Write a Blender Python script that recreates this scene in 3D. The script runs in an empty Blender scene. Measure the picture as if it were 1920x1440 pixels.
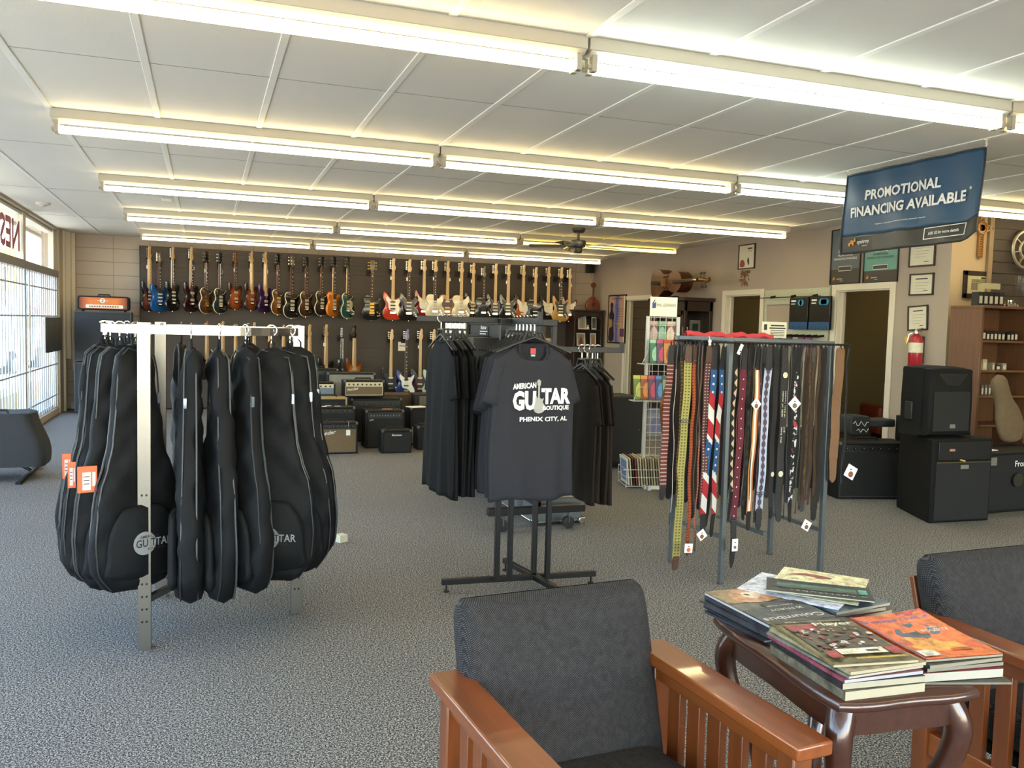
import bpy, math, random
from mathutils import Vector, Matrix
R = math.radians
PI = math.pi
sc = bpy.context.scene
C = bpy.context.collection
random.seed(7)

# ------------------------------------------------------------------ camera
CH = 1.43
F, YAW, PIT, ROLL = 1606.8, .34545, -.06642, .02584
fw = Vector((math.sin(YAW)*math.cos(PIT), math.cos(YAW)*math.cos(PIT), math.sin(PIT)))
r0 = Vector((math.cos(YAW), -math.sin(YAW), 0))
u0 = r0.cross(fw)
rt = r0*math.cos(ROLL) + u0*math.sin(ROLL)
up = -r0*math.sin(ROLL) + u0*math.cos(ROLL)
CP = Vector((0, 0, CH))
H = CH + 1.252
cd = bpy.data.cameras.new('camera')
cam = bpy.data.objects.new('camera', cd); C.objects.link(cam)
m = Matrix((rt, up, -fw)).transposed().to_4x4(); m.translation = CP
cam.matrix_world = m
cd.sensor_width = 36; cd.lens = F/1920*36; cd.clip_start = .05; cd.clip_end = 400
sc.camera = cam

def _on(x, y, ax, v):
    d = fw + rt*((x-960)/F) - up*((y-720)/F)
    return CP + d*((v-CP[ax])/d[ax])
def PX(x, y, v=6.835): return _on(x, y, 0, v)
def PY(x, y, v): return _on(x, y, 1, v)
def PZ(x, y, v=0): return _on(x, y, 2, v)

# ------------------------------------------------------------------ materials
def lin(c):
    if isinstance(c, str): c = [int(c[i:i+2], 16)/255 for i in (0, 2, 4)]
    return tuple((x/12.92 if x <= .04045 else ((x+.055)/1.055)**2.4) for x in c[:3]) + (1,)
class N:
    def __init__(s, name):
        s.m = bpy.data.materials.new(name); s.m.use_nodes = True
        s.t = s.m.node_tree; s.b = s.t.nodes['Principled BSDF']
    def n(s, ty, **k):
        q = s.t.nodes.new(ty)
        for a, v in k.items(): setattr(q, a, v)
        return q
    def lk(s, a, b): s.t.links.new(a, b)
    def put(s, sock, v):
        if isinstance(v, (int, float)): sock.default_value = v
        elif isinstance(v, (tuple, list)): sock.default_value = v
        else: s.lk(v, sock)
    def ma(s, op, a, b=0., c=0.):
        q = s.n('ShaderNodeMath', operation=op)
        s.put(q.inputs[0], a); s.put(q.inputs[1], b)
        if op in ('COMPARE', 'MULTIPLY_ADD', 'SMOOTH_MIN'): s.put(q.inputs[2], c)
        return q.outputs[0]
    def mix(s, f, a, b):
        q = s.n('ShaderNodeMix', data_type='RGBA')
        s.put(q.inputs[0], f); s.put(q.inputs[6], a); s.put(q.inputs[7], b)
        return q.outputs[2]
    def co(s, kind='Object'):
        q = s.n('ShaderNodeTexCoord'); return q.outputs[kind]
    def xyz(s, v=None):
        q = s.n('ShaderNodeSeparateXYZ'); s.lk(v or s.co(), q.inputs[0]); return q.outputs
    def noise(s, scale, detail=3, v=None, out=0, rough=.5):
        q = s.n('ShaderNodeTexNoise'); s.lk(v or s.co(), q.inputs['Vector'])
        q.inputs['Scale'].default_value = scale; q.inputs['Detail'].default_value = detail
        q.inputs['Roughness'].default_value = rough
        return q.outputs[out]
    def ramp(s, f, stops, const=False):
        q = s.n('ShaderNodeValToRGB'); s.lk(f, q.inputs[0])
        cr = q.color_ramp
        if const: cr.interpolation = 'CONSTANT'
        while len(cr.elements) < len(stops): cr.elements.new(.5)
        for e, (p, c) in zip(cr.elements, stops): e.position = p; e.color = c
        return q.outputs[0]
    def bump(s, h, st=.3, dist=.01):
        q = s.n('ShaderNodeBump'); q.inputs['Strength'].default_value = st
        q.inputs['Distance'].default_value = dist; s.lk(h, q.inputs['Height'])
        s.lk(q.outputs[0], s.b.inputs['Normal'])
_M = {}
def mat(name, col, rough=.5, metal=0, var=.12, scale=18, bump=0, bscale=120, coat=0, emit=0, alpha=1, spec=None):
    if name in _M: return _M[name]
    n = N(name); c = lin(col)
    lo = tuple(x*(1-var) for x in c[:3]) + (1,); hi = tuple(min(1, x*(1+var)) for x in c[:3]) + (1,)
    col_o = n.mix(n.noise(scale), lo, hi)
    n.lk(col_o, n.b.inputs['Base Color'])
    n.b.inputs['Roughness'].default_value = rough; n.b.inputs['Metallic'].default_value = metal
    n.b.inputs['Coat Weight'].default_value = coat
    if spec is not None: n.b.inputs['Specular IOR Level'].default_value = spec
    if alpha < 1: n.b.inputs['Alpha'].default_value = alpha
    if bump: n.bump(n.noise(bscale, 2), bump, .004)
    if emit:
        n.lk(col_o, n.b.inputs['Emission Color']); n.b.inputs['Emission Strength'].default_value = emit
    _M[name] = n.m; return n.m
def wood(name, col, rough=.35, axis=2, scale=6, var=.35, coat=.2):
    if name in _M: return _M[name]
    n = N(name); c = lin(col)
    mp = n.n('ShaderNodeMapping'); n.lk(n.co(), mp.inputs[0])
    s = [scale*7]*3; s[axis] = scale*.6; mp.inputs['Scale'].default_value = s
    f = n.noise(1.0, 6, mp.outputs[0], rough=.6)
    dk = tuple(x*(1-var) for x in c[:3]) + (1,); hi = tuple(min(1, x*(1+var*.6)) for x in c[:3]) + (1,)
    n.lk(n.ramp(f, [(.3, dk), (.7, hi)]), n.b.inputs['Base Color'])
    n.b.inputs['Roughness'].default_value = rough; n.b.inputs['Coat Weight'].default_value = coat
    n.bump(f, .08, .002)
    _M[name] = n.m; return n.m

# ------------------------------------------------------------------ mesh builder
_TXT = {}
def text_geo(s, bold=.012):
    key = (s, bold)
    if key in _TXT: return _TXT[key]
    cu = bpy.data.curves.new('t', 'FONT'); cu.body = s; cu.size = 1; cu.resolution_u = 2
    cu.offset = bold
    o = bpy.data.objects.new('t', cu); C.objects.link(o)
    dg = bpy.context.evaluated_depsgraph_get()
    me = bpy.data.meshes.new_from_object(o.evaluated_get(dg))
    vs = [tuple(v.co) for v in me.vertices]; fs = [tuple(p.vertices) for p in me.polygons]
    bpy.data.objects.remove(o); bpy.data.curves.remove(cu); bpy.data.meshes.remove(me)
    xs = [v[0] for v in vs] or [0]; ys = [v[1] for v in vs] or [0]
    x0, x1, y0, y1 = min(xs), max(xs), min(ys), max(ys)
    _TXT[key] = ([((v[0]-x0), (v[1]-y0)) for v in vs], fs, x1-x0 or 1, y1-y0 or 1)
    return _TXT[key]
def smooth_pts(p, k=4):
    out = []; n = len(p)
    for i in range(n):
        a, b, c, d = p[i-1], p[i], p[(i+1) % n], p[(i+2) % n]
        for j in range(k):
            t = j/k
            out.append(tuple(.5*((2*b[q]) + (c[q]-a[q])*t + (2*a[q]-5*b[q]+4*c[q]-d[q])*t*t + (3*b[q]-a[q]-3*c[q]+d[q])*t**3) for q in range(len(b))))
    return out
class B:
    def __init__(s): s.v = []; s.f = []; s.m = []
    def add(s, vs, fs, m=0):
        o = len(s.v); s.v += [tuple(v) for v in vs]
        s.f += [tuple(i+o for i in f) for f in fs]; s.m += [m]*len(fs); return s
    def box(s, c, d, m=0, rot=None):
        x, y, z = d[0]/2, d[1]/2, d[2]/2
        vs = [Vector((a*x, b*y, e*z)) for e in (-1, 1) for b in (-1, 1) for a in (-1, 1)]
        if rot is not None: vs = [rot @ v for v in vs]
        c = Vector(c)
        return s.add([v+c for v in vs], [(0, 2, 3, 1), (4, 5, 7, 6), (0, 1, 5, 4), (2, 6, 7, 3), (0, 4, 6, 2), (1, 3, 7, 5)], m)
    def bb(s, a, b, m=0):
        return s.box([(a[i]+b[i])/2 for i in range(3)], [abs(a[i]-b[i]) for i in range(3)], m)
    def rbox(s, c, d, r, m=0, k=3, ax=1):
        """box with rounded vertical profile corners, extruded along axis ax"""
        w, h = [d[i]/2 for i in range(3) if i != ax]
        pts = []
        for cx, cy, a0 in ((w-r, h-r, 0), (-w+r, h-r, 90), (-w+r, -h+r, 180), (w-r, -h+r, 270)):
            for j in range(k+1):
                a = R(a0+90*j/k); pts.append((cx+r*math.cos(a), cy+r*math.sin(a)))
        return s.prism(pts, -d[ax]/2, d[ax]/2, m, c, ax)
    def prism(s, pts, d0, d1, m=0, c=(0, 0, 0), ax=1, bev=0, mb=None):
        def P(a, b, d):
            q = [0, 0, 0]; i = [0, 1, 2]; i.remove(ax); q[i[0]] = a; q[i[1]] = b; q[ax] = d
            return (q[0]+c[0], q[1]+c[1], q[2]+c[2])
        n = len(pts)
        if bev:
            cx = sum(p[0] for p in pts)/n; cy = sum(p[1] for p in pts)/n
            def ins(p, k):
                L = math.hypot(p[0]-cx, p[1]-cy) or 1
                return (p[0]-(p[0]-cx)/L*k, p[1]-(p[1]-cy)/L*k)
            sg = 1 if d1 > d0 else -1
            rings = [(d0, bev), (d0+sg*bev, 0), (d1-sg*bev, 0), (d1, bev)]
        else:
            ins = lambda p, k: p
            rings = [(d0, 0), (d1, 0)]
        vs = []
        for d, k in rings: vs += [P(*ins(p, k), d) for p in pts]
        s.add(vs, [], m); o = len(s.v)-len(vs)
        for q in range(len(rings)-1):
            for i in range(n):
                j = (i+1) % n
                s.f.append((o+q*n+i, o+q*n+j, o+(q+1)*n+j, o+(q+1)*n+i)); s.m.append(m if mb is None else (mb[q] if isinstance(mb, (list, tuple)) else mb))
        s.f.append(tuple(o+i for i in range(n))); s.m.append(m)
        s.f.append(tuple(o+(len(rings)-1)*n+i for i in range(n))[::-1]); s.m.append(m)
        return s
    def tube(s, path, r, n=8, m=0, caps=True, closed=False):
        path = [Vector(p) for p in path]; L = len(path); rr = r if isinstance(r, (list, tuple)) else [r]*L
        vs = []; ref = None
        for i, p in enumerate(path):
            if closed: t = path[(i+1) % L]-path[i-1]
            else: t = path[min(i+1, L-1)]-path[max(i-1, 0)]
            t = t.normalized() if t.length > 1e-9 else Vector((0, 0, 1))
            if ref is None: ref = Vector((0, 0, 1)) if abs(t.z) < .9 else Vector((1, 0, 0))
            a = (ref - t*ref.dot(t)).normalized(); b = t.cross(a); ref = a
            for j in range(n):
                an = 2*PI*j/n; vs.append(p+a*(rr[i]*math.cos(an))+b*(rr[i]*math.sin(an)))
        fs = []
        for i in range(L if closed else L-1):
            for j in range(n):
                k = (i+1) % L
                fs.append((i*n+j, i*n+(j+1) % n, k*n+(j+1) % n, k*n+j))
        if caps and not closed: fs += [tuple(range(n))[::-1], tuple((L-1)*n+j for j in range(n))]
        return s.add(vs, fs, m)
    def sq(s, path, w, h=None, m=0):
        """square bar along a straight segment"""
        a, b = Vector(path[0]), Vector(path[1]); d = b-a; L = d.length; h = h or w
        q = d.to_track_quat('Z', 'Y').to_matrix() if abs(d.normalized().z) < .999 else Matrix.Identity(3)
        return s.box((a+b)/2, (w, h, L), m, q)
    def lathe(s, prof, c=(0, 0, 0), n=16, m=0, ax=2):
        vs = []
        for r, h in prof:
            for j in range(n):
                a = 2*PI*j/n; p = [r*math.cos(a), r*math.sin(a)]
                q = [0, 0, 0]; i = [0, 1, 2]; i.remove(ax); q[i[0]] = p[0]; q[i[1]] = p[1]; q[ax] = h
                vs.append((q[0]+c[0], q[1]+c[1], q[2]+c[2]))
        fs = [(i*n+j, i*n+(j+1) % n, (i+1)*n+(j+1) % n, (i+1)*n+j) for i in range(len(prof)-1) for j in range(n)]
        fs += [tuple(range(n))[::-1], tuple((len(prof)-1)*n+j for j in range(n))]
        return s.add(vs, fs, m)
    def cyl(s, a, b, r, n=12, m=0): return s.tube([a, b], r, n, m)
    def grid(s, fn, nu, nv, m=0, cu=False):
        vs = [fn(i/nu, j/nv) for j in range(nv+1) for i in range(nu if cu else nu+1)]
        w = nu if cu else nu+1
        fs = [(j*w+i, j*w+(i+1) % w, (j+1)*w+(i+1) % w, (j+1)*w+i) for j in range(nv) for i in range(nu)]
        return s.add(vs, fs, m)
    def quad(s, a, b, c, d, m=0): return s.add([a, b, c, d], [(0, 1, 2, 3)], m)
    def text(s, t, o, dx, dz, h=None, w=None, m=0, al='c', bold=.012):
        """text with lower edge at o, along unit dx, up dz; h cap height, w total width (fits if both)"""
        vs, fs, W, HH = text_geo(t, bold)
        dx = Vector(dx); dz = Vector(dz); o = Vector(o)
        if h is None: h = w/W*HH
        if w is None: w = h/HH*W
        off = {'c': -w/2, 'l': 0, 'r': -w}[al]
        return s.add([o+dx*(v[0]/W*w+off)+dz*(v[1]/HH*h) for v in vs], fs, m)
    def build(s, name, mats, parent=None, loc=None, rz=0, bevel=0, sm=35, seg=2):
        me = bpy.data.meshes.new(name); me.from_pydata([tuple(v) for v in s.v], [], s.f)
        if not isinstance(mats, (list, tuple)): mats = [mats]
        for q in mats: me.materials.append(q)
        me.polygons.foreach_set('material_index', [min(i, len(mats)-1) for i in s.m])
        import bmesh
        bm = bmesh.new(); bm.from_mesh(me); bmesh.ops.recalc_face_normals(bm, faces=bm.faces); bm.to_mesh(me); bm.free()
        if sm:
            me.polygons.foreach_set('use_smooth', [True]*len(me.polygons)); me.set_sharp_from_angle(angle=R(sm))
        me.update()
        o = bpy.data.objects.new(name, me); C.objects.link(o)
        if parent: o.parent = parent
        if loc is not None: o.location = loc
        o.rotation_euler.z = rz
        if bevel:
            b = o.modifiers.new('bevel', 'BEVEL'); b.width = bevel; b.segments = seg; b.limit_method = 'ANGLE'; b.angle_limit = R(40)
        return o
def thing(name, label, cat, loc=(0, 0, 0), rz=0, group=None):
    o = bpy.data.objects.new(name, None); C.objects.link(o); o.empty_display_size = .1
    o.location = loc; o.rotation_euler.z = rz
    return tag(o, label, cat, group)
def tag(o, label, cat, group=None):
    o['label'] = label; o['category'] = cat
    if group: o['group'] = group
    return o
def struct(o): o['kind'] = 'structure'; return o
def lab(o, l): o['label'] = l; return o
def dup(root, loc, rz=None, label=None, group=None):
    r = root.copy(); C.objects.link(r); r.location = loc
    if rz is not None: r.rotation_euler.z = rz
    if label: r['label'] = label
    if group: r['group'] = group
    for ch in list(root.children):
        c = ch.copy(); C.objects.link(c); c.parent = r
        for g in ch.children:
            d = g.copy(); C.objects.link(d); d.parent = c
    return r

# ------------------------------------------------------------------ common materials
BLK = mat('black_metal', '0f0f11', .45, .3)
BLKP = mat('black_plastic', '111112', .5)
VINYL = mat('black_vinyl', '121213', .6, bump=.3, bscale=300, spec=.3)
CHROME = mat('chrome', 'd8d8d6', .14, 1, var=.05)
STEEL = mat('grey_steel', '5c6066', .38, .7)
WHITE = mat('white_paint', 'e4e0d4', .5)
PAPER = mat('white_paper', 'efece0', .7, var=.04)
INK = mat('black_ink', '1b1b1d', .6)
WINK = mat('white_ink', 'e8e8e4', .6, var=.04)
GOLD = mat('gold_metal', 'c8a24a', .3, .9)
GLASSY = N('clear_glass'); GLASSY.b.inputs['Roughness'].default_value = .02
GLASSY.b.inputs['Base Color'].default_value = (1, 1, 1, 1)
_t = GLASSY
_tr = _t.n('ShaderNodeBsdfTransparent'); _gl = _t.n('ShaderNodeBsdfGlossy'); _gl.inputs['Roughness'].default_value = .03
_fr = _t.n('ShaderNodeFresnel'); _fr.inputs[0].default_value = 1.35
_mx = _t.n('ShaderNodeMixShader'); _ge = _t.n('ShaderNodeNewGeometry'); _t.lk(_t.ma('MULTIPLY', _fr.outputs[0], _t.ma('SUBTRACT', 1, _ge.outputs['Backfacing'])), _mx.inputs[0]); _t.lk(_tr.outputs[0], _mx.inputs[1]); _t.lk(_gl.outputs[0], _mx.inputs[2])
_t.lk(_mx.outputs[0], _t.t.nodes['Material Output'].inputs['Surface'])
_nz = _t.noise(3.); _cr = _t.ramp(_nz, [(0, (.93, .96, .95, 1)), (1, (.97, .98, .98, 1))]); _t.lk(_cr, _tr.inputs[0])
GLASS = GLASSY.m
# ================================================================== room shell
XL, XR, YB, YR, XE, YF = -2.0, 6.835, 14.65, 6.475, 11.0, -3.2
def carpet():
    n = N('carpet'); c = n.co()
    a = n.noise(210, 2, c, rough=.7); b = n.noise(120, 2, c); d = n.noise(1.3, 2, c)
    s = n.ma('ADD', n.ma('MULTIPLY', a, .65), n.ma('MULTIPLY', b, .35))
    col = n.ramp(s, [(.42, lin('1f2024')), (.475, lin('4a4a4c')), (.53, lin('8a8885')), (.58, lin('cac5ba'))])
    col2 = n.mix(n.ma('MULTIPLY', d, .25), col, lin('4e4d4b'))
    n.lk(col2, n.b.inputs['Base Color']); n.b.inputs['Roughness'].default_value = .95
    n.b.inputs['Specular IOR Level'].default_value = .15
    n.bump(s, .25, .004); return n.m
CARPET = carpet()
CEILM = mat('ceiling_board', 'e6e2d8', .85, var=.03, scale=2.5, bump=.25, bscale=260)
BATT = mat('ceiling_batten', 'eeebe2', .6, var=.03)
WALLT = mat('taupe_wall_paint', 'aa9b8c', .75, var=.03, scale=1.5, bump=.15, bscale=150)
WALLG = mat('warm_wall_paint', 'b39f80', .75, var=.03, scale=1.5, bump=.15, bscale=150)
OLIVE = mat('olive_wall_paint', '857752', .8, var=.04, scale=2)
TRIMW = mat('cream_trim_paint', 'dcd3c0', .45, var=.04)
def block_wall():
    n = N('painted_block'); o = n.xyz()
    fx = n.ma('FRACT', n.ma('ADD', n.ma('DIVIDE', o[0], .52), .56)); fz = n.ma('FRACT', n.ma('DIVIDE', o[2], .206))
    jx = n.ma('LESS_THAN', fx, .014); jz = n.ma('LESS_THAN', fz, .05); j = n.ma('MAXIMUM', jx, jz)
    base = n.mix(n.noise(2.2), lin('b0a294'), lin('baae9f'))
    n.lk(n.mix(j, base, lin('8e8378')), n.b.inputs['Base Color']); n.b.inputs['Roughness'].default_value = .7
    n.bump(n.ma('SUBTRACT', n.ma('MULTIPLY', n.noise(90), .15), j), .5, .01); return n.m
BLOCK = block_wall()

b = B(); b.bb((XL-.1, YF-.1, -.1), (XE+.1, YB+.1, 0)); struct(b.build('floor', CARPET, sm=0))
b = B(); b.bb((XL-.3, YF-.1, H), (XE+.2, YB+.3, H+.15)); struct(b.build('ceiling', CEILM, sm=0))
X0, DX = -.887, .6096
b = B()
for k in range(-1, 20):
    x = X0+DX*k; y1 = YB if x < XR else YR
    b.bb((x-.018, YF, H-.006), (x+.018, y1, H+.002))
struct(b.build('trim_1', BATT, bevel=.002))
SEAM = mat('ceiling_seam', '8b867a', .8)
b = B()
for y in (-1.4, -.2, 1.0, 2.22, 4.68, 7.16, 9.65, 12.15):
    x1 = XR if y > YR else XE
    b.bb((XL, y-.0015, H-.0015), (x1, y+.0015, H+.001))
struct(b.build('trim_2', SEAM))
b = B(); b.bb((XL-.15, YB, 0), (XE, YB+.15, H)); struct(b.build('wall_back', BLOCK, sm=0))
# right wall with three door openings
doors = [(12.36, 13.27), (9.48, 10.28), (7.23, 8.05)]
DT = 1.94
b = B(); edges = [YR] + [v for d in reversed(doors) for v in d] + [YB]
for i in range(0, len(edges), 2): b.bb((XR, edges[i], 0), (XR+.12, edges[i+1], H))
for a, c in doors: b.bb((XR, a, DT), (XR+.12, c, H))
struct(b.build('wall_right', WALLT, sm=0))
b = B(); b.bb((XR+.12, YR, 0), (XE, YR+.12, H)); b.bb((XR, YR-.004, 0), (XR+.125, YR, H)); struct(b.build('wall_return', WALLG, sm=0))
b = B(); b.bb((XE, YF, 0), (XE+.12, YR+.1, H)); struct(b.build('wall_east', WALLT, sm=0))
b = B(); b.bb((XL, YF-.12, 2.45), (XE, YF, H)); b.bb((XL, YF-.12, 0), (XE, YF, .3)); b.bb((7.2, YF-.12, .3), (XE, YF, 2.45))
for x in (-2, .3, 2.6, 4.9): b.bb((x, YF-.12, .3), (x+.09, YF, 2.45)); struct(b.build('wall_front', WALLT, sm=0))
for i, (a, c) in enumerate(doors):
    b = B(); w = .07
    for y in (a-w, c): b.bb((XR-.02, y, 0), (XR, y+w, DT+w))
    b.bb((XR-.02, a, DT), (XR, c, DT+w))
    for y in (a, c-.015): b.bb((XR, y, 0), (XR+.12, y+.015, DT))
    b.bb((XR, a, DT-.015), (XR+.12, c, DT)); b.bb((XR+.05, c-.04, 0), (XR+.07, c-.015, DT-.015)); b.bb((XR+.05, a+.015, 0), (XR+.07, a+.04, DT-.015))
    o = struct(b.build('door_%d' % (i+1), TRIMW, bevel=.004))
# rooms behind the doors
b = B(); X2 = 9.7
b.bb((X2, YR+.12, 0), (X2+.1, YB, H)); b.bb((XR+.12, 8.9, 0), (X2, 9.0, H)); b.bb((XR+.12, 11.3, 0), (X2, 11.4, H))
struct(b.build('wall_office', OLIVE, sm=0))
b = B()
for a, c in ((YR, edges[1]), (edges[2], edges[3]), (edges[4], edges[5])): b.bb((XR-.012, a, 0), (XR, c-.07, .09))
struct(b.build('baseboard_right', TRIMW, bevel=.003))
b = B(); b.bb((XL+.07, YB-.012, 0), (-1.0, YB, .1)); struct(b.build('baseboard_back', mat('bluish_baseboard', 'c9ccd0', .5), bevel=.003))

# ------------------------------------------------------------------ shop window wall
ALU = mat('cream_window_frame', 'cfc9b8', .4, .1, var=.05)
HDR = mat('grey_header', '8e8884', .5, .1)
Z1, Z2 = 1.97, 2.07
ym = [-3.2, -.9, 1.2, 3.3, 5.4, 7.5, 9.6, 11.75, 13.92]
b = B(); b.bb((XL-.12, 13.98, 0), (XL+.02, YB, H)); b.bb((XL-.12, YF, 0), (XL, 13.98, .09)); b.bb((XL-.12, YF, H-.03), (XL, 13.98, H+.1))
struct(b.build('wall_left', mat('beige_pier', 'bcae98', .7, var=.05), bevel=.004))
b = B(); b.bb((XL+.02, 14.3, 0), (XL+.05, 14.36, H)); struct(b.build('trim_3', TRIMW))
b = B(); b.bb((XL-.14, 14.45, .78), (XL+.1, 14.65, H)); b.bb((XL+.1, YB-.04, .6), (XL+.145, YB, H)); struct(b.build('trim_4', TRIMW))
b = B(); b.bb((XL-.09, YF, Z1), (XL+.01, 13.98, Z2)); struct(b.build('trim_5', HDR, bevel=.006))
for i in range(len(ym)-1):
    fr = B()
    for y in (ym[i+1],):
        fr.bb((XL-.1, y-.085, .09), (XL-.03, y-.02, H-.03)); fr.bb((XL-.08, y-.02, .09), (XL-.05, y+.02, H-.03)); fr.bb((XL-.1, y+.02, .09), (XL-.03, y+.065, H-.03))
    fr.bb((XL-.09, ym[i]+.065, .09), (XL-.05, ym[i+1]-.085, .14)); fr.bb((XL-.09, ym[i]+.065, H-.07), (XL-.05, ym[i+1]-.085, H-.03))
    o = struct(fr.build('window_%d' % (i+1), ALU, bevel=.004))
    g = B(); g.bb((XL-.074, ym[i]+.05, .13), (XL-.068, ym[i+1]-.05, H-.05)); g.build('window_pane', GLASS, o, sm=0)
# white security grille behind the panes
BARW = mat('white_bar_paint', 'b4bbc8', .4)
for i in (4, 5, 6, 7):
    a, c = ym[i]+.07, ym[i+1]-.09
    g = B(); nb = int((c-a)/.15)
    for j in range(nb+1):
        y = a+(c-a)*j/nb; g.cyl((XL+.001, y, .12), (XL+.001, y, Z1), .0075, 6)
    for z in (.3, .74, 1.415, 1.78): g.bb((XL+.008, a-.02, z-.009), (XL+.016, c+.02, z+.009))
    tag(g.build('security_grille', BARW, sm=60), ['white barred security grille in the window, partly out of frame', 'white security bars in the window pane left of the folding stand', 'white security bars between the two visible window posts, behind the slumped black bag', 'white security bars in the last window before the block wall corner'][i-4], 'security grille', 'white window bars')
# corrugated dark panel on the last window
b = B(); pts = []
for j in range(49):
    pts.append((12.72+.0245*j, .014*(1 if (j//2) % 2 else -1)))
vs = [(XL+.045+q, y, .93) for y, q in pts]+[(XL+.045+q, y, 1.40) for y, q in pts]; L = len(pts)
b.add(vs, [(i, i+1, L+i+1, L+i) for i in range(L-1)])
o = b.build('corrugated_panel', mat('dark_ribbed_panel', '4a4a48', .6)); q = o.modifiers.new('s', 'SOLIDIFY'); q.thickness = .006
tag(o, 'dark grey corrugated panel hung on the white bars of the last window', 'panel')
# mirrored red transom letters
b = B(); RED = mat('red_vinyl', 'b0505a', .5)
b.text('NESS', (XL-.066, 11.64, 2.17), (0, -1, 0), (0, 0, 1), h=.36, w=1.34, al='l', bold=.03)
tag(b.build('window_lettering', RED, sm=0), 'large red vinyl letters seen mirrored on the glass above the window header', 'window lettering')

# ------------------------------------------------------------------ outside
ASPH = mat('asphalt', '8f8c88', .9, var=.1, scale=4); CONC = mat('pale_concrete', 'c9c0ae', .9, var=.08, scale=2)
b = B(); b.bb((-90, -40, -.3), (XL-3.2, 90, -.14)); struct(b.build('road', ASPH, sm=0))
b = B(); b.bb((XL-3.2, -40, -.3), (XL-.12, 60, -.03)); struct(b.build('sidewalk', CONC, sm=0))
b = B(); b.bb((XL-.12, -40, -.3), (30, YF-.12, -.05)); struct(b.build('ground_front', CONC, sm=0))
b = B(); b.bb((XL-.85, -6, 2.9), (XL-.13, 22, 3.0)); b.bb((XL-.9, -6, 2.85), (XL-.85, 22, 3.1)); b.bb((XL-.16, -6, H+.14), (XL-.13, 22, 3.0)); struct(b.build('canopy_roof', mat('canopy_paint', 'd8cdbb', .8), sm=0))
b = B(); b.bb((XL-.42, 15.3, -.03), (XL-.12, 15.5, 2.85)); struct(b.build('wall_outside', mat('outside_wall', 'b9a48e', .8)))
b = B(); b.bb((-3.05, 11.5, -.03), (-2.75, 17.5, .22)); tag(b.build('kerb_wall', mat('tan_stone', 'd8bb84', .9, var=.2, scale=6)), 'low tan stone kerb wall just outside the shop window', 'wall')
def car(label, col, loc, rz, hgt=1.5, L=4.6):
    t = thing('parked_car', label, 'car', loc, rz, 'cars parked outside')
    w = .88; s = hgt/1.5
    side = smooth_pts([(-L/2, .35), (-L/2, .75*s), (-L/2+.35, .95*s), (-L*.22, 1.0*s), (-L*.12, 1.4*s), (0, 1.5*s), (L*.22, 1.48*s), (L*.38, 1.05*s), (L*.49, .95*s), (L/2, .6), (L/2, .35), (0, .28)], 3)
    b = B(); b.prism(side, -w, w, 0, bev=.08); b.build('body', mat('car_'+col, col, .25, .3, coat=.6), t)
    b = B(); b.prism([(-L*.14, 1.02*s), (-L*.09, 1.36*s), (L*.18, 1.4*s), (L*.3, 1.05*s)], -w-.01, w+.01); b.build('side_window', mat('dark_glass', '20262c', .1), t)
    for x in (-L*.32, L*.31):
        for y in (-w+.02, w-.02):
            b = B(); b.lathe([(.2, -.11), (.33, -.1), (.33, .1), (.2, .11)], (x, y, .33), 20, 0, 1); b.lathe([(.19, -.115), (.19, .115)], (x, y, .33), 12, 1, 1); b.build('wheel', [BLKP, CHROME], t)
    return t
car('white sport utility vehicle parked outside the left window', 'e9ebee', (-5.3, 25.5, -.14), R(88), 1.75, 4.9)
car('pale blue car parked outside behind the window bars', '7f9db8', (-5.45, 32.5, -.14), R(92))
b = B(); b.bb((-6.9, 42, -.14), (-6.8, 42.2, 1.2), 1); b.bb((-7.4, 42, 1.05), (-6.2, 42.2, 1.75)); tag(b.build('street_sign', [mat('red_sign', 'd8505a', .5), STEEL]), 'red roadside sign seen through the last window', 'sign')
b = B(); b.bb((-7.9, 41, -.14), (-7.8, 41.3, 3.4), 1); b.bb((-8.4, 41, 2.4), (-7.3, 41.3, 4.2)); tag(b.build('street_sign', [mat('yellow_sign', 'e9c15a', .5), STEEL]), 'yellow roadside sign seen through the leftmost window', 'sign')
def bldg(label, col, a, c, h):
    t = thing('far_building', label, 'building', ((a[0]+c[0])/2, (a[1]+c[1])/2, -.14))
    w, d = abs(c[0]-a[0]), abs(c[1]-a[1])
    b = B(); b.bb((-w/2, -d/2, 0), (w/2, d/2, h)); b.build('wall', mat('far_'+col, col, .8), t)
    b = B(); b.bb((-w/2-.3, -d/2-.3, h), (w/2+.3, d/2+.3, h+.3)); b.build('roof', mat('far_roof', '8e7f72', .8), t)
    b = B()
    for j in range(4): b.bb((w/2, -d/2+d*(j+.2)/4, 1), (w/2+.05, -d/2+d*(j+.8)/4, 2.6))
    b.build('window_band', mat('dark_glass', '20262c', .1), t)
bldg('pale beige building across the road outside', 'd9cbb8', (-19, 64), (-9, 76), 4.5)
bldg('white low building across the road outside, nearer than the beige one', 'e2ddd6', (-30, 22), (-24, 46), 4.0)

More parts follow.
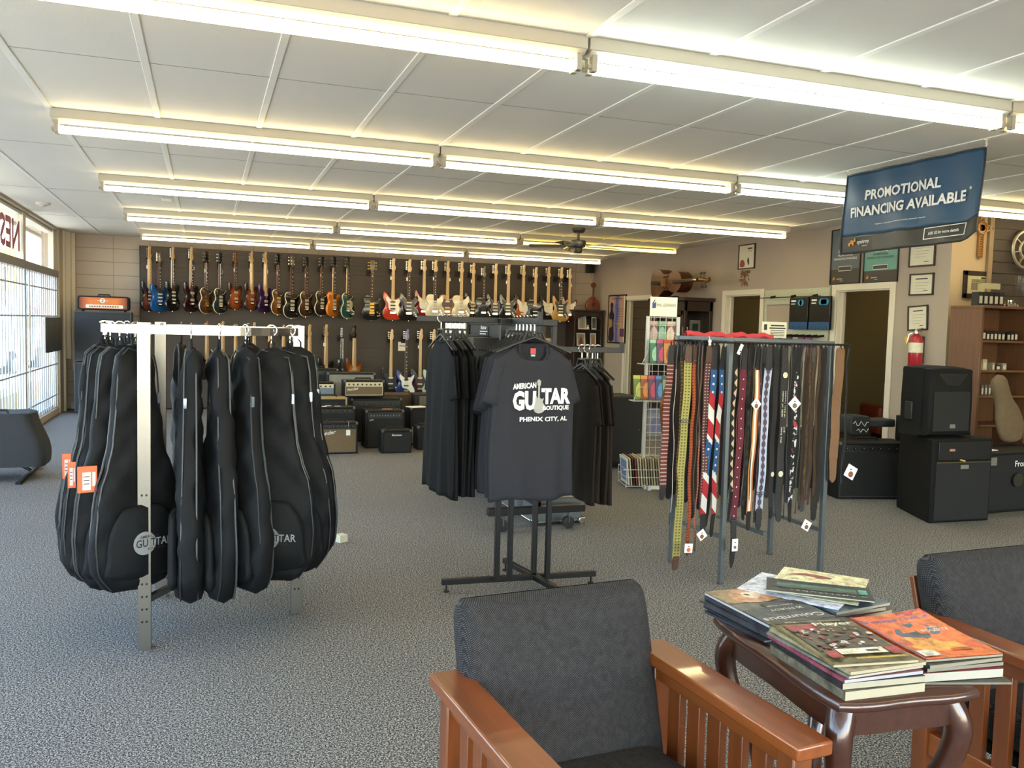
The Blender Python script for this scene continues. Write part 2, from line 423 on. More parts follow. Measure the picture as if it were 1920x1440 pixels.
# ------------------------------------------------------------------ fluorescent strips
def tube_mat(name, col, st):
    n = N(name); e = n.b.inputs
    n.lk(n.mix(n.noise(2), lin(col), lin(col)), e['Emission Color']); e['Emission Strength'].default_value = st
    e['Base Color'].default_value = (.9, .9, .85, 1); return n.m
WARM = tube_mat('warm_tube', 'ffe6ae', 6.5); COOL = tube_mat('cool_tube', 'f0fff4', 9); YEL = tube_mat('yellow_tube', 'ffd860', 3)
FIXM = mat('fixture_enamel', 'b7b2a2', .4, var=.03); SOCK = mat('lamp_socket', 'a49d8c', .5)
rows = {'nearest': (3.44, [(-8, 0), (-4, 0), (0, 0), (4, 1), (8, 0), (12, 0)][2:]), 'second': (5.91, [(0, 0), (4, 0), (8, 1), (12, 0), (16, 0)]), 'third': (8.41, [(0, 0), (4, 0), (8, 0)]),
        'fourth': (10.89, [(0, 0), (4, 0), (8, 2)]), 'last': (13.41, [(0, 0), (4, 0), (8, 0)]), 'behind': (.97, [(0, 0), (4, 0)])}  # the row behind the viewer is out of view, added for its light
ords = ['leftmost', 'second', 'third', 'fourth', 'fifth']
def fixture(kind):
    t = thing('fluorescent_fixture', '', 'ceiling light')
    L = DX*4
    b = B(); b.bb((.005, 0, -.055), (L-.005, .115, 0)); b.prism([(.0, -.055), (.115, -.055), (.09, -.075), (.025, -.075)], .01, L-.01, ax=0); b.build('housing', FIXM, t, bevel=.003)
    for y in (.033, .082):
        b = B(); b.tube([(.05, y, -.118), (L-.05, y, -.118)], .0185, 10); b.build('fluorescent_tube', (WARM, COOL, YEL)[kind], t)
        for x in (.036, L-.036):
            b = B(); b.bb((x-.012, y-.016, -.14), (x+.012, y+.016, -.07)); b.cyl((x-.028, y, -.118), (x+.028, y, -.118), .012, 8); b.build('lamp_holder', SOCK, t)
    return t
protos = [fixture(i) for i in range(3)]; used = [0, 0, 0]
for rn, (y, ks) in rows.items():
    for i, (k, kind) in enumerate(ks):
        nm_ = {'nearest': 'row nearest the viewer', 'second': 'second row from the viewer', 'third': 'third row from the viewer', 'fourth': 'row passing the ceiling fan', 'last': 'row above the guitar wall', 'behind': 'added unseen row behind the viewer', 'rear': 'row at the shop rear'}[rn]
        l = '%s fluorescent strip of the %s, %s' % (['warm white', 'bright cool white', 'deep yellow'][kind], nm_, ords[i]+' in that row')
        loc = (X0+DX*k, y, H)
        if not used[kind]:
            used[kind] = 1; protos[kind].location = loc; protos[kind]['label'] = l; protos[kind]['group'] = 'fluorescent strips on the ceiling'
        else: dup(protos[kind], loc, None, l, 'fluorescent strips on the ceiling')

# ceiling fan
p = PZ(1085, 428, H); t = thing('ceiling_fan', 'grey ceiling fan with glossy blades below the fourth row of lights', 'ceiling fan', (p.x, p.y, H))
FANM = mat('pewter', '5a574f', .35, .6)
b = B(); b.lathe([(.0, 0), (.085, 0), (.085, -.03), (.06, -.06), (.0, -.06)], n=20); b.build('canopy', FANM, t)
b = B(); b.cyl((0, 0, -.06), (0, 0, -.15), .016); b.build('downrod', FANM, t)
b = B(); b.lathe([(.03, -.14), (.095, -.155), (.10, -.20), (.085, -.235), (.05, -.25), (.055, -.29), (.04, -.31), (0, -.315)], n=24); b.build('motor_housing', FANM, t)
for a in (8, 80, 152, 224, 296):
    ca, sa = math.cos(R(a)), math.sin(R(a)); b = B()
    for (d0, d1, w, z, mm) in ((.08, .17, .03, -.225, 0), (.15, .62, .13, -.222, 1)):
        rot = Matrix.Rotation(R(a), 3, 'Z') @ Matrix.Rotation(R(10), 3, 'X')
        if mm: b.rbox((0, 0, 0), (d1-d0, w, .008), .03, 1, ax=2); b.v[-32:] = [tuple(rot @ Vector(v)+Vector((ca*(d0+d1)/2, sa*(d0+d1)/2, z))) for v in b.v[-32:]]
        else: b.box((ca*(d0+d1)/2, sa*(d0+d1)/2, z), (d1-d0, w, .006), 0, rot)
    b.build('blade', [FANM, mat('fan_blade', 'b9b29c', .12, .1, coat=.8)], t)
for i, (y, l) in enumerate(((7.9, 'third'), (10.2, 'second'), (12.9, 'first'))):  # unseen lamps, added only to lift the dark rooms behind the doorways
    t = thing('added_room_lamp', 'unseen round lamp added to brighten the room behind the %s doorway' % l, 'ceiling light', (8.6, y, H))
    b = B(); b.lathe([(0, 0), (.17, 0), (.17, -.03), (0, -.03)]); b.build('base', FIXM, t)
    b = B(); b.lathe([(0, -.03), (.15, -.03), (.13, -.07), (.0, -.09)]); b.build('glass_bowl', tube_mat('added_lamp_glass', 'ffe6b8', 11), t)
# small ceiling things
p = PZ(80, 380, H); b = B(); b.lathe([(.0, 0), (.075, 0), (.07, -.02), (.0, -.05)], (p.x, p.y, H), 20); tag(b.build('smoke_detector', WHITE), 'small white round detector on the ceiling near the shop window', 'detector')
p = PZ(313, 372, H); b = B(); b.bb((p.x-.05, p.y-.03, H-.035), (p.x+.05, p.y+.03, H)); tag(b.build('ceiling_sensor', WHITE, bevel=.008), 'small white box sensor on the ceiling between second and third light rows', 'sensor')
b = B(); b.bb((6.62, YB-.25, 2.46), (6.74, YB-.1, 2.62)); b.cyl((6.68, YB-.175, 2.6), (6.68, YB-.175, H), .012)
tag(b.build('corner_speaker', BLK, bevel=.006), 'small black box hung in the far right ceiling corner', 'speaker')

# ------------------------------------------------------------------ daylight
w = bpy.data.worlds.new('sky'); sc.world = w; w.use_nodes = True; nt = w.node_tree
sk = nt.nodes.new('ShaderNodeTexSky'); sk.sky_type = 'NISHITA'; sk.sun_disc = False; sk.sun_elevation = R(48); sk.sun_rotation = R(160); sk.air_density = 1.2
bg = nt.nodes['Background']; nt.links.new(sk.outputs[0], bg.inputs[0]); bg.inputs[1].default_value = .85
ld = bpy.data.lights.new('sun', 'SUN'); ld.energy = 8; ld.angle = R(.6); ld.color = (1, .93, .82)
lo = bpy.data.objects.new('sun', ld); C.objects.link(lo)
d = Vector((.16, -.42, .89)).normalized(); lo.rotation_euler = d.to_track_quat('Z', 'Y').to_euler()
for (yy, sz, e) in ((10.5, 6.8, 120), (2, 10.2, 110)):
    al = bpy.data.lights.new('window_portal', 'AREA'); al.shape = 'RECTANGLE'; al.size = 2.4; al.size_y = sz; al.energy = 1
    al.cycles.is_portal = True
    ao = bpy.data.objects.new('window_portal', al); C.objects.link(ao); ao.location = (XL-.15, yy, 1.35); ao.rotation_euler = (0, R(-90), 0)
al = bpy.data.lights.new('window_portal', 'AREA'); al.shape = 'RECTANGLE'; al.size = 9.1; al.size_y = 2.1; al.energy = 1; al.cycles.is_portal = True
ao = bpy.data.objects.new('window_portal', al); C.objects.link(ao); ao.location = (2.6, YF-.2, 1.37); ao.rotation_euler = (R(90), 0, 0)
vs = sc.view_settings; vs.view_transform = 'Standard'; vs.look = 'None'; vs.exposure = 1.08; vs.gamma = 1; vs.use_curve_mapping = False
sc.cycles.max_bounces = 7; sc.cycles.diffuse_bounces = 4; sc.cycles.glossy_bounces = 3; sc.cycles.transparent_max_bounces = 12
sc.cycles.caustics_reflective = False; sc.cycles.caustics_refractive = False; sc.cycles.sample_clamp_indirect = 6
sc.cycles.use_denoising = True; sc.cycles.use_light_tree = True
# ================================================================== slat wall and guitars
YS = 14.46
def slatwall(x0, x1, z0, z1, y, name, label, mats, pitch=.076):
    b = B(); pts = []; z = z0
    while z < z1-.001:
        zt = min(z+pitch, z1)
        pts += [(y, z), (y, zt-.009), (y+.009, zt-.009), (y+.009, zt)]; z = zt
    pts += [(y+.02, z1), (y+.02, z0)]
    b.prism(pts, x0, x1, ax=0); o = b.build(name, mats, sm=0)
    return tag(o, label, 'slat wall')
SLAT = mat('brown_slat', '3c342f', .55, var=.08, scale=3)
slatwall(-.935, 6.30, .02, 2.535, YS, 'slat_wall_panel', 'wide dark brown slat wall panel covering the back wall behind the guitars', SLAT)
b = B()
for z in [.02+.076*i+.068 for i in range(0, 33)]: b.bb((-.945, YS-.004, z-.004), (-.935, YS+.012, z+.012))
for x in (-.945, 6.30): b.bb((x, YS-.002, .02), (x+.012, YS+.015, 2.535))
struct(b.build('trim_6', BLK))

OUT = {
 'strat': [(0,0),(.09,.005),(.145,.045),(.16,.10),(.145,.16),(.118,.205),(.115,.25),(.135,.30),(.15,.345),(.148,.385),(.125,.40),(.105,.375),(.08,.345),(.05,.335),(.03,.335),(-.03,.335),(-.045,.345),(-.075,.37),(-.10,.41),(-.125,.455),(-.148,.455),(-.155,.41),(-.15,.34),(-.13,.29),(-.115,.25),(-.12,.20),(-.15,.15),(-.163,.10),(-.148,.045),(-.09,.005)],
 'tele': [(0,0),(.09,.004),(.148,.045),(.163,.105),(.148,.165),(.12,.21),(.118,.25),(.14,.30),(.148,.345),(.13,.385),(.105,.385),(.085,.355),(.06,.335),(.03,.335),(.03,.39),(-.03,.395),(-.08,.40),(-.125,.385),(-.15,.34),(-.145,.29),(-.12,.25),(-.12,.21),(-.148,.165),(-.163,.105),(-.148,.045),(-.09,.004)],
 'lp': [(0,0),(.085,.006),(.145,.045),(.17,.11),(.155,.175),(.122,.225),(.118,.26),(.135,.30),(.148,.335),(.142,.365),(.12,.36),(.10,.335),(.075,.318),(.03,.315),(.03,.395),(-.03,.40),(-.08,.405),(-.125,.385),(-.143,.34),(-.132,.29),(-.118,.255),(-.125,.22),(-.158,.175),(-.17,.11),(-.145,.045),(-.085,.006)],
 'jazz': [(.02,0),(.10,.01),(.15,.05),(.165,.11),(.15,.16),(.12,.20),(.105,.24),(.12,.29),(.142,.33),(.145,.375),(.12,.395),(.10,.37),(.07,.345),(.03,.335),(-.03,.335),(-.06,.36),(-.10,.41),(-.13,.44),(-.152,.43),(-.158,.38),(-.15,.33),(-.13,.29),(-.118,.25),(-.13,.20),(-.155,.15),(-.165,.10),(-.145,.04),(-.08,.0)]}
PG = [(-.045,.33),(-.07,.35),(-.10,.37),(-.105,.31),(-.075,.26),(-.07,.20),(-.05,.16),(0,.145),(.04,.125),(.08,.075),(.115,.062),(.135,.10),(.12,.155),(.095,.2),(.09,.25),(.11,.30),(.125,.36),(.105,.355),(.07,.325),(.03,.32),(.0,.315),(-.03,.32)]
PGT = [(-.05,.33),(-.11,.36),(-.12,.31),(-.09,.26),(-.085,.19),(-.04,.18),(.04,.18),(.075,.19),(.09,.24),(.085,.30),(.06,.315),(.03,.32),(-.03,.32)]
MAPLE = wood('maple_neck', 'cfae80', .35, var=.15); ROSE = wood('rosewood_board', '3b261b', .5, coat=0); MAHO = wood('mahogany_neck', '6b3a22', .35)
CREAM = mat('cream_binding', 'd9cfb0', .4)
def body_mat(c1, c2=None, metal=0):
    key = 'finish_%s_%s' % (c1, c2)
    if key in _M: return _M[key]
    n = N(key); nz = n.noise(7)
    A = lin(c1); A2 = tuple(x*.88 for x in A[:3])+(1,)
    base = n.mix(nz, A2, A)
    if c2:
        o = n.xyz(); dx = n.ma('DIVIDE', o[0], .15); dz = n.ma('DIVIDE', n.ma('SUBTRACT', o[2], .17), .21)
        r = n.ma('ADD', n.ma('MULTIPLY', dx, dx), n.ma('MULTIPLY', dz, dz)); f = n.ma('SUBTRACT', r, .35)
        q = n.ma('MINIMUM', n.ma('MAXIMUM', f, 0), 1); base = n.mix(q, base, lin(c2))
    n.lk(base, n.b.inputs['Base Color']); n.b.inputs['Roughness'].default_value = .25; n.b.inputs['Metallic'].default_value = metal
    n.b.inputs['Coat Weight'].default_value = .7; n.b.inputs['Coat Roughness'].default_value = .08
    _M[key] = n.m; return n.m
def guitar(kind, c1, c2=None, pg=None, neck='maple', board=None, head=None, hb=False, bind=False, gold=False, bass=False, stripes=False, tagx=0, side=None, metal=0):
    """parts hang below the headstock tip at z=0"""
    t = bpy.data.objects.new('electric_guitar', None); C.objects.link(t)
    lp = kind == 'lp'; L = 1.17 if bass else (.975 if not lp else .985); k = 1.08 if bass else 1.0
    zb = -L  # bottom of body
    def S(p): return [(x*k, z*k+zb) for x, z in p]
    hz = (.335 if not lp else .315)*k+zb; nut = -.20 if not lp else -.19
    HW = CHROME if not gold else GOLD
    NK = {'maple': MAPLE, 'dark': MAHO, 'black': body_mat('141416')}[neck]
    BD = {'m': MAPLE, 'r': ROSE, None: MAPLE if neck == 'maple' else ROSE}[board]
    fin = body_mat(c1, c2, metal); sidem = body_mat(side) if side else (body_mat(c2) if c2 else fin)
    out = smooth_pts(OUT[kind], 3)
    # body coordinates are kept with z=0 at the body bottom so that the burst sits on it
    b = B(); b.prism([(x*k, z*k) for x, z in out], -.022, .022, 0, bev=.008, mb=(1, 2, 2)); o = b.build('body', [fin, CREAM if bind else sidem, sidem], t, sm=50); o.location.z = zb
    if pg:
        shp = PGT if kind == 'tele' or lp else PG
        if lp: shp = [(.035,.30),(.10,.27),(.11,.20),(.075,.13),(.035,.15)]
        b = B(); b.prism(S(smooth_pts(shp, 3)) if not lp else S(shp), -.0255, -.0225); b.build('pickguard', mat('guard_'+pg, pg, .3), t, sm=0)
    if stripes:
        b = B()
        for (x0, z0, x1, z1, w) in ((-.14,.40,.10,.02,.02),(.13,.36,-.10,.05,.018),(-.15,.12,.14,.10,.016),(-.12,.30,.12,.22,.018),(.02,.34,-.02,.0,.016),(-.14,.06,.08,.32,.014),(.03,.05,.15,.15,.014)):
            b.sq([(x0, -.024, z0+zb), (x1, -.024, z1+zb)], w, .003)
        b.build('yellow_stripe', mat('yellow_tape', 'd8a526', .4), t, sm=0)
    # neck + board
    b = B(); w0, w1 = .027, .0215
    for (a, c, m_) in ((-.03, -.012, 1), (-.012, .008, 0)):
        zs = hz-(.07 if m_ else -.0)
        b.add([(-w0, a, zs), (w0, a, zs), (w0, c, zs), (-w0, c, zs), (-w1, a, nut), (w1, a, nut), (w1, c, nut), (-w1, c, nut)],
              [(0, 1, 5, 4), (1, 2, 6, 5), (2, 3, 7, 6), (3, 0, 4, 7), (0, 3, 2, 1), (4, 5, 6, 7)], m_)
    b.build('neck', [NK, BD], t, bevel=.003)
    b = B()
    span = nut-hz
    for q in range(1, 8):
        z = nut-span*(1-2**(-q*2.2/12))*1.45
        if z < hz: break
        if BD is ROSE: b.bb((-.007, -.0312, z-.006), (.007, -.0300, z+.006))
        else: b.lathe([(.004, -.0312), (.004, -.03)], (0, 0, z), 8, 0, 1)
    b.build('fret_marker', WINK if BD is ROSE else INK, t)
    # headstock
    if lp: hs = [(-.02, nut), (.02, nut), (.036, nut+.03), (.045, nut+.17), (.02, -.005), (0, -.014), (-.02, -.005), (-.045, nut+.17), (-.036, nut+.03)]
    elif bass: hs = [(-.02, nut), (.021, nut), (.036, nut+.04), (.040, nut+.08), (.03, nut+.13), (.035, -.03), (.02, -.002), (-.002, -.006), (-.03, nut+.06), (-.032, nut+.03)]
    else: hs = [(-.02, nut), (.021, nut), (.034, nut+.03), (.038, nut+.06), (.022, nut+.09), (.022, -.05), (.03, -.025), (.02, -.002), (0, 0), (-.018, -.012), (-.028, nut+.04), (-.034, nut+.03)]
    hm = body_mat(head) if head else NK
    b = B(); b.prism([(x, z) for x, z in hs], -.018, -.003, 0); b.build('headstock', hm, t, bevel=.002)
    nt_ = 4 if bass else 6
    for i in range(nt_):
        b = B()
        if lp: sx = -1 if i % 2 else 1; x = .03*sx; z = nut+.04+.05*(i//2)
        else: sx = -1; x = -.014; z = nut+.04+(.14/nt_)*i
        b.cyl((x, -.026, z), (x, 0, z), .0045, 6); b.cyl((x, -.008, z), (x+sx*.032, -.008, z), .003, 6); b.box((x+sx*.038, -.008, z), (.012, .006, .014))
        b.build('tuning_peg', HW, t)
    # pickups
    pz = [hz-.05, hz-.105, hz-.16] if not hb and not bass and kind != 'tele' else [hz-.05, hz-.155]
    for z in pz:
        b = B()
        if hb or lp: b.rbox((0, -.029, z), (.072, .012, .036), .005, 0, ax=1); b.build('pickup', GOLD if gold else mat('cream_pickup', 'b9b2a0', .4) if not neck == 'black' else BLKP, t)
        else: b.rbox((0, -.029, z), (.084, .009, .02), .009, 0, ax=1); b.build('pickup', BLKP if pg in ('e6e2d2', 'dcd6bf') and kind == 'jazz' else mat('pickup_cover', 'dedacb' if pg != '17181a' else 'cfcabb', .4), t)
    b = B(); bz = zb+.115*k
    b.rbox((0, -.028, bz), (.085, .012, .03), .004, 0, ax=1)
    if lp: b.cyl((-.04, -.03, bz-.035), (.04, -.03, bz-.035), .006)
    b.build('bridge', HW, t)
    for (x, z) in ((.085, .13), (.105, .10), (.118, .07)) if not lp else ((.09, .13), (.125, .11), (.10, .07), (.13, .075)):
        b = B(); b.lathe([(.010, -.040), (.012, -.024)], (x*k, 0, z*k+zb), 10, 0, 1); b.build('control_knob', (WHITE if pg else GOLD if gold else CHROME), t)
    b = B()
    for i in range(nt_):
        f = (i-(nt_-1)/2)/(nt_-1); b.tube([(f*.05, -.035, bz), (f*.036, -.032, nut)], .0006, 3)
    b.build('string_set', CHROME, t)
    b = B(); b.cyl((0, 0, zb+.002), (0, 0, zb-.012), .006); b.build('strap_button', HW, t)
    if tagx:
        b = B(); b.bb((tagx-.013, -.012, -.345), (tagx+.013, -.010, -.29)); b.tube([(tagx*.4, -.02, -.16), (tagx, -.011, -.29)], .001, 4); lab(b.build('price_tag', PAPER, t, sm=0), 'white price tag')
    return t
HOOKM = mat('black_hook', '1f1e1d', .5, .4)
def hanger(loc, rz, n_):
    b = B(); b.bb((-.035, .17, -.05), (.035, .185, .05)); b.cyl((0, .17, 0), (0, .03, 0), .006)
    for s in (-1, 1): b.tube([(0, .03, 0), (s*.034, .022, .0), (s*.034, -.03, .0), (s*.034, -.045, .014)], .006, 6)
    o = b.build('guitar_hook', HOOKM, loc=loc)
    return tag(o, n_, 'guitar hook', 'black guitar hooks on the slat wall')
W = 'e6e2d2'; K = '17181a'
# x head, y head, y body bottom, rotation, kind, kwargs, label
G = [
 (279,461,583,52,'strat',dict(c1='7a3b16',c2='1a120c',neck='maple',pg='2a2522',tagx=-.05),'brown sunburst electric guitar with maple neck at the left end of the top row'),
 (298,470,585,40,'jazz',dict(c1='1f5fa8',neck='dark',head='1b1b1f',tagx=0,metal=.4),'metallic blue electric guitar in the top row of the slat wall'),
 (323,462,583,55,'strat',dict(c1='15181b',neck='maple',board='r'),'black electric guitar with pale maple neck, right of the metallic blue guitar'),
 (358,463,585,52,'strat',dict(c1='2a0f10',neck='maple',board='r',hb=True,tagx=.05),'very dark red black electric guitar, left of the first cream bound brown guitar'),
 (386,470,588,50,'lp',dict(c1='5f3519',c2='1c120c',bind=True,neck='dark',head='15120f',tagx=-.03,gold=True),'brown burst single cutaway guitar with cream binding, fifth from the left in the top row'),
 (412,472,588,50,'lp',dict(c1='1e2a28',bind=True,neck='dark',head='15120f',tagx=.04),'dark grey green single cutaway guitar with cream binding, sixth in the top row'),
 (441,471,580,45,'strat',dict(c1='a4501c',c2='3a160c',neck='dark',hb=True,tagx=-.03,head='6a3a18'),'orange brown burst electric guitar with black pickups, left of its darker twin'),
 (471,471,582,48,'strat',dict(c1='8a4a1c',c2='24120b',neck='maple',hb=True,tagx=-.04),'amber brown electric guitar, left of the purple guitar'),
 (497,472,586,48,'strat',dict(c1='3c1a50',neck='maple',hb=True,tagx=.05,metal=.3),'purple electric guitar in the top row'),
 (521,475,590,45,'lp',dict(c1='7c4c16',c2='2a170c',bind=True,neck='dark',tagx=-.02,head='15120f'),'golden brown single cutaway guitar with cream binding, right of the purple one'),
 (547,477,597,35,'lp',dict(c1='101214',bind=True,neck='dark',head='15120f'),'glossy black single cutaway guitar with pale pickups, right of the golden brown one'),
 (574,480,594,40,'lp',dict(c1='4b2c15',c2='15100c',bind=True,neck='dark',head='15120f',tagx=-.02),'tobacco brown single cutaway guitar with pale edge, third left of the orange gold one'),
 (603,480,592,40,'lp',dict(c1='2b2219',c2='120f0d',bind=True,neck='dark',head='15120f',tagx=-.02),'near black single cutaway guitar with pale edge, just left of the orange gold one'),
 (626,480,594,42,'lp',dict(c1='b4691a',side='d8791c',neck='maple',head='15120f',tagx=-.03,board='r'),'bright orange gold single cutaway guitar in the top row'),
 (652,481,597,42,'lp',dict(c1='1f4a44',bind=True,neck='maple',head='15120f',board='r',pg='b7b59a',tagx=-.03),'dark teal single cutaway guitar with pale pickguard'),
 (698,487,600,4,'lp',dict(c1='0f1012',gold=True,neck='dark',head='0f1012'),'black single cutaway guitar with gold pickups, facing forward in the middle of the top row'),
 (738,484,600,-8,'jazz',dict(c1='c63a22',pg=W,tagx=-.035),'orange red offset guitar with white pickguard in the top row'),
 (768,486,601,-6,'jazz',dict(c1='121315',pg='35373a',board='r',tagx=-.035),'black offset guitar with dark tortoise pickguard, beside the orange red one'),
 (796,486,597,-8,'strat',dict(c1='a8202a',pg=W),'red double cutaway guitar with white pickguard in the top row'),
 (817,487,597,-4,'tele',dict(c1='d8d0b8',board='r',tagx=-.03),'cream white guitar with dark fingerboard, right of the red double cutaway one'),
 (840,489,597,-4,'tele',dict(c1='c98f48',pg='3a1616',tagx=.035),'butterscotch guitar with dark brown pickguard in the top row'),
 (866,490,598,-4,'tele',dict(c1='d4cbb0',tagx=-.03),'off white guitar with maple fingerboard, right of the butterscotch one'),
 (888,493,599,-4,'strat',dict(c1='15150f',stripes=True,tagx=-.03),'black guitar criss-crossed with yellow tape stripes'),
 (908,499,598,-6,'tele',dict(c1='2b2e30',neck='black',board='r',head='1a1a1c',hb=True),'charcoal grey guitar with all dark neck, right of the striped one'),
 (930,494,601,-8,'strat',dict(c1='101113',pg='17181a',tagx=0),'black double cutaway guitar with black guard and maple neck, right of the charcoal one'),
 (954,495,601,-8,'strat',dict(c1='121315',pg='17181a',tagx=-.03),'black double cutaway guitar with black guard, just left of the sunburst one with white guard'),
 (982,496,601,-4,'strat',dict(c1='c8611f',c2='3a0f0c',pg=W),'orange sunburst guitar with white pickguard in the top row'),
 (1005,501,603,-6,'tele',dict(c1='17191b',tagx=-.03),'black single horn guitar with bare maple neck, right of the orange sunburst one'),
 (1029,500,602,-4,'strat',dict(c1='0f1012',pg='dcd6bf',tagx=-.035),'black guitar with cream pickguard, left of the gold guitar'),
 (1053,501,603,-8,'strat',dict(c1='b98f4a',pg='17181a',board='r',tagx=-.03),'gold guitar with black pickguard near the right end of the top row'),
 (1069,503,602,-12,'strat',dict(c1='5a1218',pg='dcd6bf',tagx=.03),'dark red guitar with cream pickguard at the right end of the top row'),
 # lower row
 (387,602,712,45,'strat',dict(c1='1b1b1d',head='a8642e'),'lower row guitar with orange headstock above the chrome rack, leftmost'),
 (417,602,712,40,'strat',dict(c1='232323',pg=W),'lower row guitar with pale headstock above the rack, second over the bags'),
 (441,607,715,45,'lp',dict(c1='3a2a1a',neck='maple'),'lower row guitar showing a small headstock tip above the rack, third over the bags'),
 (476,604,715,40,'strat',dict(c1='262c30'),'lower row guitar showing a maple headstock above the rack, fourth over the bags'),
 (505,608,716,40,'strat',dict(c1='3c2a18',c2='15100c'),'lower row guitar showing its headstock tip above the rack, fifth over the bags'),
 (531,609,718,40,'strat',dict(c1='1a1c20'),'lower row guitar showing its headstock tip above the rack, sixth over the bags'),
 (553,609,718,40,'strat',dict(c1='2a1410'),'lower row guitar showing its headstock above the rack, last over the bags'),
 (580,608,722,35,'strat',dict(c1='141619'),'guitar with maple headstock in the lower row, just right of the gig bag rack top'),
 (611,608,724,30,'strat',dict(c1='141416',c2=None,pg='17181a',tagx=-.04),'black guitar with maple neck in the lower row, left of the edge-on black one'),
 (640,611,726,70,'strat',dict(c1='121214',neck='black',head='121214',tagx=-.06),'black guitar hung almost edge-on in the lower row'),
 (664,610,726,30,'strat',dict(c1='b9762c',c2='7a3a10',neck='maple',head='20160f',hb=True),'flamed amber natural guitar in the lower row'),
]
BASS = [
 (734,617,741,-6,'strat',dict(c1='121315',pg='17181a',bass=True),'black bass guitar hung first among the four basses'),
 (763,616,746,-4,'jazz',dict(c1='182a6a',pg=W,board='r',head='182a6a',bass=True,metal=.2),'dark blue bass guitar with white pickguard and blue headstock'),
 (789,616,742,-8,'jazz',dict(c1='5a2f18',c2='1a0f0a',pg='3a1a12',bass=True,tagx=-.03),'brown sunburst bass guitar between the blue and the pale green ones'),
 (813,617,744,-6,'jazz',dict(c1='a8c0ac',pg=W,bass=True),'pale sea green bass guitar beside the hanging shirts'),
]
for gi, (hx, hy, by, rz, kind, kw, l) in enumerate(G+BASS):
    yy_ = (14.17 if gi % 2 else 14.245) if abs(rz) < 20 else 14.21
    p = PY(hx, hy, yy_); q = PY(hx, by, yy_); g = guitar(kind, **kw)
    Lr = p.z-q.z; L0 = 1.17 if kw.get('bass') else (.985 if kind == 'lp' else .975)
    s = Lr/L0; g.scale = (s, s, s); g.location = p; g.rotation_euler.z = R(rz)
    if kw.get('bass'): g.name = 'bass_guitar'
    tag(g, l, 'bass guitar' if kw.get('bass') else 'electric guitar', 'guitars hung on the slat wall')
    hanger((p.x, 14.27, p.z-.2*s), 0, ' '.join(('black hook holding the '+l.split(',')[0]).split()[:15]))
# paper sheet behind the blue bass
a = PY(747, 641, 14.44); c = PY(763, 658, 14.44)
b = B(); b.bb((a.x, 14.452, c.z), (c.x, 14.458, a.z)); b.bb((a.x+.02, 14.450, (a.z+c.z)/2), (c.x-.02, 14.452, (a.z+c.z)/2+.012), 1)
tag(b.build('paper_sheet', [PAPER, INK], sm=0), 'white paper sheet on the slat wall behind the blue bass', 'paper')
# mandolin in the corner
p = PY(1112, 534, 14.3); t = thing('mandolin', 'brown round bodied mandolin hung by a cord above the corner bookcase', 'mandolin', p)
b = B(); b.prism(smooth_pts([(0,-.50),(.09,-.485),(.135,-.42),(.13,-.34),(.085,-.27),(.03,-.22),(-.03,-.22),(-.085,-.27),(-.13,-.34),(-.135,-.42),(-.09,-.485)], 3), -.03, .04, bev=.012); b.lathe([(.028, -.032), (.028, -.029)], (0, 0, -.36), 16, 1, 1); b.build('body', [body_mat('a45c2a', '6a2f14'), INK], t)
b = B(); b.bb((-.018, -.03, -.24), (.018, -.01, -.05)); b.build('neck', MAHO, t, bevel=.004)
b = B(); b.lathe([(.05, -.03), (.05, -.012)], (0, 0, -.01), 14, 0, 1)
b.build('headstock', MAHO, t); b = B(); b.tube([(0, 0, .03), (.0, .3, .62)], .002, 4); b.build('cord', BLK, t)
# ================================================================== round chrome rack with gig bags
RC = Vector((0, 4.30, 0)); RR = .43
rk = thing('round_garment_rack', 'round chrome clothes rack on three square legs carrying black gig bags', 'garment rack', RC)
GREYP = mat('grey_slotted_post', '6a6c70', .3, .8)
b = B(); n = 56
for i in range(n):
    a0, a1 = 2*PI*i/n, 2*PI*(i+1)/n
    for (q0, q1, z0, z1) in ((RR-.011, RR+.011, 1.362, 1.398),):
        vs = []
        for a in (a0, a1):
            for r_, z in ((q0, z0), (q1, z0), (q1, z1), (q0, z1)): vs.append((r_*math.cos(a), r_*math.sin(a), z))
        b.add(vs, [(0, 1, 5, 4), (1, 2, 6, 5), (2, 3, 7, 6), (3, 0, 4, 7)])
b.build('ring_rail', CHROME, rk, sm=30)
angs = [R(-124), R(-7), R(119)]
for i, a in enumerate(angs):
    x, y = (RR)*math.cos(a), RR*math.sin(a)
    w = .052; b = B()
    b.bb((x-w/2, y-w/2-.0, 0), (x+w/2, y+w/2, 1.41), 0)
    for z in [.12+.055*j for j in range(11)]:
        for s in (-1, 1): b.bb((x+s*.009-.004, y-w/2-.0008, z), (x+s*.009+.004, y-w/2+.001, z+.009), 1)
    b.build('leg', [mat('brushed_post', '8d8b86', .3, 1, var=.15, scale=4), BLK], rk, bevel=.002)
    b = B(); b.sq([(x, y, .21), (0, 0, .23)], .026, .03); b.build('brace', GREYP, rk, bevel=.003)
    b = B(); b.sq([(x, y, 1.38), (x*.93, y*.93, 1.38)], .03, .05); b.build('rail_bracket', CHROME, rk)
b = B(); b.bb((-.04, -.04, .205), (.04, .04, .25)); b.build('brace_hub', BLK, rk, bevel=.01)

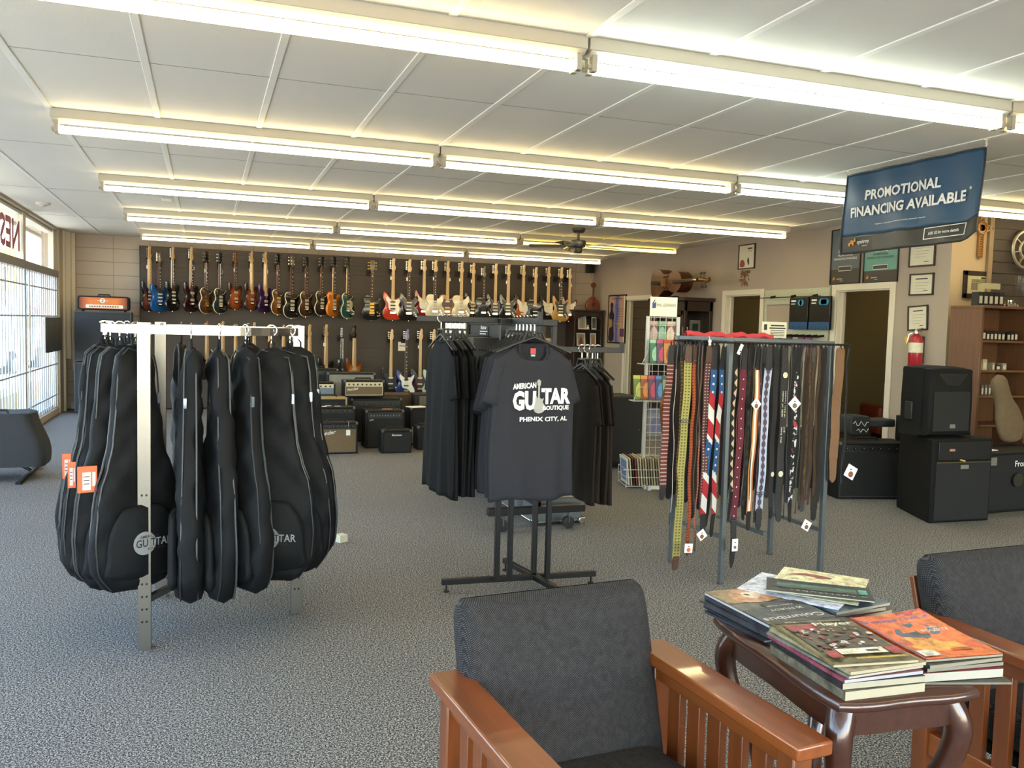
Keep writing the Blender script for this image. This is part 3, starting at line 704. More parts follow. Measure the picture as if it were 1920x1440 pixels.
FAB = mat('black_nylon', '0c0e11', .7, var=.15, scale=9, bump=.5, bscale=26, spec=.22)
ZIP = mat('zip_tape', '3d4145', .5, .2); PIPE = mat('black_piping', '24272a', .4)
def half_w(u, kind):
    """half width of the bag at height u (0 bottom .. 1 top)"""
    pts = {'a': [(0, .10), (.03, .155), (.10, .20), (.22, .208), (.34, .196), (.43, .182), (.51, .150), (.60, .124), (.75, .107), (.88, .098), (.955, .085), (.985, .055), (1, .02)],
           'e': [(0, .09), (.03, .135), (.10, .172), (.22, .178), (.33, .16), (.42, .15), (.52, .12), (.62, .098), (.75, .088), (.88, .082), (.955, .07), (.985, .045), (1, .02)]}[kind]
    for (a, p), (c, q) in zip(pts, pts[1:]):
        if u <= c:
            f = (u-a)/(c-a); f = f*f*(3-2*f)*.5+f*.5; return p+(q-p)*f
    return pts[-1][1]
def gig_bag(loc, rz, label, kind='a', L=1.05, th=.055, seed=0, logo=False, tagc=None, zip_=True, lean=0, sz=1.):
    rd = random.Random(seed); t = thing('gig_bag', label, 'gig bag', loc, rz, 'black gig bags on the round rack')
    t.rotation_euler.y = lean
    ph = [rd.uniform(0, 6) for _ in range(6)]; b = B(); NU, NV = 36, 44
    ztop = -.075
    def surf(i, j):
        a = i*2*PI; u = 1-j
        w = half_w(u, kind)*sz; d = th*(1.0-.35*u)*min(1, ((1-u)*14)**.5)*min(1, (u*22)**.45+.15)
        ca, sa = math.cos(a), math.sin(a)
        x = w*math.copysign(abs(ca)**.72, ca); y = d*math.copysign(abs(sa)**.62, sa)
        z = ztop-L*(1-u)
        wr = .010*math.sin(9*u+ph[0]+2*x*8)+.006*math.sin(23*u+ph[1]-x*30)+.005*math.sin(37*(u+x)+ph[2])+.004*math.sin(52*u-60*x+ph[3])
        y += wr*(.6+u*.2)*(1 if sa > 0 else 1.1); x += .008*math.sin(7*u+ph[4])+.003*math.sin(31*u+ph[5])
        return (x, y, z)
    b.grid(surf, NU, NV, 0, cu=True); b.build('body', FAB, t, sm=60)
    # zipper and piping run round the rim
    for (off, nm_, r_, mm) in ((.5, 'zipper', .0045, ZIP), (-.55, 'piping', .0035, PIPE)):
        pth = []
        for q in range(0, 61):
            s = q/60; uu = 1-abs(2*s-1) if False else None
            if s < .5: u = s*2*.97+.02; sx = 1
            else: u = (1-s)*2*.97+.02; sx = -1
            w = half_w(u, kind)*sz; d = th*(1.0-.35*u)
            pth.append((sx*w*.995*(.965), off*d*1.05, ztop-L*(1-u)))
        bb_ = B(); bb_.tube(pth, r_, 5); bb_.build(nm_, mm, t)
    # front pocket
    pk = [(-.15, .07), (.15, .07), (.165, .16), (.155, .26), (.12, .33), (.07, .37), (-.07, .37), (-.12, .33), (-.155, .26), (-.165, .16)]
    f = sz if kind == 'a' else sz*.86
    b = B(); b.prism([(x*f, ztop-L+z*L/1.05) for x, z in smooth_pts(pk, 3)], -th*1.02-.022, -th*.8, bev=.014); b.build('front_pocket', FAB, t, sm=50)
    b = B(); b.tube([(-.012, 0, ztop-.01), (-.012, 0, ztop+.02), (0, 0, ztop+.035), (.012, 0, ztop+.02), (.012, 0, ztop-.01)], .005, 5); b.build('hang_loop', FAB, t)
    # hanger: chrome hook over the rail
    hk = [(0, 0, ztop+.02), (0, 0, ztop+.05)]
    for q in range(9):
        a = R(-90+q*30); hk.append((.0, .0, .0)) if False else hk.append((.021*math.cos(a), 0, .008+.021*math.sin(a)-.02+.02))
    b = B(); b.tube(hk[:1]+[(0, 0, -.03)]+[(.024*math.cos(R(-90+q*32)), 0, .002+.024*math.sin(R(-90+q*32))) for q in range(8)], .0028, 6); b.build('hanger_hook', CHROME, t)
    b = B(); b.rbox((-.0+half_w(.8, kind)*sz*.97, -.02, ztop-L*.215), (.014, .012, .045), .004, 0); b.build('zip_pull', mat('zip_pull', '8f99a8', .3, .6), t)
    if logo:
        y = -th*1.02-.0235; z = ztop-L*.80
        b = B(); b.lathe([(.05, y-.001), (.05, y+.002)], (0, 0, z), 26, 0, 1); g_ = mat('logo_grey', '8d8f90', .6)
        for s in (-1, 1): b.bb((-.012, y-.002, z-.05*.0), (.012, y-.001, z), 0)
        b.text('AMERICAN', (.02, y-.002, z+.022), (1, 0, 0), (0, 0, 1), h=.012, w=.085, m=1)
        b.text('GU TAR', (.03, y-.002, z-.016), (1, 0, 0), (0, 0, 1), h=.034, w=.14, m=1)
        b.text('BOUTIQUE', (.05, y-.002, z-.032), (1, 0, 0), (0, 0, 1), h=.011, w=.075, m=1)
        b.build('logo_print', [g_, mat('logo_dark', '14161a', .6)], t, sm=0)
        b = B(); b.text('TAR', (.085, y-.003, z-.016), (1, 0, 0), (0, 0, 1), h=.034, w=.075)
        b.build('logo_letters', g_, t, sm=0)
    if tagc:
        tx, tw = tagc; b = B(); y = -th*1.3-.03; z = ztop-L*.525
        b.bb((tx-tw/2, y-.001, z-.055), (tx+tw/2, y+.001, z+.055), 0); b.bb((tx-tw*.25, y-.002, z-.045), (tx+tw*.18, y-.001, z+.03), 1); b.bb((tx+tw*.25, y-.002, z-.03), (tx+tw*.42, y-.001, z+.03), 1)
        for q in range(3): b.bb((tx-tw*.2, y-.0025, z-.02+q*.015), (tx+tw*.1, y-.002, z-.017+q*.015), 2)
        lab(b.build('price_tag', [mat('orange_card', 'e8673a', .5), mat('pink_sticker', 'd9c2c0', .6), INK], t, sm=0), 'orange price tag with pale sticker')
    return t
def ring_pt(deg, z=1.385): return (RC.x+RR*math.cos(R(deg)), RC.y+RR*math.sin(R(deg)), z)
# bag front (-y local) faces the viewer side; plane of each bag holds the radial direction
bags = [
 (172, 8, 'a', 1.02, dict(), 'gig bag hung at the far left of the round rack, mostly behind the others'),
 (183, 6, 'a', 1.03, dict(tagc=(-.150, .034)), 'gig bag with a narrow orange tag at its left edge, outermost with a tag'),
 (195, 8, 'a', 1.05, dict(), 'gig bag between the two with narrow orange tags on the left of the rack'),
 (206, 8, 'a', 1.05, dict(tagc=(-.155, .03)), 'gig bag with a narrow cream and orange tag, left of the wide orange tag'),
 (217, 18, 'a', 1.06, dict(tagc=(-.15, .075)), 'gig bag with the wide orange tag, left of the chrome post'),
 (230, 32, 'a', 1.05, dict(logo=True), 'gig bag with round grey logo, hung facing forward just left of the chrome post'),
 (263, -92, 'e', 1.08, dict(), 'narrow gig bag seen edge-on immediately right of the chrome post'),
 (278, -76, 'e', 1.09, dict(), 'narrow gig bag seen edge-on with long zipper, second right of the chrome post'),
 (293, -58, 'e', 1.07, dict(), 'narrow gig bag seen edge-on with long zipper, third right of the chrome post'),
 (311, -12, 'a', 1.06, dict(logo=True), 'wide gig bag whose white logo letters peek out behind the edge-on bags'),
 (330, -8, 'a', 1.06, dict(), 'wide gig bag second from the right end of the round rack'),
 (350, -12, 'a', 1.05, dict(), 'wide gig bag outermost at the right end of the round rack'),
 (18, -16, 'a', 1.04, dict(), 'gig bag at the rear right of the round rack behind the outermost one'),
 (60, 55, 'a', 1.03, dict(), 'gig bag hung at the back of the round rack, right half'),
 (105, 95, 'a', 1.03, dict(), 'gig bag hung at the back of the round rack, middle'),
 (145, 140, 'a', 1.03, dict(), 'gig bag hung at the back of the round rack, left half')]
for i, (dg, rz, k, L, kw, l) in enumerate(bags):
    gig_bag(ring_pt(dg), R(rz), 'black '+l, k, L, seed=i, sz=.93 if i < 6 else .97, th=.05 if k == 'a' else .062, **kw)

# ================================================================== T-shirt rack
def cotton(name, c):
    return mat(name, c, .9, var=.08, scale=30, bump=.25, bscale=90, spec=.2)
CHAR = cotton('charcoal_cotton', '2b2b30'); DBLK = cotton('black_cotton', '151517'); BRNC = cotton('dark_brown_cotton', '1f1813')
def shirt(loc, rz, label, m_, L=.74, w=.235, seed=0, logo=False, thick=.035, group='shirts on the black rack', droop=0.):
    """hanging T-shirt, collar at z=-.12 under the hook, facing -y"""
    rd = random.Random(seed); ph = [rd.uniform(0, 6) for _ in range(6)]
    t = thing('hanging_shirt', label, 'shirt', loc, rz, group)
    zs = -.13; b = B(); NU, NV = 48, 34
    def hw(u):          # u 0 hem .. 1 collar
        if u < .74: return w*(1.06-.06*u/.74)
        f = (u-.74)/.26
        return w*(1-.10*f) if f < .55 else w*(.945-(f-.55)/.45*.60)
    def surf(i, j):
        a = i*2*PI; u = j; ca, sa = math.cos(a), math.sin(a); W_ = hw(u)
        f = max(0, (u-.74)/.26)
        d = thick*(1-.55*f) + .012*(1-u)
        z = zs-L*(1-u)
        if f > 0:
            # shoulders slope down away from the collar
            z = zs-L*.26*(1-f)*(1) - (.0)
        x = W_*math.copysign(abs(ca)**.8, ca); y = d*math.copysign(abs(sa)**.75, sa)
        if u > .985: z -= (.115 if sa < 0 else .012)*max(0, 1-(x/.10)**2) ; 
        elif f > .6 and sa < 0: z -= .115*((f-.6)/.4)*max(0, 1-(x/.11)**2)
        fold = (.010*math.sin(x*38+ph[0]+u*2)+.006*math.sin(x*71+ph[1]-u*3))*(1-u)**.7
        return (x+.004*math.sin(8*u+ph[2]), y+fold*(1 if sa < 0 else .8), z+.008*math.sin(x*20+ph[3])*(1-u))
    b.grid(surf, NU, NV, 0, cu=True)
    # sleeves
    for s in (-1, 1):
        def sl(i, j, s=s):
            a = i*2*PI; ca, sa = math.cos(a), math.sin(a)
            top = Vector((s*w*.74, 0, zs-.09)); end = Vector((s*(w-.012), .0, zs-.30-droop))
            c = top.lerp(end, j); r_ = .060+(.006)*j; dn = Vector((s*.95, 0, .30)).normalized()
            p = c+dn*(r_*ca*(.8+.2*j))+Vector((0, 1, 0))*(thick*.5*math.copysign(abs(sa)**.8, sa)+.006*math.sin(ca*5+ph[4]))
            return tuple(p)
        b.grid(sl, 16, 8, 0, cu=True)
    o = b.build('cloth', m_, t, sm=80)
    q = o.modifiers.new('s', 'SOLIDIFY'); q.thickness = .0025
    b = B(); rim = []
    for i in range(32):
        a = i/32*2*PI; p = surf(i/32, 1.0); rim.append(p)
    b.tube(rim, .007, 6, closed=True); b.build('collar', m_, t)
    b = B(); ang = [(-.20, zs-.045), (-.10, zs-.005), (0, zs+.03), (.10, zs-.005), (.20, zs-.045)]
    b.tube([(x, .0, z) for x, z in ang], .007, 6); b.tube([(-.06, 0, zs+.012), (-.04, 0, zs+.055), (.04, 0, zs+.055), (.06, 0, zs+.012)], .006, 6); b.build('hanger', BLKP, t)
    b = B(); b.tube([(0, 0, zs+.05), (0, 0, -.04)]+[(0, .022*math.cos(R(-90+q*32)), -.018+.022*math.sin(R(-90+q*32))) for q in range(8)], .003, 6); b.build('hanger_hook', CHROME, t)
    if logo:
        def on(x, z):   # front surface depth of the chest
            u = 1-(zs-z)/L; W_ = hw(u); ca = min(.999, abs(x)/W_)**(1/.8); sa = math.sqrt(1-ca*ca)
            d = thick*(1-.55*max(0, (u-.74)/.26))+.012*(1-u); y = -d*sa**.75
            fold = (.010*math.sin(x*38+ph[0]+u*2)+.006*math.sin(x*71+ph[1]-u*3))*(1-max(0, min(1, u)))**.7
            return y+fold-.0048
        lg = B()
        lg.text('AMERICAN', (-.062, 0, -.300), (.99, 0, .06), (0, 0, 1), h=.028, w=.125, bold=.04)
        lg.text('GU', (-.062, 0, -.405), (1, 0, 0), (0, 0, 1), h=.095, w=.125, bold=.05)
        lg.text('TAR', (.108, 0, -.375), (1, 0, 0), (0, 0, 1), h=.078, w=.165, bold=.05)
        lg.text('BOUTIQUE', (.108, 0, -.408), (1, 0, 0), (0, 0, 1), h=.026, w=.150, bold=.04)
        lg.text('PHENIX CITY, AL', (.045, 0, -.462), (1, 0, 0), (0, 0, 1), h=.026, w=.26, bold=.03)
        k = len(lg.v)
        gt = smooth_pts([(0, -.42), (.022, -.41), (.03, -.385), (.018, -.365), (.024, -.345), (.014, -.35), (.006, -.345), (-.006, -.345), (-.012, -.335), (-.022, -.33), (-.018, -.36), (-.026, -.385), (-.020, -.41)], 2)
        lg.prism([(x+.014, z) for x, z in gt], 0, .001, 1); lg.bb((.010, 0, -.35), (.018, .001, -.285), 1)
        lg.prism([(x+.014, z) for x, z in ((-.007, -.285), (.007, -.285), (.010, -.262), (0, -.255), (-.010, -.262))], 0, .001, 1)
        lg.v = [(x, on(x, z-.048)+y, z-.048) for x, y, z in lg.v]
        lg.build('chest_print', [mat('white_print', 'dedede', .8), mat('grey_print', '9a9894', .8)], t, sm=0)
        b = B(); y = thick*.40
        b.bb((-.014, y-.006, zs-.052), (.014, y-.004, zs-.025), 0); b.bb((-.011, y-.006, zs-.064), (.011, y-.004, zs-.055), 1)
        lab(b.build('neck_label', [mat('red_label', 'b8404a', .6), mat('teal_label', '9bb8b8', .6)], t, sm=0), 'red and white neck label')
    return t
tr = thing('shirt_rack', 'black four-way shirt rack on a low cross base behind the grey armchair', 'garment rack', (1.64, 4.33, 0))
for (x, y) in ((-.155, -.035), (-.065, .01), (.085, .03), (.14, -.035)):
    b = B(); b.bb((x-.0135, y-.0135, .06), (x+.0135, y+.0135, 1.32 if abs(x) < .1 else 1.47)); b.build('post', BLK, tr, bevel=.002)
for (a, c, w_) in (((-.44, .04, .055), (.44, -.02, .055), .028), ((.03, .36, .055), (.14, -.42, .055), .028)):
    b = B(); b.sq([a, c], .03, .03); b.build('foot_bar', BLK, tr, bevel=.002)
    for p_ in (a, c):
        v = Vector(p_)*.94; b = B(); b.cyl((v.x, v.y, 0), (v.x, v.y, .008), .016); b.cyl((v.x, v.y, 0), (v.x, v.y, .05), .005); b.build('glide', BLK, tr)
for (a, c, z) in (((.0, .02), (.57, .0), 1.315), ((-.60, .04), (0, .0), 1.462), ((-.1, .06), (-.135, -.52), 1.462), ((.0, .0), (.05, .5), 1.40)):
    b = B(); b.sq([(a[0], a[1], z), (c[0], c[1], z)], .02, .03); v = Vector((c[0]-a[0], c[1]-a[1], 0)).normalized()*.0
    b.box((c[0], c[1], z+.015), (.022, .022, .06)); b.build('arm', BLK, tr, bevel=.002)
b = B(); b.bb((-.17, -.05, 1.28), (.155, .045, 1.30)); b.bb((-.17, -.05, 1.44), (.155, .045, 1.475)); b.build('cross_plate', BLK, tr, bevel=.003)
# front arm shirts (front one carries the print)
for i in range(6):
    f = i/5; x = 1.505+f*.03; y = 3.88+f*.34
    rz = 3-3*f
    l = ['charcoal T-shirt with large white guitar shop print, hung at the front of the rack'] + ['charcoal T-shirt right behind the printed one', 'charcoal T-shirt second behind the printed one, left sleeve showing', 'charcoal T-shirt third behind the printed one, its left edge stepping out', 'dark T-shirt fourth behind the printed one on the front arm', 'dark T-shirt at the back of the front arm row'][:5]
    shirt((x, y, 1.484), R(rz), l[i], CHAR if i < 4 else DBLK, L=.76, w=.212, seed=i+3, logo=(i == 0), droop=.02*i)
for i in range(6):
    x = 1.165+.027*i
    shirt((x, 4.35+.006*i, 1.484), R(90+[3, 0, 4, 1, 3, 0][i]), ['black T-shirt hung outermost on the left arm of the rack', 'black T-shirt second from the outer end of the left arm', 'black T-shirt third from the outer end of the left arm', 'black T-shirt third from the post on the left arm', 'black T-shirt second from the post on the left arm', 'black T-shirt nearest the post on the left arm'][i], DBLK, L=.80, w=.225, seed=i+20, thick=.012)
for i in range(4):
    x = 1.965+.032*i
    shirt((x, 4.33, 1.338), R(90+[2, 0, 3, 1][i]), ['dark brown T-shirt nearest the post on the right arm', 'dark brown T-shirt second from the post on the right arm', 'dark brown T-shirt third from the post on the right arm', 'dark brown T-shirt outermost on the right arm'][i], BRNC, L=.72, w=.20, seed=i+40, thick=.013)
# ================================================================== strap rack
sr = thing('strap_rack', 'grey square-tube rack hung with many guitar straps', 'display rack', (3.1, 4.35, 0))
lx, rx, fy, by_, zt = -.33, .36, -.245, .24, 1.405
TUB = mat('grey_tube', '5d6264', .4, .5)
for (x, y, z) in ((lx, fy, zt), (rx, fy, zt-.01), (lx-.04, by_, zt), (rx, by_, zt)):
    b = B(); b.bb((x-.014, y-.014, .0), (x+.014, y+.014, z)); b.bb((x-.015, y-.015, 0), (x+.015, y+.015, .012), 1); b.build('leg', [TUB, STEEL], sr, bevel=.002)
for (a, c) in (((lx, fy, zt-.012), (rx, fy, zt-.022)), ((lx-.04, by_, zt-.012), (rx, by_, zt-.012)), ((lx, fy, zt-.012), (lx-.04, by_, zt-.012)), ((rx, fy, zt-.022), (rx, by_, zt-.012)),
               ((lx, fy, .27), (lx-.04, by_, .27)), ((rx, fy, .27), (rx, by_, .27)), ((-.04, -.245, .27), (-.04, by_, .27))):
    b = B(); b.sq([a, c], .022, .022); b.build('cross_bar', TUB, sr, bevel=.002)
b = B(); b.cyl((-.47, fy-.015, zt-.03), (.48, fy-.015, zt-.03), .006); b.build('hanging_rod', BLK, sr)
b = B(); b.cyl((-.47, by_-.1, zt-.03), (.48, by_-.1, zt-.03), .006); b.build('hanging_rod', BLK, sr)
b = B()
b.grid(lambda u, v: (-.33+.63*u, by_+.03*math.sin(v*PI*2)*.8, zt+.005+.02*math.cos(v*PI*2)+.006*math.sin(u*23)+.004*math.sin(u*51)), 40, 10)
tag(b.build('red_cloth', mat('red_cloth', 'c23a40', .8), loc=(3.1, 4.35, 0)), 'crumpled bright red cloth draped along the back top bar of the strap rack', 'cloth')

def strap_mat(name, kind, c1, c2, c3=None):
    if name in _M: return _M[name]
    n = N(name); o = n.xyz(); z = o[2]; x = o[0]; A, Bc, Cc = lin(c1), lin(c2), lin(c3 or c2)
    def fr(v, k): return n.ma('FRACT', n.ma('MULTIPLY', n.ma('ADD', v, 10), k))
    if kind == 'stripe': f = n.ma('LESS_THAN', fr(z, 48), .28); col = n.mix(f, A, Bc)
    elif kind == 'weave':
        f = n.ma('LESS_THAN', fr(z, 60), .4); g = n.ma('LESS_THAN', n.ma('ABSOLUTE', n.ma('SUBTRACT', n.ma('ABSOLUTE', x), .010)), .005); col = n.mix(n.ma('MULTIPLY', f, g), A, Bc)
    elif kind == 'stud':
        dz = n.ma('SUBTRACT', fr(z, 18), .5); dz = n.ma('DIVIDE', dz, 18); r_ = n.ma('ADD', n.ma('MULTIPLY', dz, dz), n.ma('MULTIPLY', x, x)); f = n.ma('LESS_THAN', r_, .000016); col = n.mix(f, A, Bc)
    elif kind == 'wave':
        s = n.ma('ABSOLUTE', n.ma('SINE', n.ma('MULTIPLY', z, 75))); f = n.ma('LESS_THAN', n.ma('ABSOLUTE', x), n.ma('ADD', n.ma('MULTIPLY', s, .010), .004)); col = n.mix(f, A, Bc)
        e = n.ma('GREATER_THAN', n.ma('ABSOLUTE', x), .019); col = n.mix(e, col, Cc)
    elif kind == 'scallop':
        s = n.ma('ADD', n.ma('MULTIPLY', n.ma('SINE', n.ma('MULTIPLY', z, 110)), .012), x); f = n.ma('LESS_THAN', s, .002); col = n.mix(f, A, Bc)
    elif kind == 'flag':
        dd = n.ma('ADD', n.ma('MULTIPLY', x, .9), z)
        f = n.ma('LESS_THAN', n.ma('FRACT', n.ma('ADD', n.ma('MULTIPLY', dd, 6.0), 10.1)), .52); col = n.mix(f, A, Bc)
        zz = n.ma('FRACT', n.ma('ADD', n.ma('MULTIPLY', dd, 2.25), 10.62)); blue = n.ma('LESS_THAN', zz, .40)
        st = n.ma('LESS_THAN', n.ma('FRACT', n.ma('MULTIPLY', z, 22)), .25); st = n.ma('MULTIPLY', st, n.ma('LESS_THAN', n.ma('ABSOLUTE', x), .007))
        bl = n.mix(st, Cc, A); col = n.mix(blue, col, bl)
    elif kind == 'blotch':
        f = n.ma('GREATER_THAN', n.noise(38, 3), .56); col = n.mix(f, A, Bc); g = n.ma('GREATER_THAN', n.noise(19, 2, out=0), .62); col = n.mix(g, col, Cc)
    elif kind == 'bands':
        f = n.ma('GREATER_THAN', x, .006); col = n.mix(f, A, Bc); g = n.ma('LESS_THAN', x, -.010); col = n.mix(g, col, Cc)
    else:
        col = n.mix(n.noise(14), A, Bc)
    n.lk(col, n.b.inputs['Base Color']); n.b.inputs['Roughness'].default_value = .75 if kind != 'plain' else .6
    n.bump(n.noise(220, 2), .3, .003); _M[name] = n.m; return n.m
LEB = mat('brown_leather', '4c3224', .5, bump=.3); LEK = mat('black_leather', '1b1a1b', .5, bump=.3)
def strap(px, L, w, rz, m_, label, tabm=LEK, y=4.085, tab=.075, tabw=None, loop=None, buckle=0, lean=0., tail=.07, z0=1.365, studs=False, texts=None, name='guitar_strap'):
    p = PY(px, 640, y); t = thing(name, label, 'guitar strap', (p.x, y, z0), rz, 'guitar straps on the grey rack')
    t.rotation_euler.y = lean
    rd = random.Random(int(px*7)); a1, a2 = rd.uniform(0, 6), rd.uniform(0, 6)
    def yo(z): return .004*math.sin(z*9+a1)+.003*math.sin(z*21+a2)
    tw = tabw or w*.9
    def ribbon(b, z_a, z_b, wa, wb, th, m=0, nseg=24, round_=0):
        rows = nseg
        def f(i, j):
            z = z_a+(z_b-z_a)*j; wd = (wa+(wb-wa)*j)/2
            if round_:
                e = (1-j) if round_ > 0 else j; wd *= math.sqrt(max(.04, 1-max(0, 1-e*5)**2))
            q = i*4
            if q < 1: x = -wd+2*wd*q; yy = -th/2
            elif q < 2: x = wd; yy = -th/2+th*(q-1)
            elif q < 3: x = wd-2*wd*(q-2); yy = th/2
            else: x = -wd; yy = th/2-th*(q-3)
            return (x, yy+yo(z), z)
        b.grid(f, 4, rows, m, cu=True)
        vs = len(b.v); b.f.append((vs-4, vs-3, vs-2, vs-1)); b.m.append(m)
        b.f.append((vs-4*(rows+1), vs-4*(rows+1)+1, vs-4*(rows+1)+2, vs-4*(rows+1)+3)); b.m.append(m)
    b = B(); ribbon(b, -tab, -L+tail, w, w, .0035); b.build('webbing', m_, t, sm=30)
    b = B(); ribbon(b, -tab-.012, -.006, tw, tw*.8, .006, round_=1, nseg=8); b.build('leather_tab', tabm, t, sm=30)
    b = B(); ribbon(b, -L+tail+.012, -L, tw, tw*.75, .006, round_=1, nseg=8); lab(b.build('leather_tab', tabm, t, sm=30), 'lower leather end tab')
    b = B(); b.tube([(0, 0, -.015), (0, .004, 0), (0, .0, .012), (0, -.004, 0), (0, -.004, -.015)], .0025, 5); b.build('hang_loop', BLK, t)
    if buckle:
        b = B(); z = -buckle
        b.tube([(-w/2-.004, -.008, z), (w/2+.004, -.008, z), (w/2+.004, -.008, z-.014), (-w/2-.004, -.008, z-.014)], .0025, 6, closed=True); b.build('buckle', STEEL, t)
    if studs:
        b = B()
        for sx in (-1, 1): b.lathe([(.003, -.007), (.0035, -.004)], (sx*w*.22, 0, -tab+.006), 8, 0, 1); b.lathe([(.003, -.007), (.0035, -.004)], (sx*w*.22, 0, -L+tail-.004), 8, 0, 1)
        b.build('rivet', CHROME, t)
    if texts:
        b = B(); texts(b); b.build('printed_lettering', mat('strap_print', 'c9c4a8', .7), t, sm=0)
    return t
def hang_card(px, py, y, w_, rz, label, dark='7a4a36', rot=45, h_=None):
    p = PY(px, py, y); t = thing('hang_card', label, 'tag', p, R(rz), 'white cards on the straps')
    h_ = h_ or w_; b = B(); q = Matrix.Rotation(R(rot), 3, 'Y')
    b.box((0, 0, 0), (w_, .0015, h_), 0, q); b.build('card', PAPER, t, sm=0)
    b = B(); b.lathe([(w_*.24, -.0018), (w_*.24, -.0008)], (0, 0, -h_*.18), 16, 0, 1); b.bb((-w_*.10, -.0018, h_*.18), (w_*.10, -.0008, h_*.26), 1); b.build('print', [mat('print_'+dark, dark, .7), INK], t, sm=0)
    return t
Sm = strap_mat
def beaut(b):
    b.text('the beautiful side of music', (-.006, -.008, -.56), (0, 0, 1), (-1, 0, 0), h=.012, w=.30, al='l')
    b.text('guitar and bass heroes', (.014, -.008, -.50), (0, 0, 1), (-1, 0, 0), h=.012, w=.24, al='l')
    for z in (-.17, -.74): b.lathe([(.017, -.0075), (.017, -.0065)], (0, 0, z), 16, 0, 1)
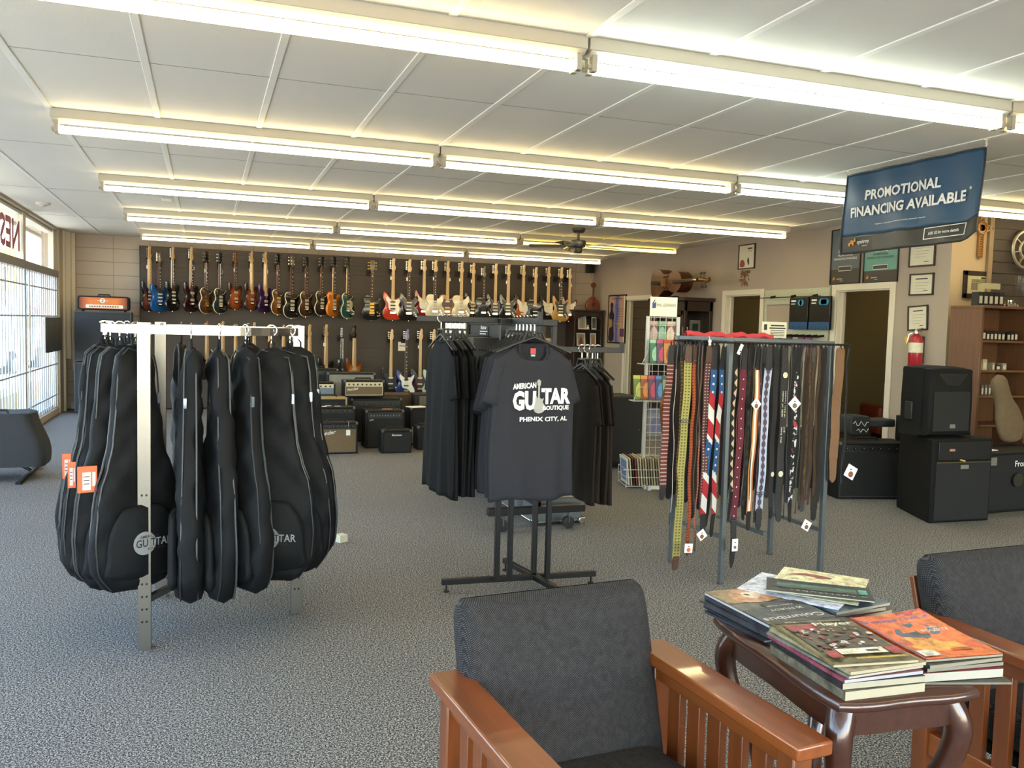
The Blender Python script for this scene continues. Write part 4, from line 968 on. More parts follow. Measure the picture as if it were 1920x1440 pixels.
ST = [
 (1259, .86, .040, 8, Sm('st1', 'stripe', '5a1c1a', '9a8a7e'), 'dark red strap with thin pale cross stripes, leftmost at the front', dict(tab=.10, lean=.035)),
 (1270, 1.0, .012, 60, Sm('st2', 'plain', 'b7b3ab', '6d6a66'), 'thin grey white strap seen edge-on beside the dark red striped one', dict(tab=.14)),
 (1281, .97, .026, 35, Sm('st3', 'stripe', '3a2614', '6b5a2c'), 'brown and olive patterned strap, left of the yellow one', dict(tab=.08)),
 (1293, 1.26, .045, 3, Sm('st4', 'weave', '938a48', '3c4724'), 'long yellow and green woven strap with brown leather ends', dict(tab=.095, tabm=LEB, studs=True, buckle=.42, lean=.03)),
 (1304, 1.18, .026, 25, Sm('st5', 'weave', '9a461c', '5f280f'), 'orange woven strap tucked behind the yellow one', dict(tab=.10, tabm=LEB, studs=True)),
 (1313, .95, .012, 55, Sm('st6', 'plain', '4a433d', '2b2724'), 'thin dark strap seen edge-on, right of the orange one', dict(tab=.10)),
 (1318, 1.16, .020, 45, Sm('st6b', 'weave', 'a8644f', '6d3327'), 'narrow terracotta woven strap between the orange and the maroon ones', dict(tab=.52, tabm=LEB)),
 (1329, .98, .040, 8, Sm('st7', 'weave', '4a2324', '9d8d84'), 'maroon strap with dashed cream weave and a pale skull charm', dict(tab=.09, tabm=LEB)),
 (1343, 1.08, .040, 10, Sm('stflag', 'flag', 'c4c3bd', '9a1d27', '1d4a78'), 'stars and stripes strap, left one of the two flag straps', dict(tab=.13, tail=.12, lean=.045)),
 (1357, 1.08, .036, 22, Sm('stflag', 'flag', 'c4c3bd', '9a1d27', '1d4a78'), 'stars and stripes strap, right one of the two flag straps', dict(tab=.13, tail=.12, lean=.04)),
 (1381, 1.0, .026, 20, Sm('st9', 'scallop', 'c3ab8c', '191614'), 'cream and black scalloped strap beside the front left post', dict(tab=.11, tail=.16)),
 (1390, .8, .02, 50, Sm('st9b', 'plain', '5c1f1c', '331412'), 'dark brick red strap seen edge-on right of the scalloped one', dict(tab=.10)),
 (1399, 1.27, .040, 5, Sm('st10', 'stud', '5b1526', 'd4cfcb'), 'burgundy strap with a row of white studs and long black pointed end', dict(tab=.13, tail=.28, buckle=.98, lean=.03)),
 (1408, 1.0, .028, 25, Sm('st11', 'scallop', '2c2b2c', '121112'), 'black lace patterned strap, right of the burgundy studded one', dict(tab=.12)),
 (1417, .95, .020, 45, Sm('st11b', 'plain', '3d463d', '22282a'), 'narrow grey green strap seen edge-on', dict(tab=.12)),
 (1425, 1.06, .034, 12, Sm('st12', 'bands', 'ddd5c8', 'b56a3c', 'cf8f4f'), 'white strap with orange and yellow lengthwise bands', dict(tab=.13, tail=.10, lean=.03)),
 (1431, 1.02, .022, 40, Sm('st12b', 'blotch', '4b2a36', '2a1a1f', '86514a'), 'plum patterned strap tucked beside the white and orange one', dict(tab=.13)),
 (1443, 1.06, .046, 3, Sm('st13', 'wave', '9aa3ba', '4a3c48', 'b4bccf'), 'lavender blue strap with dark floral medallions and silver buckle', dict(tab=.13, tail=.11, buckle=.84, lean=.02)),
 (1458, 1.0, .034, 16, Sm('st14', 'plain', '1b1c1e', '242528'), 'black strap with faded emblem, left of the lettered black one', dict(tab=.12, tail=.06, texts=lambda b: b.lathe([(.014, -.0075), (.014, -.0065)], (0, 0, -.74), 16, 0, 1))),
 (1474, 1.02, .044, 3, Sm('st15', 'plain', '171819', '202224'), 'black strap with pale gothic lettering and round emblems', dict(tab=.12, tail=.06, texts=beaut)),
 (1485, 1.0, .02, 55, Sm('st15b', 'plain', '141415', '1d1d20'), 'plain black strap seen edge-on, right of the lettered one', dict(tab=.12)),
 (1497, 1.03, .030, 15, Sm('st16', 'blotch', '1a1a1c', 'cfcfd2', 'a5353c'), 'black strap splashed with white and red print', dict(tab=.14, tail=.12)),
 (1507, .98, .018, 50, Sm('st17', 'plain', '3f4a2a', '27301c'), 'narrow olive green strap seen edge-on', dict(tab=.1)),
 (1514, .95, .026, 30, Sm('st18', 'plain', '3a2718', '2a1b10'), 'dark brown leather strap, right of the olive one', dict(tab=.05, tabm=LEB)),
 (1522, .90, .026, 35, Sm('st19', 'blotch', '4a321a', '6e5226', '2b1c10'), 'mottled tan and brown strap near the right post', dict(tab=.05, tabm=LEB)),
 (1530, .93, .026, 30, Sm('st20', 'plain', '4d3621', '3a2716'), 'mid brown leather strap beside the right post', dict(tab=.05, tabm=LEB)),
 (1538, .88, .026, 30, Sm('st21', 'plain', '3b2a1a', '4a3826'), 'brown suede strap touching the right post', dict(tab=.05, tabm=LEB)),
 (1564, .80, .020, 50, Sm('st22b', 'plain', '161618', '242426'), 'black strap right of the right post, left of the wide tan one', dict(tab=.06, z0=1.37)),
 (1577, .80, .062, 6, Sm('st22', 'plain', '77583c', '6a4c33'), 'wide tan suede strap at the right end of the rack', dict(tab=.02, tabm=mat('tan_suede', '6f5138', .8), tail=.14, lean=.025, y=4.07)),
 (1593, .82, .032, 35, Sm('st23', 'plain', '1a1b1c', '101112'), 'black leather strap outermost at the right end', dict(tab=.06, lean=.01)),
]
for (px, L, w_, rz, m_, l, kw) in ST: strap(px, L, w_*1.08, R(rz), m_, l, **kw)
# second row on the rear rod
bk = [('5a4130', 'brown'), ('1c1d20', 'black'), ('3b2b22', 'dark brown'), ('232a33', 'navy black'), ('4e2a20', 'rust brown'), ('1a1a1a', 'plain black'), ('5c4c30', 'olive brown'), ('2b1d18', 'coffee brown'), ('6a4a2e', 'tan'), ('1f2326', 'slate black'), ('3f2d1c', 'umber'), ('2a2a2c', 'charcoal')]
spots_ = [1272, 1296, 1322, 1346, 1372, 1398, 1424, 1450, 1476, 1502, 1526, 1548]
for i, px in enumerate(spots_):
    where = ['behind the dark red striped one', 'behind the yellow woven one', 'behind the terracotta one', 'behind the left flag strap', 'behind the front left post', 'behind the burgundy studded one', 'behind the white and orange one', 'behind the lavender one', 'behind the lettered black one', 'behind the splashed print one', 'behind the mottled one', 'by the rear right leg'][i]
    strap(px, .92+.05*(i % 3), .045, R([12, -10, 20, 4, -16, 8][i % 6]), Sm('bk'+bk[i][0], 'plain', bk[i][0], '1b1613'), bk[i][1]+' strap on the rear rod, '+where, y=4.48, tab=.1, z0=1.365)
md = [('2b2320', 'dark umber'), ('181a1d', 'matte black'), ('4a3222', 'chestnut'), ('15161a', 'ink black'), ('3c1d1d', 'wine'), ('222428', 'graphite'), ('56432a', 'bronze brown'), ('1b1b1c', 'soft black'), ('33261b', 'bark brown'), ('1d2024', 'blue black'), ('43301e', 'cocoa'), ('2c2119', 'dark tan')]
for i, px in enumerate([1264, 1288, 1310, 1336, 1366, 1388, 1412, 1436, 1466, 1490, 1518, 1541]):
    strap(px, .90+.06*(i % 4), .052, R([8, -6, 14, 2, -12, 6][i % 6]), Sm('md'+md[i][0], 'plain', md[i][0], '15110f'), md[i][1]+' strap on the middle rod '+['at the rack left end', 'behind the yellow strap', 'behind the orange strap', 'behind the flag straps', 'behind the front left post', 'behind the burgundy strap', 'behind the lace patterned strap', 'behind the lavender strap', 'behind the lettered strap', 'behind the splashed strap', 'behind the mottled strap', 'beside the right post'][i], y=4.28, tab=.1, z0=1.365)
b = B(); b.cyl((-.40, -.06, zt-.03), (.44, -.06, zt-.03), .006); b.build('hanging_rod', BLK, sr)
hang_card(1490, 757, 4.03, .062, 0, 'white diamond card hung low on the splashed print strap', '6b6253')
hang_card(1418, 758, 4.03, .055, 10, 'white diamond card with brown leaf on the white and orange strap')
hang_card(1595, 885, 4.03, .075, 0, 'white square card with brown patch at the right end of the straps', rot=28)
hang_card(1512, 985, 4.03, .055, 0, 'white card with brown patch near the floor under the olive strap', rot=30)
hang_card(1388, 615+40, 4.03, .02, 0, 'slim white tag beside the top of the front left post', rot=25, h_=.06)
hang_card(1316, 1003, 4.03, .05, 0, 'white card with brown patch beside the yellow strap end', rot=-35)
hang_card(1291, 1028, 4.01, .05, 0, 'orange and white sales card at the lower end of the yellow strap', 'd8643a', rot=3)
hang_card(1378, 1022, 4.03, .038, 0, 'cream card on the black pointed strap end', '6c6a55', rot=0, h_=.07)
b = B(); p = PY(1331, 640, 4.03); b.lathe([(.010, -.002), (.010, .002)], (0, 0, 0), 14, 0, 1); b.bb((-.006, -.002, -.022), (.006, .002, -.008)); b.tube([(0, 0, .008), (0, .01, .03)], .001, 4)
tag(b.build('skull_charm', WHITE, loc=p), 'small white skull shaped charm at the top of the maroon strap', 'charm')
# ================================================================== amplifiers by the back wall
GRB = mat('brown_grille_cloth', '6e5c44', .85, var=.1, bump=.4, bscale=400); GRS = mat('silver_grille_cloth', '8a877c', .85, bump=.4, bscale=400)
GRBL = mat('blue_silver_cloth', '6d7f90', .85, bump=.4, bscale=400); GRK = mat('black_grille_cloth', '1a1b1c', .85, bump=.4, bscale=400)
TWEED = mat('tan_tolex', 'a08a5a', .7, var=.1); CRP = mat('cream_panel', 'cfc6a4', .5); DKP = mat('dark_panel', '1e1f21', .4)
def amp(name, label, x, y, z, w, d, h, grille=GRK, tolex=VINYL, panel=None, ph=.06, knobs=0, logo=None, logo_h=.04, lpos='l', handle=True, piping=None, rz=0, group='amplifiers along the back wall', corners=True, slant=0, kc=BLK, top_panel=False):
    """origin at the front left bottom corner; x,y world of that corner"""
    t = thing(name, label, 'amplifier' if 'amp' in name or 'head' in name else 'speaker cabinet', (x, y, z), rz, group)
    b = B(); e = .022
    b.bb((0, .012, 0), (w, d, h), 0); b.bb((0, 0, 0), (e, .012, h)); b.bb((w-e, 0, 0), (w, .012, h)); b.bb((e, 0, 0), (w-e, .012, e)); b.bb((e, 0, h-e), (w-e, .012, h))
    b.build('cabinet', tolex, t, bevel=.006)
    zt_ = h-e-(ph if panel else 0)
    b = B(); b.bb((e, .004, e), (w-e, .013, zt_)); b.build('grille', grille, t, sm=0)
    if piping:
        b = B()
        for (a, c) in (((e, 0, e), (w-e, 0, e)), ((e, 0, zt_), (w-e, 0, zt_)), ((e, 0, e), (e, 0, zt_)), ((w-e, 0, e), (w-e, 0, zt_))): b.sq([(a[0], .003, a[2]), (c[0], .003, c[2])], .005)
        b.build('piping', piping, t, sm=0)
    if panel:
        b = B(); b.bb((e, .0, zt_), (w-e, .013, h-e)); b.build('control_panel', panel, t)
        for i in range(knobs):
            xx = e+.04+(w-2*e-.08)*i/max(1, knobs-1); b = B(); b.lathe([(.0095, -.016), (.012, -.001)], (xx, 0, zt_+ph*.45), 10, 0, 1); b.bb((xx-.001, -.0175, zt_+ph*.45), (xx+.001, -.016, zt_+ph*.45+.009), 1); b.build('knob', [kc, WINK], t)
    if logo:
        b = B(); lw = {'l': e+.02, 'c': w/2, 'r': w-e-.02}[lpos]
        b.text(logo, (lw, -.001, (zt_-logo_h*1.7) if lpos != 'c' else zt_-logo_h*2), (.97, 0, .16) if lpos == 'l' else (1, 0, 0), (.15, 0, .99) if lpos == 'l' else (0, 0, 1), h=logo_h, al=lpos); b.build('logo', WINK, t, sm=0)
    if handle:
        b = B(); b.tube([(w/2-.10, d/2, h), (w/2-.09, d/2, h+.022), (w/2+.09, d/2, h+.022), (w/2+.10, d/2, h)], .009, 6); b.build('handle', BLK, t)
    if corners:
        for cx in (0, w):
            b = B(); b.bb((cx-.003 if cx == 0 else cx-.025, -.003, h-.025), (cx+.025 if cx == 0 else cx+.003, .03, h+.003)); b.build('corner_guard', STEEL, t, bevel=.004)
    return t
amp('combo_amp', 'tan fronted combo amplifier with white price tag, standing in front by the gig bags', 1.13, 9.35, 0, .455, .21, .345, GRB, VINYL, DKP, .05, 9, 'Fender', .045, 'l', piping=STEEL)
b = B(); p = PY(648, 795, 9.33); b.bb((1.455, 9.335, .205), (1.50, 9.338, .265)); b.tube([(1.477, 9.337, .265), (1.482, 9.34, .36)], .001, 4)
tag(b.build('price_tag', PAPER, sm=0), 'white price tag hanging on the front of the tan combo amplifier', 'tag')
amp('combo_amp', 'dark combo amplifier directly behind the tan fronted one', 1.06, 9.75, 0, .56, .24, .475, GRK, VINYL, DKP, .05, 8, None)
b = B(); b.bb((1.2, 9.77, .478), (1.30, 9.83, .48)); b.bb((1.40, 9.8, .478), (1.46, 9.86, .479)); b.bb((1.3, 9.84, .478), (1.36, 9.90, .482))
tag(b.build('loose_papers', PAPER, sm=0), 'pale papers lying on the dark amplifier behind the tan one', 'papers')
amp('practice_amp', 'small tan topped amplifier with black handle on a dark one', 1.15, 10.02, 0, .42, .2, .56, GRK, TWEED, None, handle=True, corners=False)
amp('combo_amp', 'black amplifier under the blue fronted one', 1.05, 10.3, 0, .50, .26, .49, GRK, VINYL, None, piping=GRS)
amp('combo_amp', 'combo amplifier with blue grey front and cream knob panel', 1.02, 10.32, .49, .455, .2, .225, GRBL, VINYL, CRP, .045, 7, 'Fender', .02, 'l', piping=STEEL)
amp('speaker_cabinet', 'tall speaker cabinet with plain silver grille behind the cream panel head', 1.435, 10.75, 0, .60, .3, .805, GRS, VINYL, None, handle=False, piping=STEEL)
amp('combo_amp', 'wide dark amplifier carrying the cream panel amplifier head', 1.66, 10.3, 0, .62, .3, .52, GRK, VINYL, DKP, .10, 9, None)
amp('amp_head', 'amplifier head with cream knob panel and tan grille in the middle of the amp pile', 1.575, 10.32, .54, .49, .22, .20, GRB, VINYL, CRP, .05, 8, 'Fender', .035, 'l', piping=CREAM)
amp('combo_amp', 'large black amplifier with a row of small knobs and silver badge', 1.735, 9.72, 0, .445, .28, .435, GRK, VINYL, DKP, .07, 11, 'Spider', .018, 'l', kc=STEEL)
b = B(); b.prism(smooth_pts([(-.05, -.02), (.05, -.02), (.06, .02), (-.04, .025)], 2), .436, .443, c=(2.0, 9.85, 0), ax=2); tag(b.build('cloth_scrap', mat('salmon_cloth', 'b9775c', .8)), 'salmon coloured scrap lying on the black amplifier with small knobs', 'cloth')
amp('practice_amp', 'small black practice amplifier with silver brand lettering, at the very front', 1.842, 9.30, 0, .335, .2, .258, GRK, VINYL, None, logo='Blackstar', logo_h=.022, lpos='c')
p0, p1 = PY(770, 765, 9.9), PY(815, 845, 9.9)
amp('speaker_cabinet', 'black and grey speaker cabinet with papers on top, left of the hanging black shirts', p0.x, 9.9, 0, .5, .3, p0.z, GRS, VINYL, VINYL, .2, 0, None, handle=False)
b = B(); b.box((p0.x+.1, 10.0, p0.z+.004), (.22, .16, .006), 0, Matrix.Rotation(R(20), 3, 'Z')); tag(b.build('paper_stack', PAPER, sm=0), 'sheets of paper on the black and grey cabinet', 'papers')
p0 = PY(783, 800, 9.5)
amp('practice_amp', 'small black amplifier with white print beside the hanging black shirts', p0.x, 9.5, 0, .26, .22, p0.z, GRK, VINYL, None, handle=True)
p0, p1 = PY(722, 740, 11.2), PY(775, 762, 11.2)
b = B(); b.bb((p0.x, 11.2, 0), (p0.x+.48, 11.6, p0.z)); tag(b.build('brown_box', mat('brown_board', '4e4133', .8), bevel=.005), 'plain brown box behind the amplifiers under the blue bass', 'box')
p0 = PY(778, 740, 11.0)
b = B(); b.bb((p0.x, 11, 0), (p0.x+.5, 11.4, p0.z)); b.bb((p0.x+.06, 10.99, p0.z-.14), (p0.x+.44, 11, p0.z-.02), 1); tag(b.build('open_crate', [BLKP, mat('wire_grey', '6a675c', .5)], bevel=.005), 'black open crate behind the amplifiers left of the hanging shirts', 'crate')
p0 = PY(597, 692, 11.0)
amp('amp_head', 'black amplifier head at the left end above the blue fronted combo', p0.x-.25, 11.0, 0, .5, .3, p0.z, GRK, VINYL, DKP, .05, 0)

# orange head on tall cabinets in the window corner
ORM = N('orange_sunburst'); _o = ORM.xyz(ORM.co('Generated')); _q = ORM.ma('MAXIMUM', ORM.ma('MULTIPLY', ORM.ma('ABSOLUTE', ORM.ma('SUBTRACT', _o[0], .5)), 2), ORM.ma('MULTIPLY', ORM.ma('ABSOLUTE', ORM.ma('SUBTRACT', _o[2], .5)), 1.6))
ORM.lk(ORM.ramp(_q, [(.55, lin('d9782e')), (.8, lin('b64f1c')), (1, lin('4a1c10'))]), ORM.b.inputs['Base Color']); ORM.b.inputs['Roughness'].default_value = .35
hd = thing('amp_head', 'amplifier head with orange sunburst front and white knob strip in the window corner', 'amplifier', (-1.745, 13.95, 1.525))
b = B(); b.rbox((.345, .13, .1), (.69, .25, .205), .03, ax=1); b.build('cabinet', VINYL, hd, bevel=.004)
b = B(); b.rbox((.345, .0, .1), (.64, .012, .165), .015, ax=1); b.build('front_panel', ORM.m, hd)
b = B(); b.rbox((.36, -.009, .05), (.50, .008, .05), .012, ax=1); b.build('knob_panel', PAPER, hd)
for i in range(12):
    b = B(); b.lathe([(.008, -.026), (.009, -.012)], (.165+.033*i+(.012 if i > 4 else 0), 0, .05), 10, 0, 1); b.build('knob', BLKP, hd)
b = B(); b.lathe([(.036, -.012), (.036, -.006)], (.335, 0, .135), 24, 0, 1); b.bb((.265, -.011, .132), (.405, -.007, .137)); b.text('Z', (.335, -.0135, .115), (1, 0, 0), (0, 0, 1), h=.038, m=1); b.build('round_badge', [PAPER, INK], hd, sm=0)
b = B(); b.tube([(.26, .13, .2), (.275, .13, .225), (.41, .13, .225), (.425, .13, .2)], .012, 6); b.build('handle', BLKP, hd)
for q in (.06, .63): b = B(); b.cyl((q, .13, -.025), (q, .13, 0), .02); b.build('foot', BLKP, hd)
for (z0, z1, l) in ((.775, 1.5, 'upper black speaker cabinet under the orange amplifier head'), (0.03, .755, 'lower black speaker cabinet of the stack in the window corner')):
    amp('speaker_cabinet', l, -1.785, 13.86, z0, .77, .34, z1-z0, mat('slate_grille', '2e3238', .8, bump=.3, bscale=300), mat('slate_vinyl', '3b3f46', .6), None, handle=False, corners=False, group='speaker cabinets in the window corner')
b = B(); b.bb((-1.7, 13.9, .0), (-1.1, 14.15, .03)); tag(b.build('cabinet_plinth', BLK), 'low black plinth under the corner speaker cabinets', 'plinth')

# folding stand with slumped padded bag
ks = thing('folding_stand', 'black folding X stand on the carpet at the far left', 'stand', (-1.45, 8.45, 0))
for (a, c) in (((.02, -.42, .03), (.02, .42, .03)), ):
    pass
def P_(x, y, Y): q = PY(x, y, Y); return (q.x+1.45, q.y-8.45, q.z)
b = B(); b.sq([P_(34, 907, 8.1), (-.01, .62, .03)], .045, .03); b.build('foot_bar', BLK, ks, bevel=.006)
b = B(); b.sq([(-.49, -.38, .03), (-.49, .5, .03)], .045, .03); b.build('foot_bar', BLK, ks, bevel=.006)
b = B(); b.sq([(-.0, .10, .045), (-.49, .06, .36)], .035, .025); b.build('cross_leg', BLK, ks, bevel=.004)
b = B(); b.sq([(-.49, -.0, .045), (.06, -.03, .38)], .035, .025); b.build('cross_leg', STEEL, ks, bevel=.004)
b = B(); b.sq([(-.0, .40, .045), (-.49, .36, .36)], .035, .025); b.build('cross_leg', BLK, ks, bevel=.004)
pb = thing('padded_case', 'slumped black padded soft case resting on the folding stand', 'bag', (-1.66, 8.45, -.04))
SOFT = mat('dark_soft_nylon', '23272c', .7, bump=.3, bscale=40)
b = B()
def sf(i, j):
    a = i*2*PI; u = j; ca, sa = math.cos(a), math.sin(a)
    w = .36*(1-.06*u); d = .24*(1-.12*u); r_ = min(1, (u*40)**.5)*min(1, ((1-u)*30)**.4)
    x = w*math.copysign(abs(ca)**.22, ca)*r_+.03*math.sin(u*5); y = d*math.copysign(abs(sa)**.35, sa)*r_
    return (x-.05*u, y, .15+.48*u+.015*math.sin(x*9)*u)
b.grid(sf, 48, 26, cu=True); b.build('body', SOFT, pb, sm=70)
b = B(); b.tube([(-.09, -.10, .61), (-.07, -.12, .65), (.07, -.14, .65), (.09, -.15, .61)], .012, 6); b.build('handle', SOFT, pb)
b = B(); b.tube([(.33*math.cos(a_/20*2*PI)-.04, .0+.21*math.sin(a_/20*2*PI), .62) for a_ in range(20)], .004, 5, closed=True); b.build('zipper', ZIP, pb)

# rolling double sided display behind the shirts
ds = thing('rolling_display', 'black rolling product display with wheeled base behind the T-shirt rack', 'display stand', (2.22, 6.45, 0))
for y in (-.88, .85):
    b = B(); b.bb((-.37, y-.03, .12), (.36, y+.03, .17)); b.build('base_bar', BLK, ds, bevel=.004)
    for x in (-.26, .24):
        b = B(); b.lathe([(.012, -.016), (.043, -.014), (.043, .014), (.012, .016)], (x, y, .045), 16, 0, 1); b.tube([(x, y-.02, .045), (x, y-.02, .11), (x, y+.02, .11), (x, y+.02, .045)], .005, 5, 1); b.build('caster', [BLKP, STEEL], ds)
    b = B(); b.bb((-.02, y-.02, .17), (.02, y+.02, 1.48)); b.build('upright', BLK, ds, bevel=.003)
b = B(); b.bb((-.015, -.9, 1.44), (.015, .87, 1.475)); b.bb((-.015, -.9, .17), (.015, .87, .2)); b.build('rail', BLK, ds, bevel=.002)
b = B(); b.bb((-.006, -.86, .2), (.006, .83, 1.44)); b.build('back_panel', mat('dark_board', '1d1c1b', .6), ds)
for z in (1.105, .54):
    b = B(); b.bb((-.26, -.86, z), (-.006, .83, z+.018)); b.bb((-.265, -.86, z-.012), (-.26, .83, z+.022), 1); b.build('shelf', [BLKP, mat('price_rail', '8a877a', .4)], ds, bevel=.002)
b = B(); x = -.008; b.bb((-.012, .30, 1.13), (-.006, .80, 1.43), 0); b.build('header_card', INK, ds, sm=0)
b = B(); D1 = (0, -1, 0); U1 = (0, 0, 1)
b.text('Blackstar', (-.020, .40, 1.405), D1, U1, h=.03); b.bb((-.021, .30, 1.384), (-.019, .50, 1.390)); b.bb((-.021, .34, 1.362), (-.019, .50, 1.370)); b.build('header_print', WINK, ds, sm=0)
def carton(label, y0, y1, z0, z1, col, txt=None, x0=-.24, x1=-.03, stripes=()):
    t = thing('product_box', label, 'box', (2.22, 6.45+(y0+y1)/2, z0), 0, 'boxes on the rolling display'); w = (y1-y0)/2; h = z1-z0
    b = B(); b.bb((x0, -w, 0), (x1, w, h)); b.build('carton', mat('carton_'+col, col, .5), t, bevel=.002)
    b = B()
    if txt: b.text(txt, (x0-.002, 0, h*.72), D1, U1, w=w*1.4, m=0)
    for (a, c, e, f, m_) in stripes: b.bb((x0-.0025, w-2*w*a, h*e), (x0-.001, w-2*w*c, h*f), m_)
    if txt or stripes: b.build('box_print', [WINK, mat('box_red', 'a81d24', .5), mat('box_grey', '77787a', .5)], t, sm=0)
    return t
carton('grey front guitar speaker box under the black header card', .27, .80, 1.123, 1.355, '2b2c2d', 'Blackstar', stripes=[(.12, .88, .06, .6, 2)])
carton('black product box with white panels, first beside the speaker box', .12, .26, 1.123, 1.34, '141414', None, stripes=[(.2, .8, .1, .55, 0)])
carton('black product box with white panels, second beside the speaker box', -.03, .11, 1.123, 1.34, '151515', None, stripes=[(.2, .8, .15, .5, 0)])
carton('black and red product box with white lettering on the lower shelf, left one', .55, .80, .56, .90, '1a1213', None, stripes=[(0, .3, .3, .9, 1), (.45, .6, .1, .9, 0)])
carton('black and red product box with white disc on the lower shelf, middle one', .28, .53, .56, .90, '1a1213', None, stripes=[(.1, .5, .2, .8, 1), (.55, .85, .1, .3, 0)])
carton('black and red product box on the lower shelf, right one', .02, .26, .56, .86, '2a1213', None, stripes=[(.2, .8, .2, .7, 1), (.1, .4, .05, .15, 0)])
b = B(); b.bb((-.05, .84, .95), (-.04, 1.5, 1.45)); D = b
po = thing('photo_poster', 'black and white photo poster of a person with a camera behind the hanging shirts', 'poster', (2.22, 6.45, 0))
b.build('sheet', PAPER, po, sm=0)
b = B(); b.prism(smooth_pts([(.9, 1.22), (.9, 1.0), (1.35, .98), (1.4, 1.2), (1.22, 1.28), (1.2, 1.38), (1.1, 1.38), (1.08, 1.28)], 3), -.053, -.051, ax=0); b.build('silhouette', INK, po, sm=0)
fc = thing('flight_case', 'grey metal flight case with silver corners on the floor behind the shirt rack', 'case', (2.22, 6.35, 0))
b = B(); b.bb((.03, -.65, .02), (.40, .78, .20)); b.build('shell', mat('grey_laminate', '5e6266', .4, .2), fc, bevel=.006)
b = B()
for y in (-.65, .78):
    for x in (.03, .40):
        for z in (.02, .20): b.box((x, y, z), (.05, .05, .05))
for z in (.02, .20): b.sq([(.03, -.65, z), (.03, .78, z)], .014); b.sq([(.03, -.65, z), (.4, -.65, z)], .014)
b.build('corner_hardware', CHROME, fc, bevel=.006)
b = B(); b.bb((.024, .0, .08), (.03, .12, .14)); b.bb((.024, -.4, .08), (.03, -.3, .14)); b.build('latch', CHROME, fc)
b = B(); p = PX(880, 830, 2.15)
b.lathe([(.07, 0), (.07, .006)], (2.06, 7.0, .42), 20); b.tube([(2.06, 7.0, 0), (2.06, 7.0, .53)], .008, 6)
b.tube([(2.06, 7.0, .12), (1.98, 6.9, 0)], .006, 5); b.tube([(2.06, 7.0, .12), (2.15, 6.9, 0)], .006, 5); b.tube([(2.06, 7.0, .12), (2.06, 7.12, 0)], .006, 5)
tag(b.build('small_stand', CHROME), 'small chrome tripod stand under the display shelf', 'stand')
# sign card and small things right of the shirts
p, q = PY(945, 618, 6.0), PY(962, 642, 6.0)
b = B(); b.bb((p.x, 6.0, q.z), (q.x, 6.004, p.z)); b.text('Blackstar', ((p.x+q.x)/2, 5.998, p.z-.03), (1, 0, 0), U1, h=.014, m=1)
for k in range(3): b.bb((p.x+.01, 5.998, p.z-.045-.012*k), (q.x-.012, 5.9995, p.z-.043-.012*k), 1)
tag(b.build('sign_card', [PAPER, INK], sm=0), 'small white printed card left of the shirt hangers', 'sign')
ph_ = thing('drum_throne', 'beige padded stool top behind the printed shirt collar', 'stool', (PY(1022, 640, 7.6).x, 7.6, 0))
zz = PY(1022, 634, 7.6).z; b = B(); b.rbox((0, 0, zz-.06), (.11, .1, .12), .02, ax=1); b.build('back_pad', mat('beige_pad', '9a8660', .8), ph_, bevel=.01)
b = B(); b.cyl((0, 0, 0), (0, 0, zz-.11), .02); b.lathe([(.16, 0), (.16, .015), (.02, .03)]); b.build('pedestal', BLK, ph_)

# big black road case and small box by the door
cs = thing('road_case', 'big black road case on short feet left of the white wire rack', 'case', (3.42, 7.86, 0))
b = B(); b.bb((-.08, 0, .06), (.86, .5, .745)); b.build('shell', mat('matte_black', '161618', .75), cs, bevel=.01)
b = B()
for x in (-.02, .8):
    for y in (.06, .44): b.cyl((x, y, 0), (x, y, .06), .022)
b.build('foot', STEEL, cs)
b = B()
for (x, z) in ((-.04, .1), (.82, .1), (-.04, .7), (.40, .7), (.82, .7), (.82, .4), (-.04, .4)): b.lathe([(.008, -.004), (.01, 0)], (x, 0, z), 8, 0, 1)
b.build('rivet', STEEL, cs)
b = B(); b.bb((3.36, 7.9, .746), (3.70, 8.15, .835)); tag(b.build('black_box', BLKP, bevel=.008), 'flat black box on top of the big road case', 'box')

p = PZ(641, 1018); b = B(); b.bb((-.03, -.03, 0), (.03, .03, .05)); tag(b.build('small_box', mat('cream_card', 'c9c5ae', .6), loc=(p.x, p.y+.03, 0), rz=.5, bevel=.002), 'tiny cream box on the carpet behind the gig bag rack', 'box')
p = PZ(617, 852, 0); b = B(); b.bb((-.05, -.04, 0), (.05, .04, .012)); tag(b.build('card_scrap', mat('orange_scrap', 'c08a5a', .7), loc=(p.x-.08, p.y-.08, 0), rz=.3), 'orange paper scrap on the carpet in front of the tan amplifier', 'paper')
# ================================================================== corner bookcase, poster, cabinet, double bass
DKW = wood('dark_walnut', '2c1b14', .4)
bc = thing('corner_bookcase', 'dark wooden bookcase with framed cards under the mandolin', 'bookcase', (6.21, 14.05, 0)); w, d, h = .56, .36, 1.735
for (n_, a, c) in (('side_panel', (0, 0, 0), (.035, d, h)), ('side_panel', (w-.035, 0, 0), (w, d, h)), ('back_panel', (.03, d-.012, 0), (w-.03, d, h)), ('top', (-.03, -.03, h), (w+.03, d, h+.035)), ('plinth', (0, .01, 0), (w, d, .08))):
    b = B(); b.bb(a, c); b.build(n_, DKW, bc, bevel=.005)
for z in (.42, .80, 1.10, 1.40): b = B(); b.bb((.03, .01, z), (w-.03, d-.01, z+.022)); b.build('shelf', DKW, bc, bevel=.003)
arch = [(0.03, h-.005), (.03, h-.13)]+[(.03+(w-.06)*k/12, h-.13+.055*math.sin(PI*k/12)) for k in range(1, 12)]+[(w-.03, h-.13), (w-.03, h-.005)]
b = B(); b.prism(arch, -.004, .012); b.build('arched_rail', DKW, bc, sm=0)
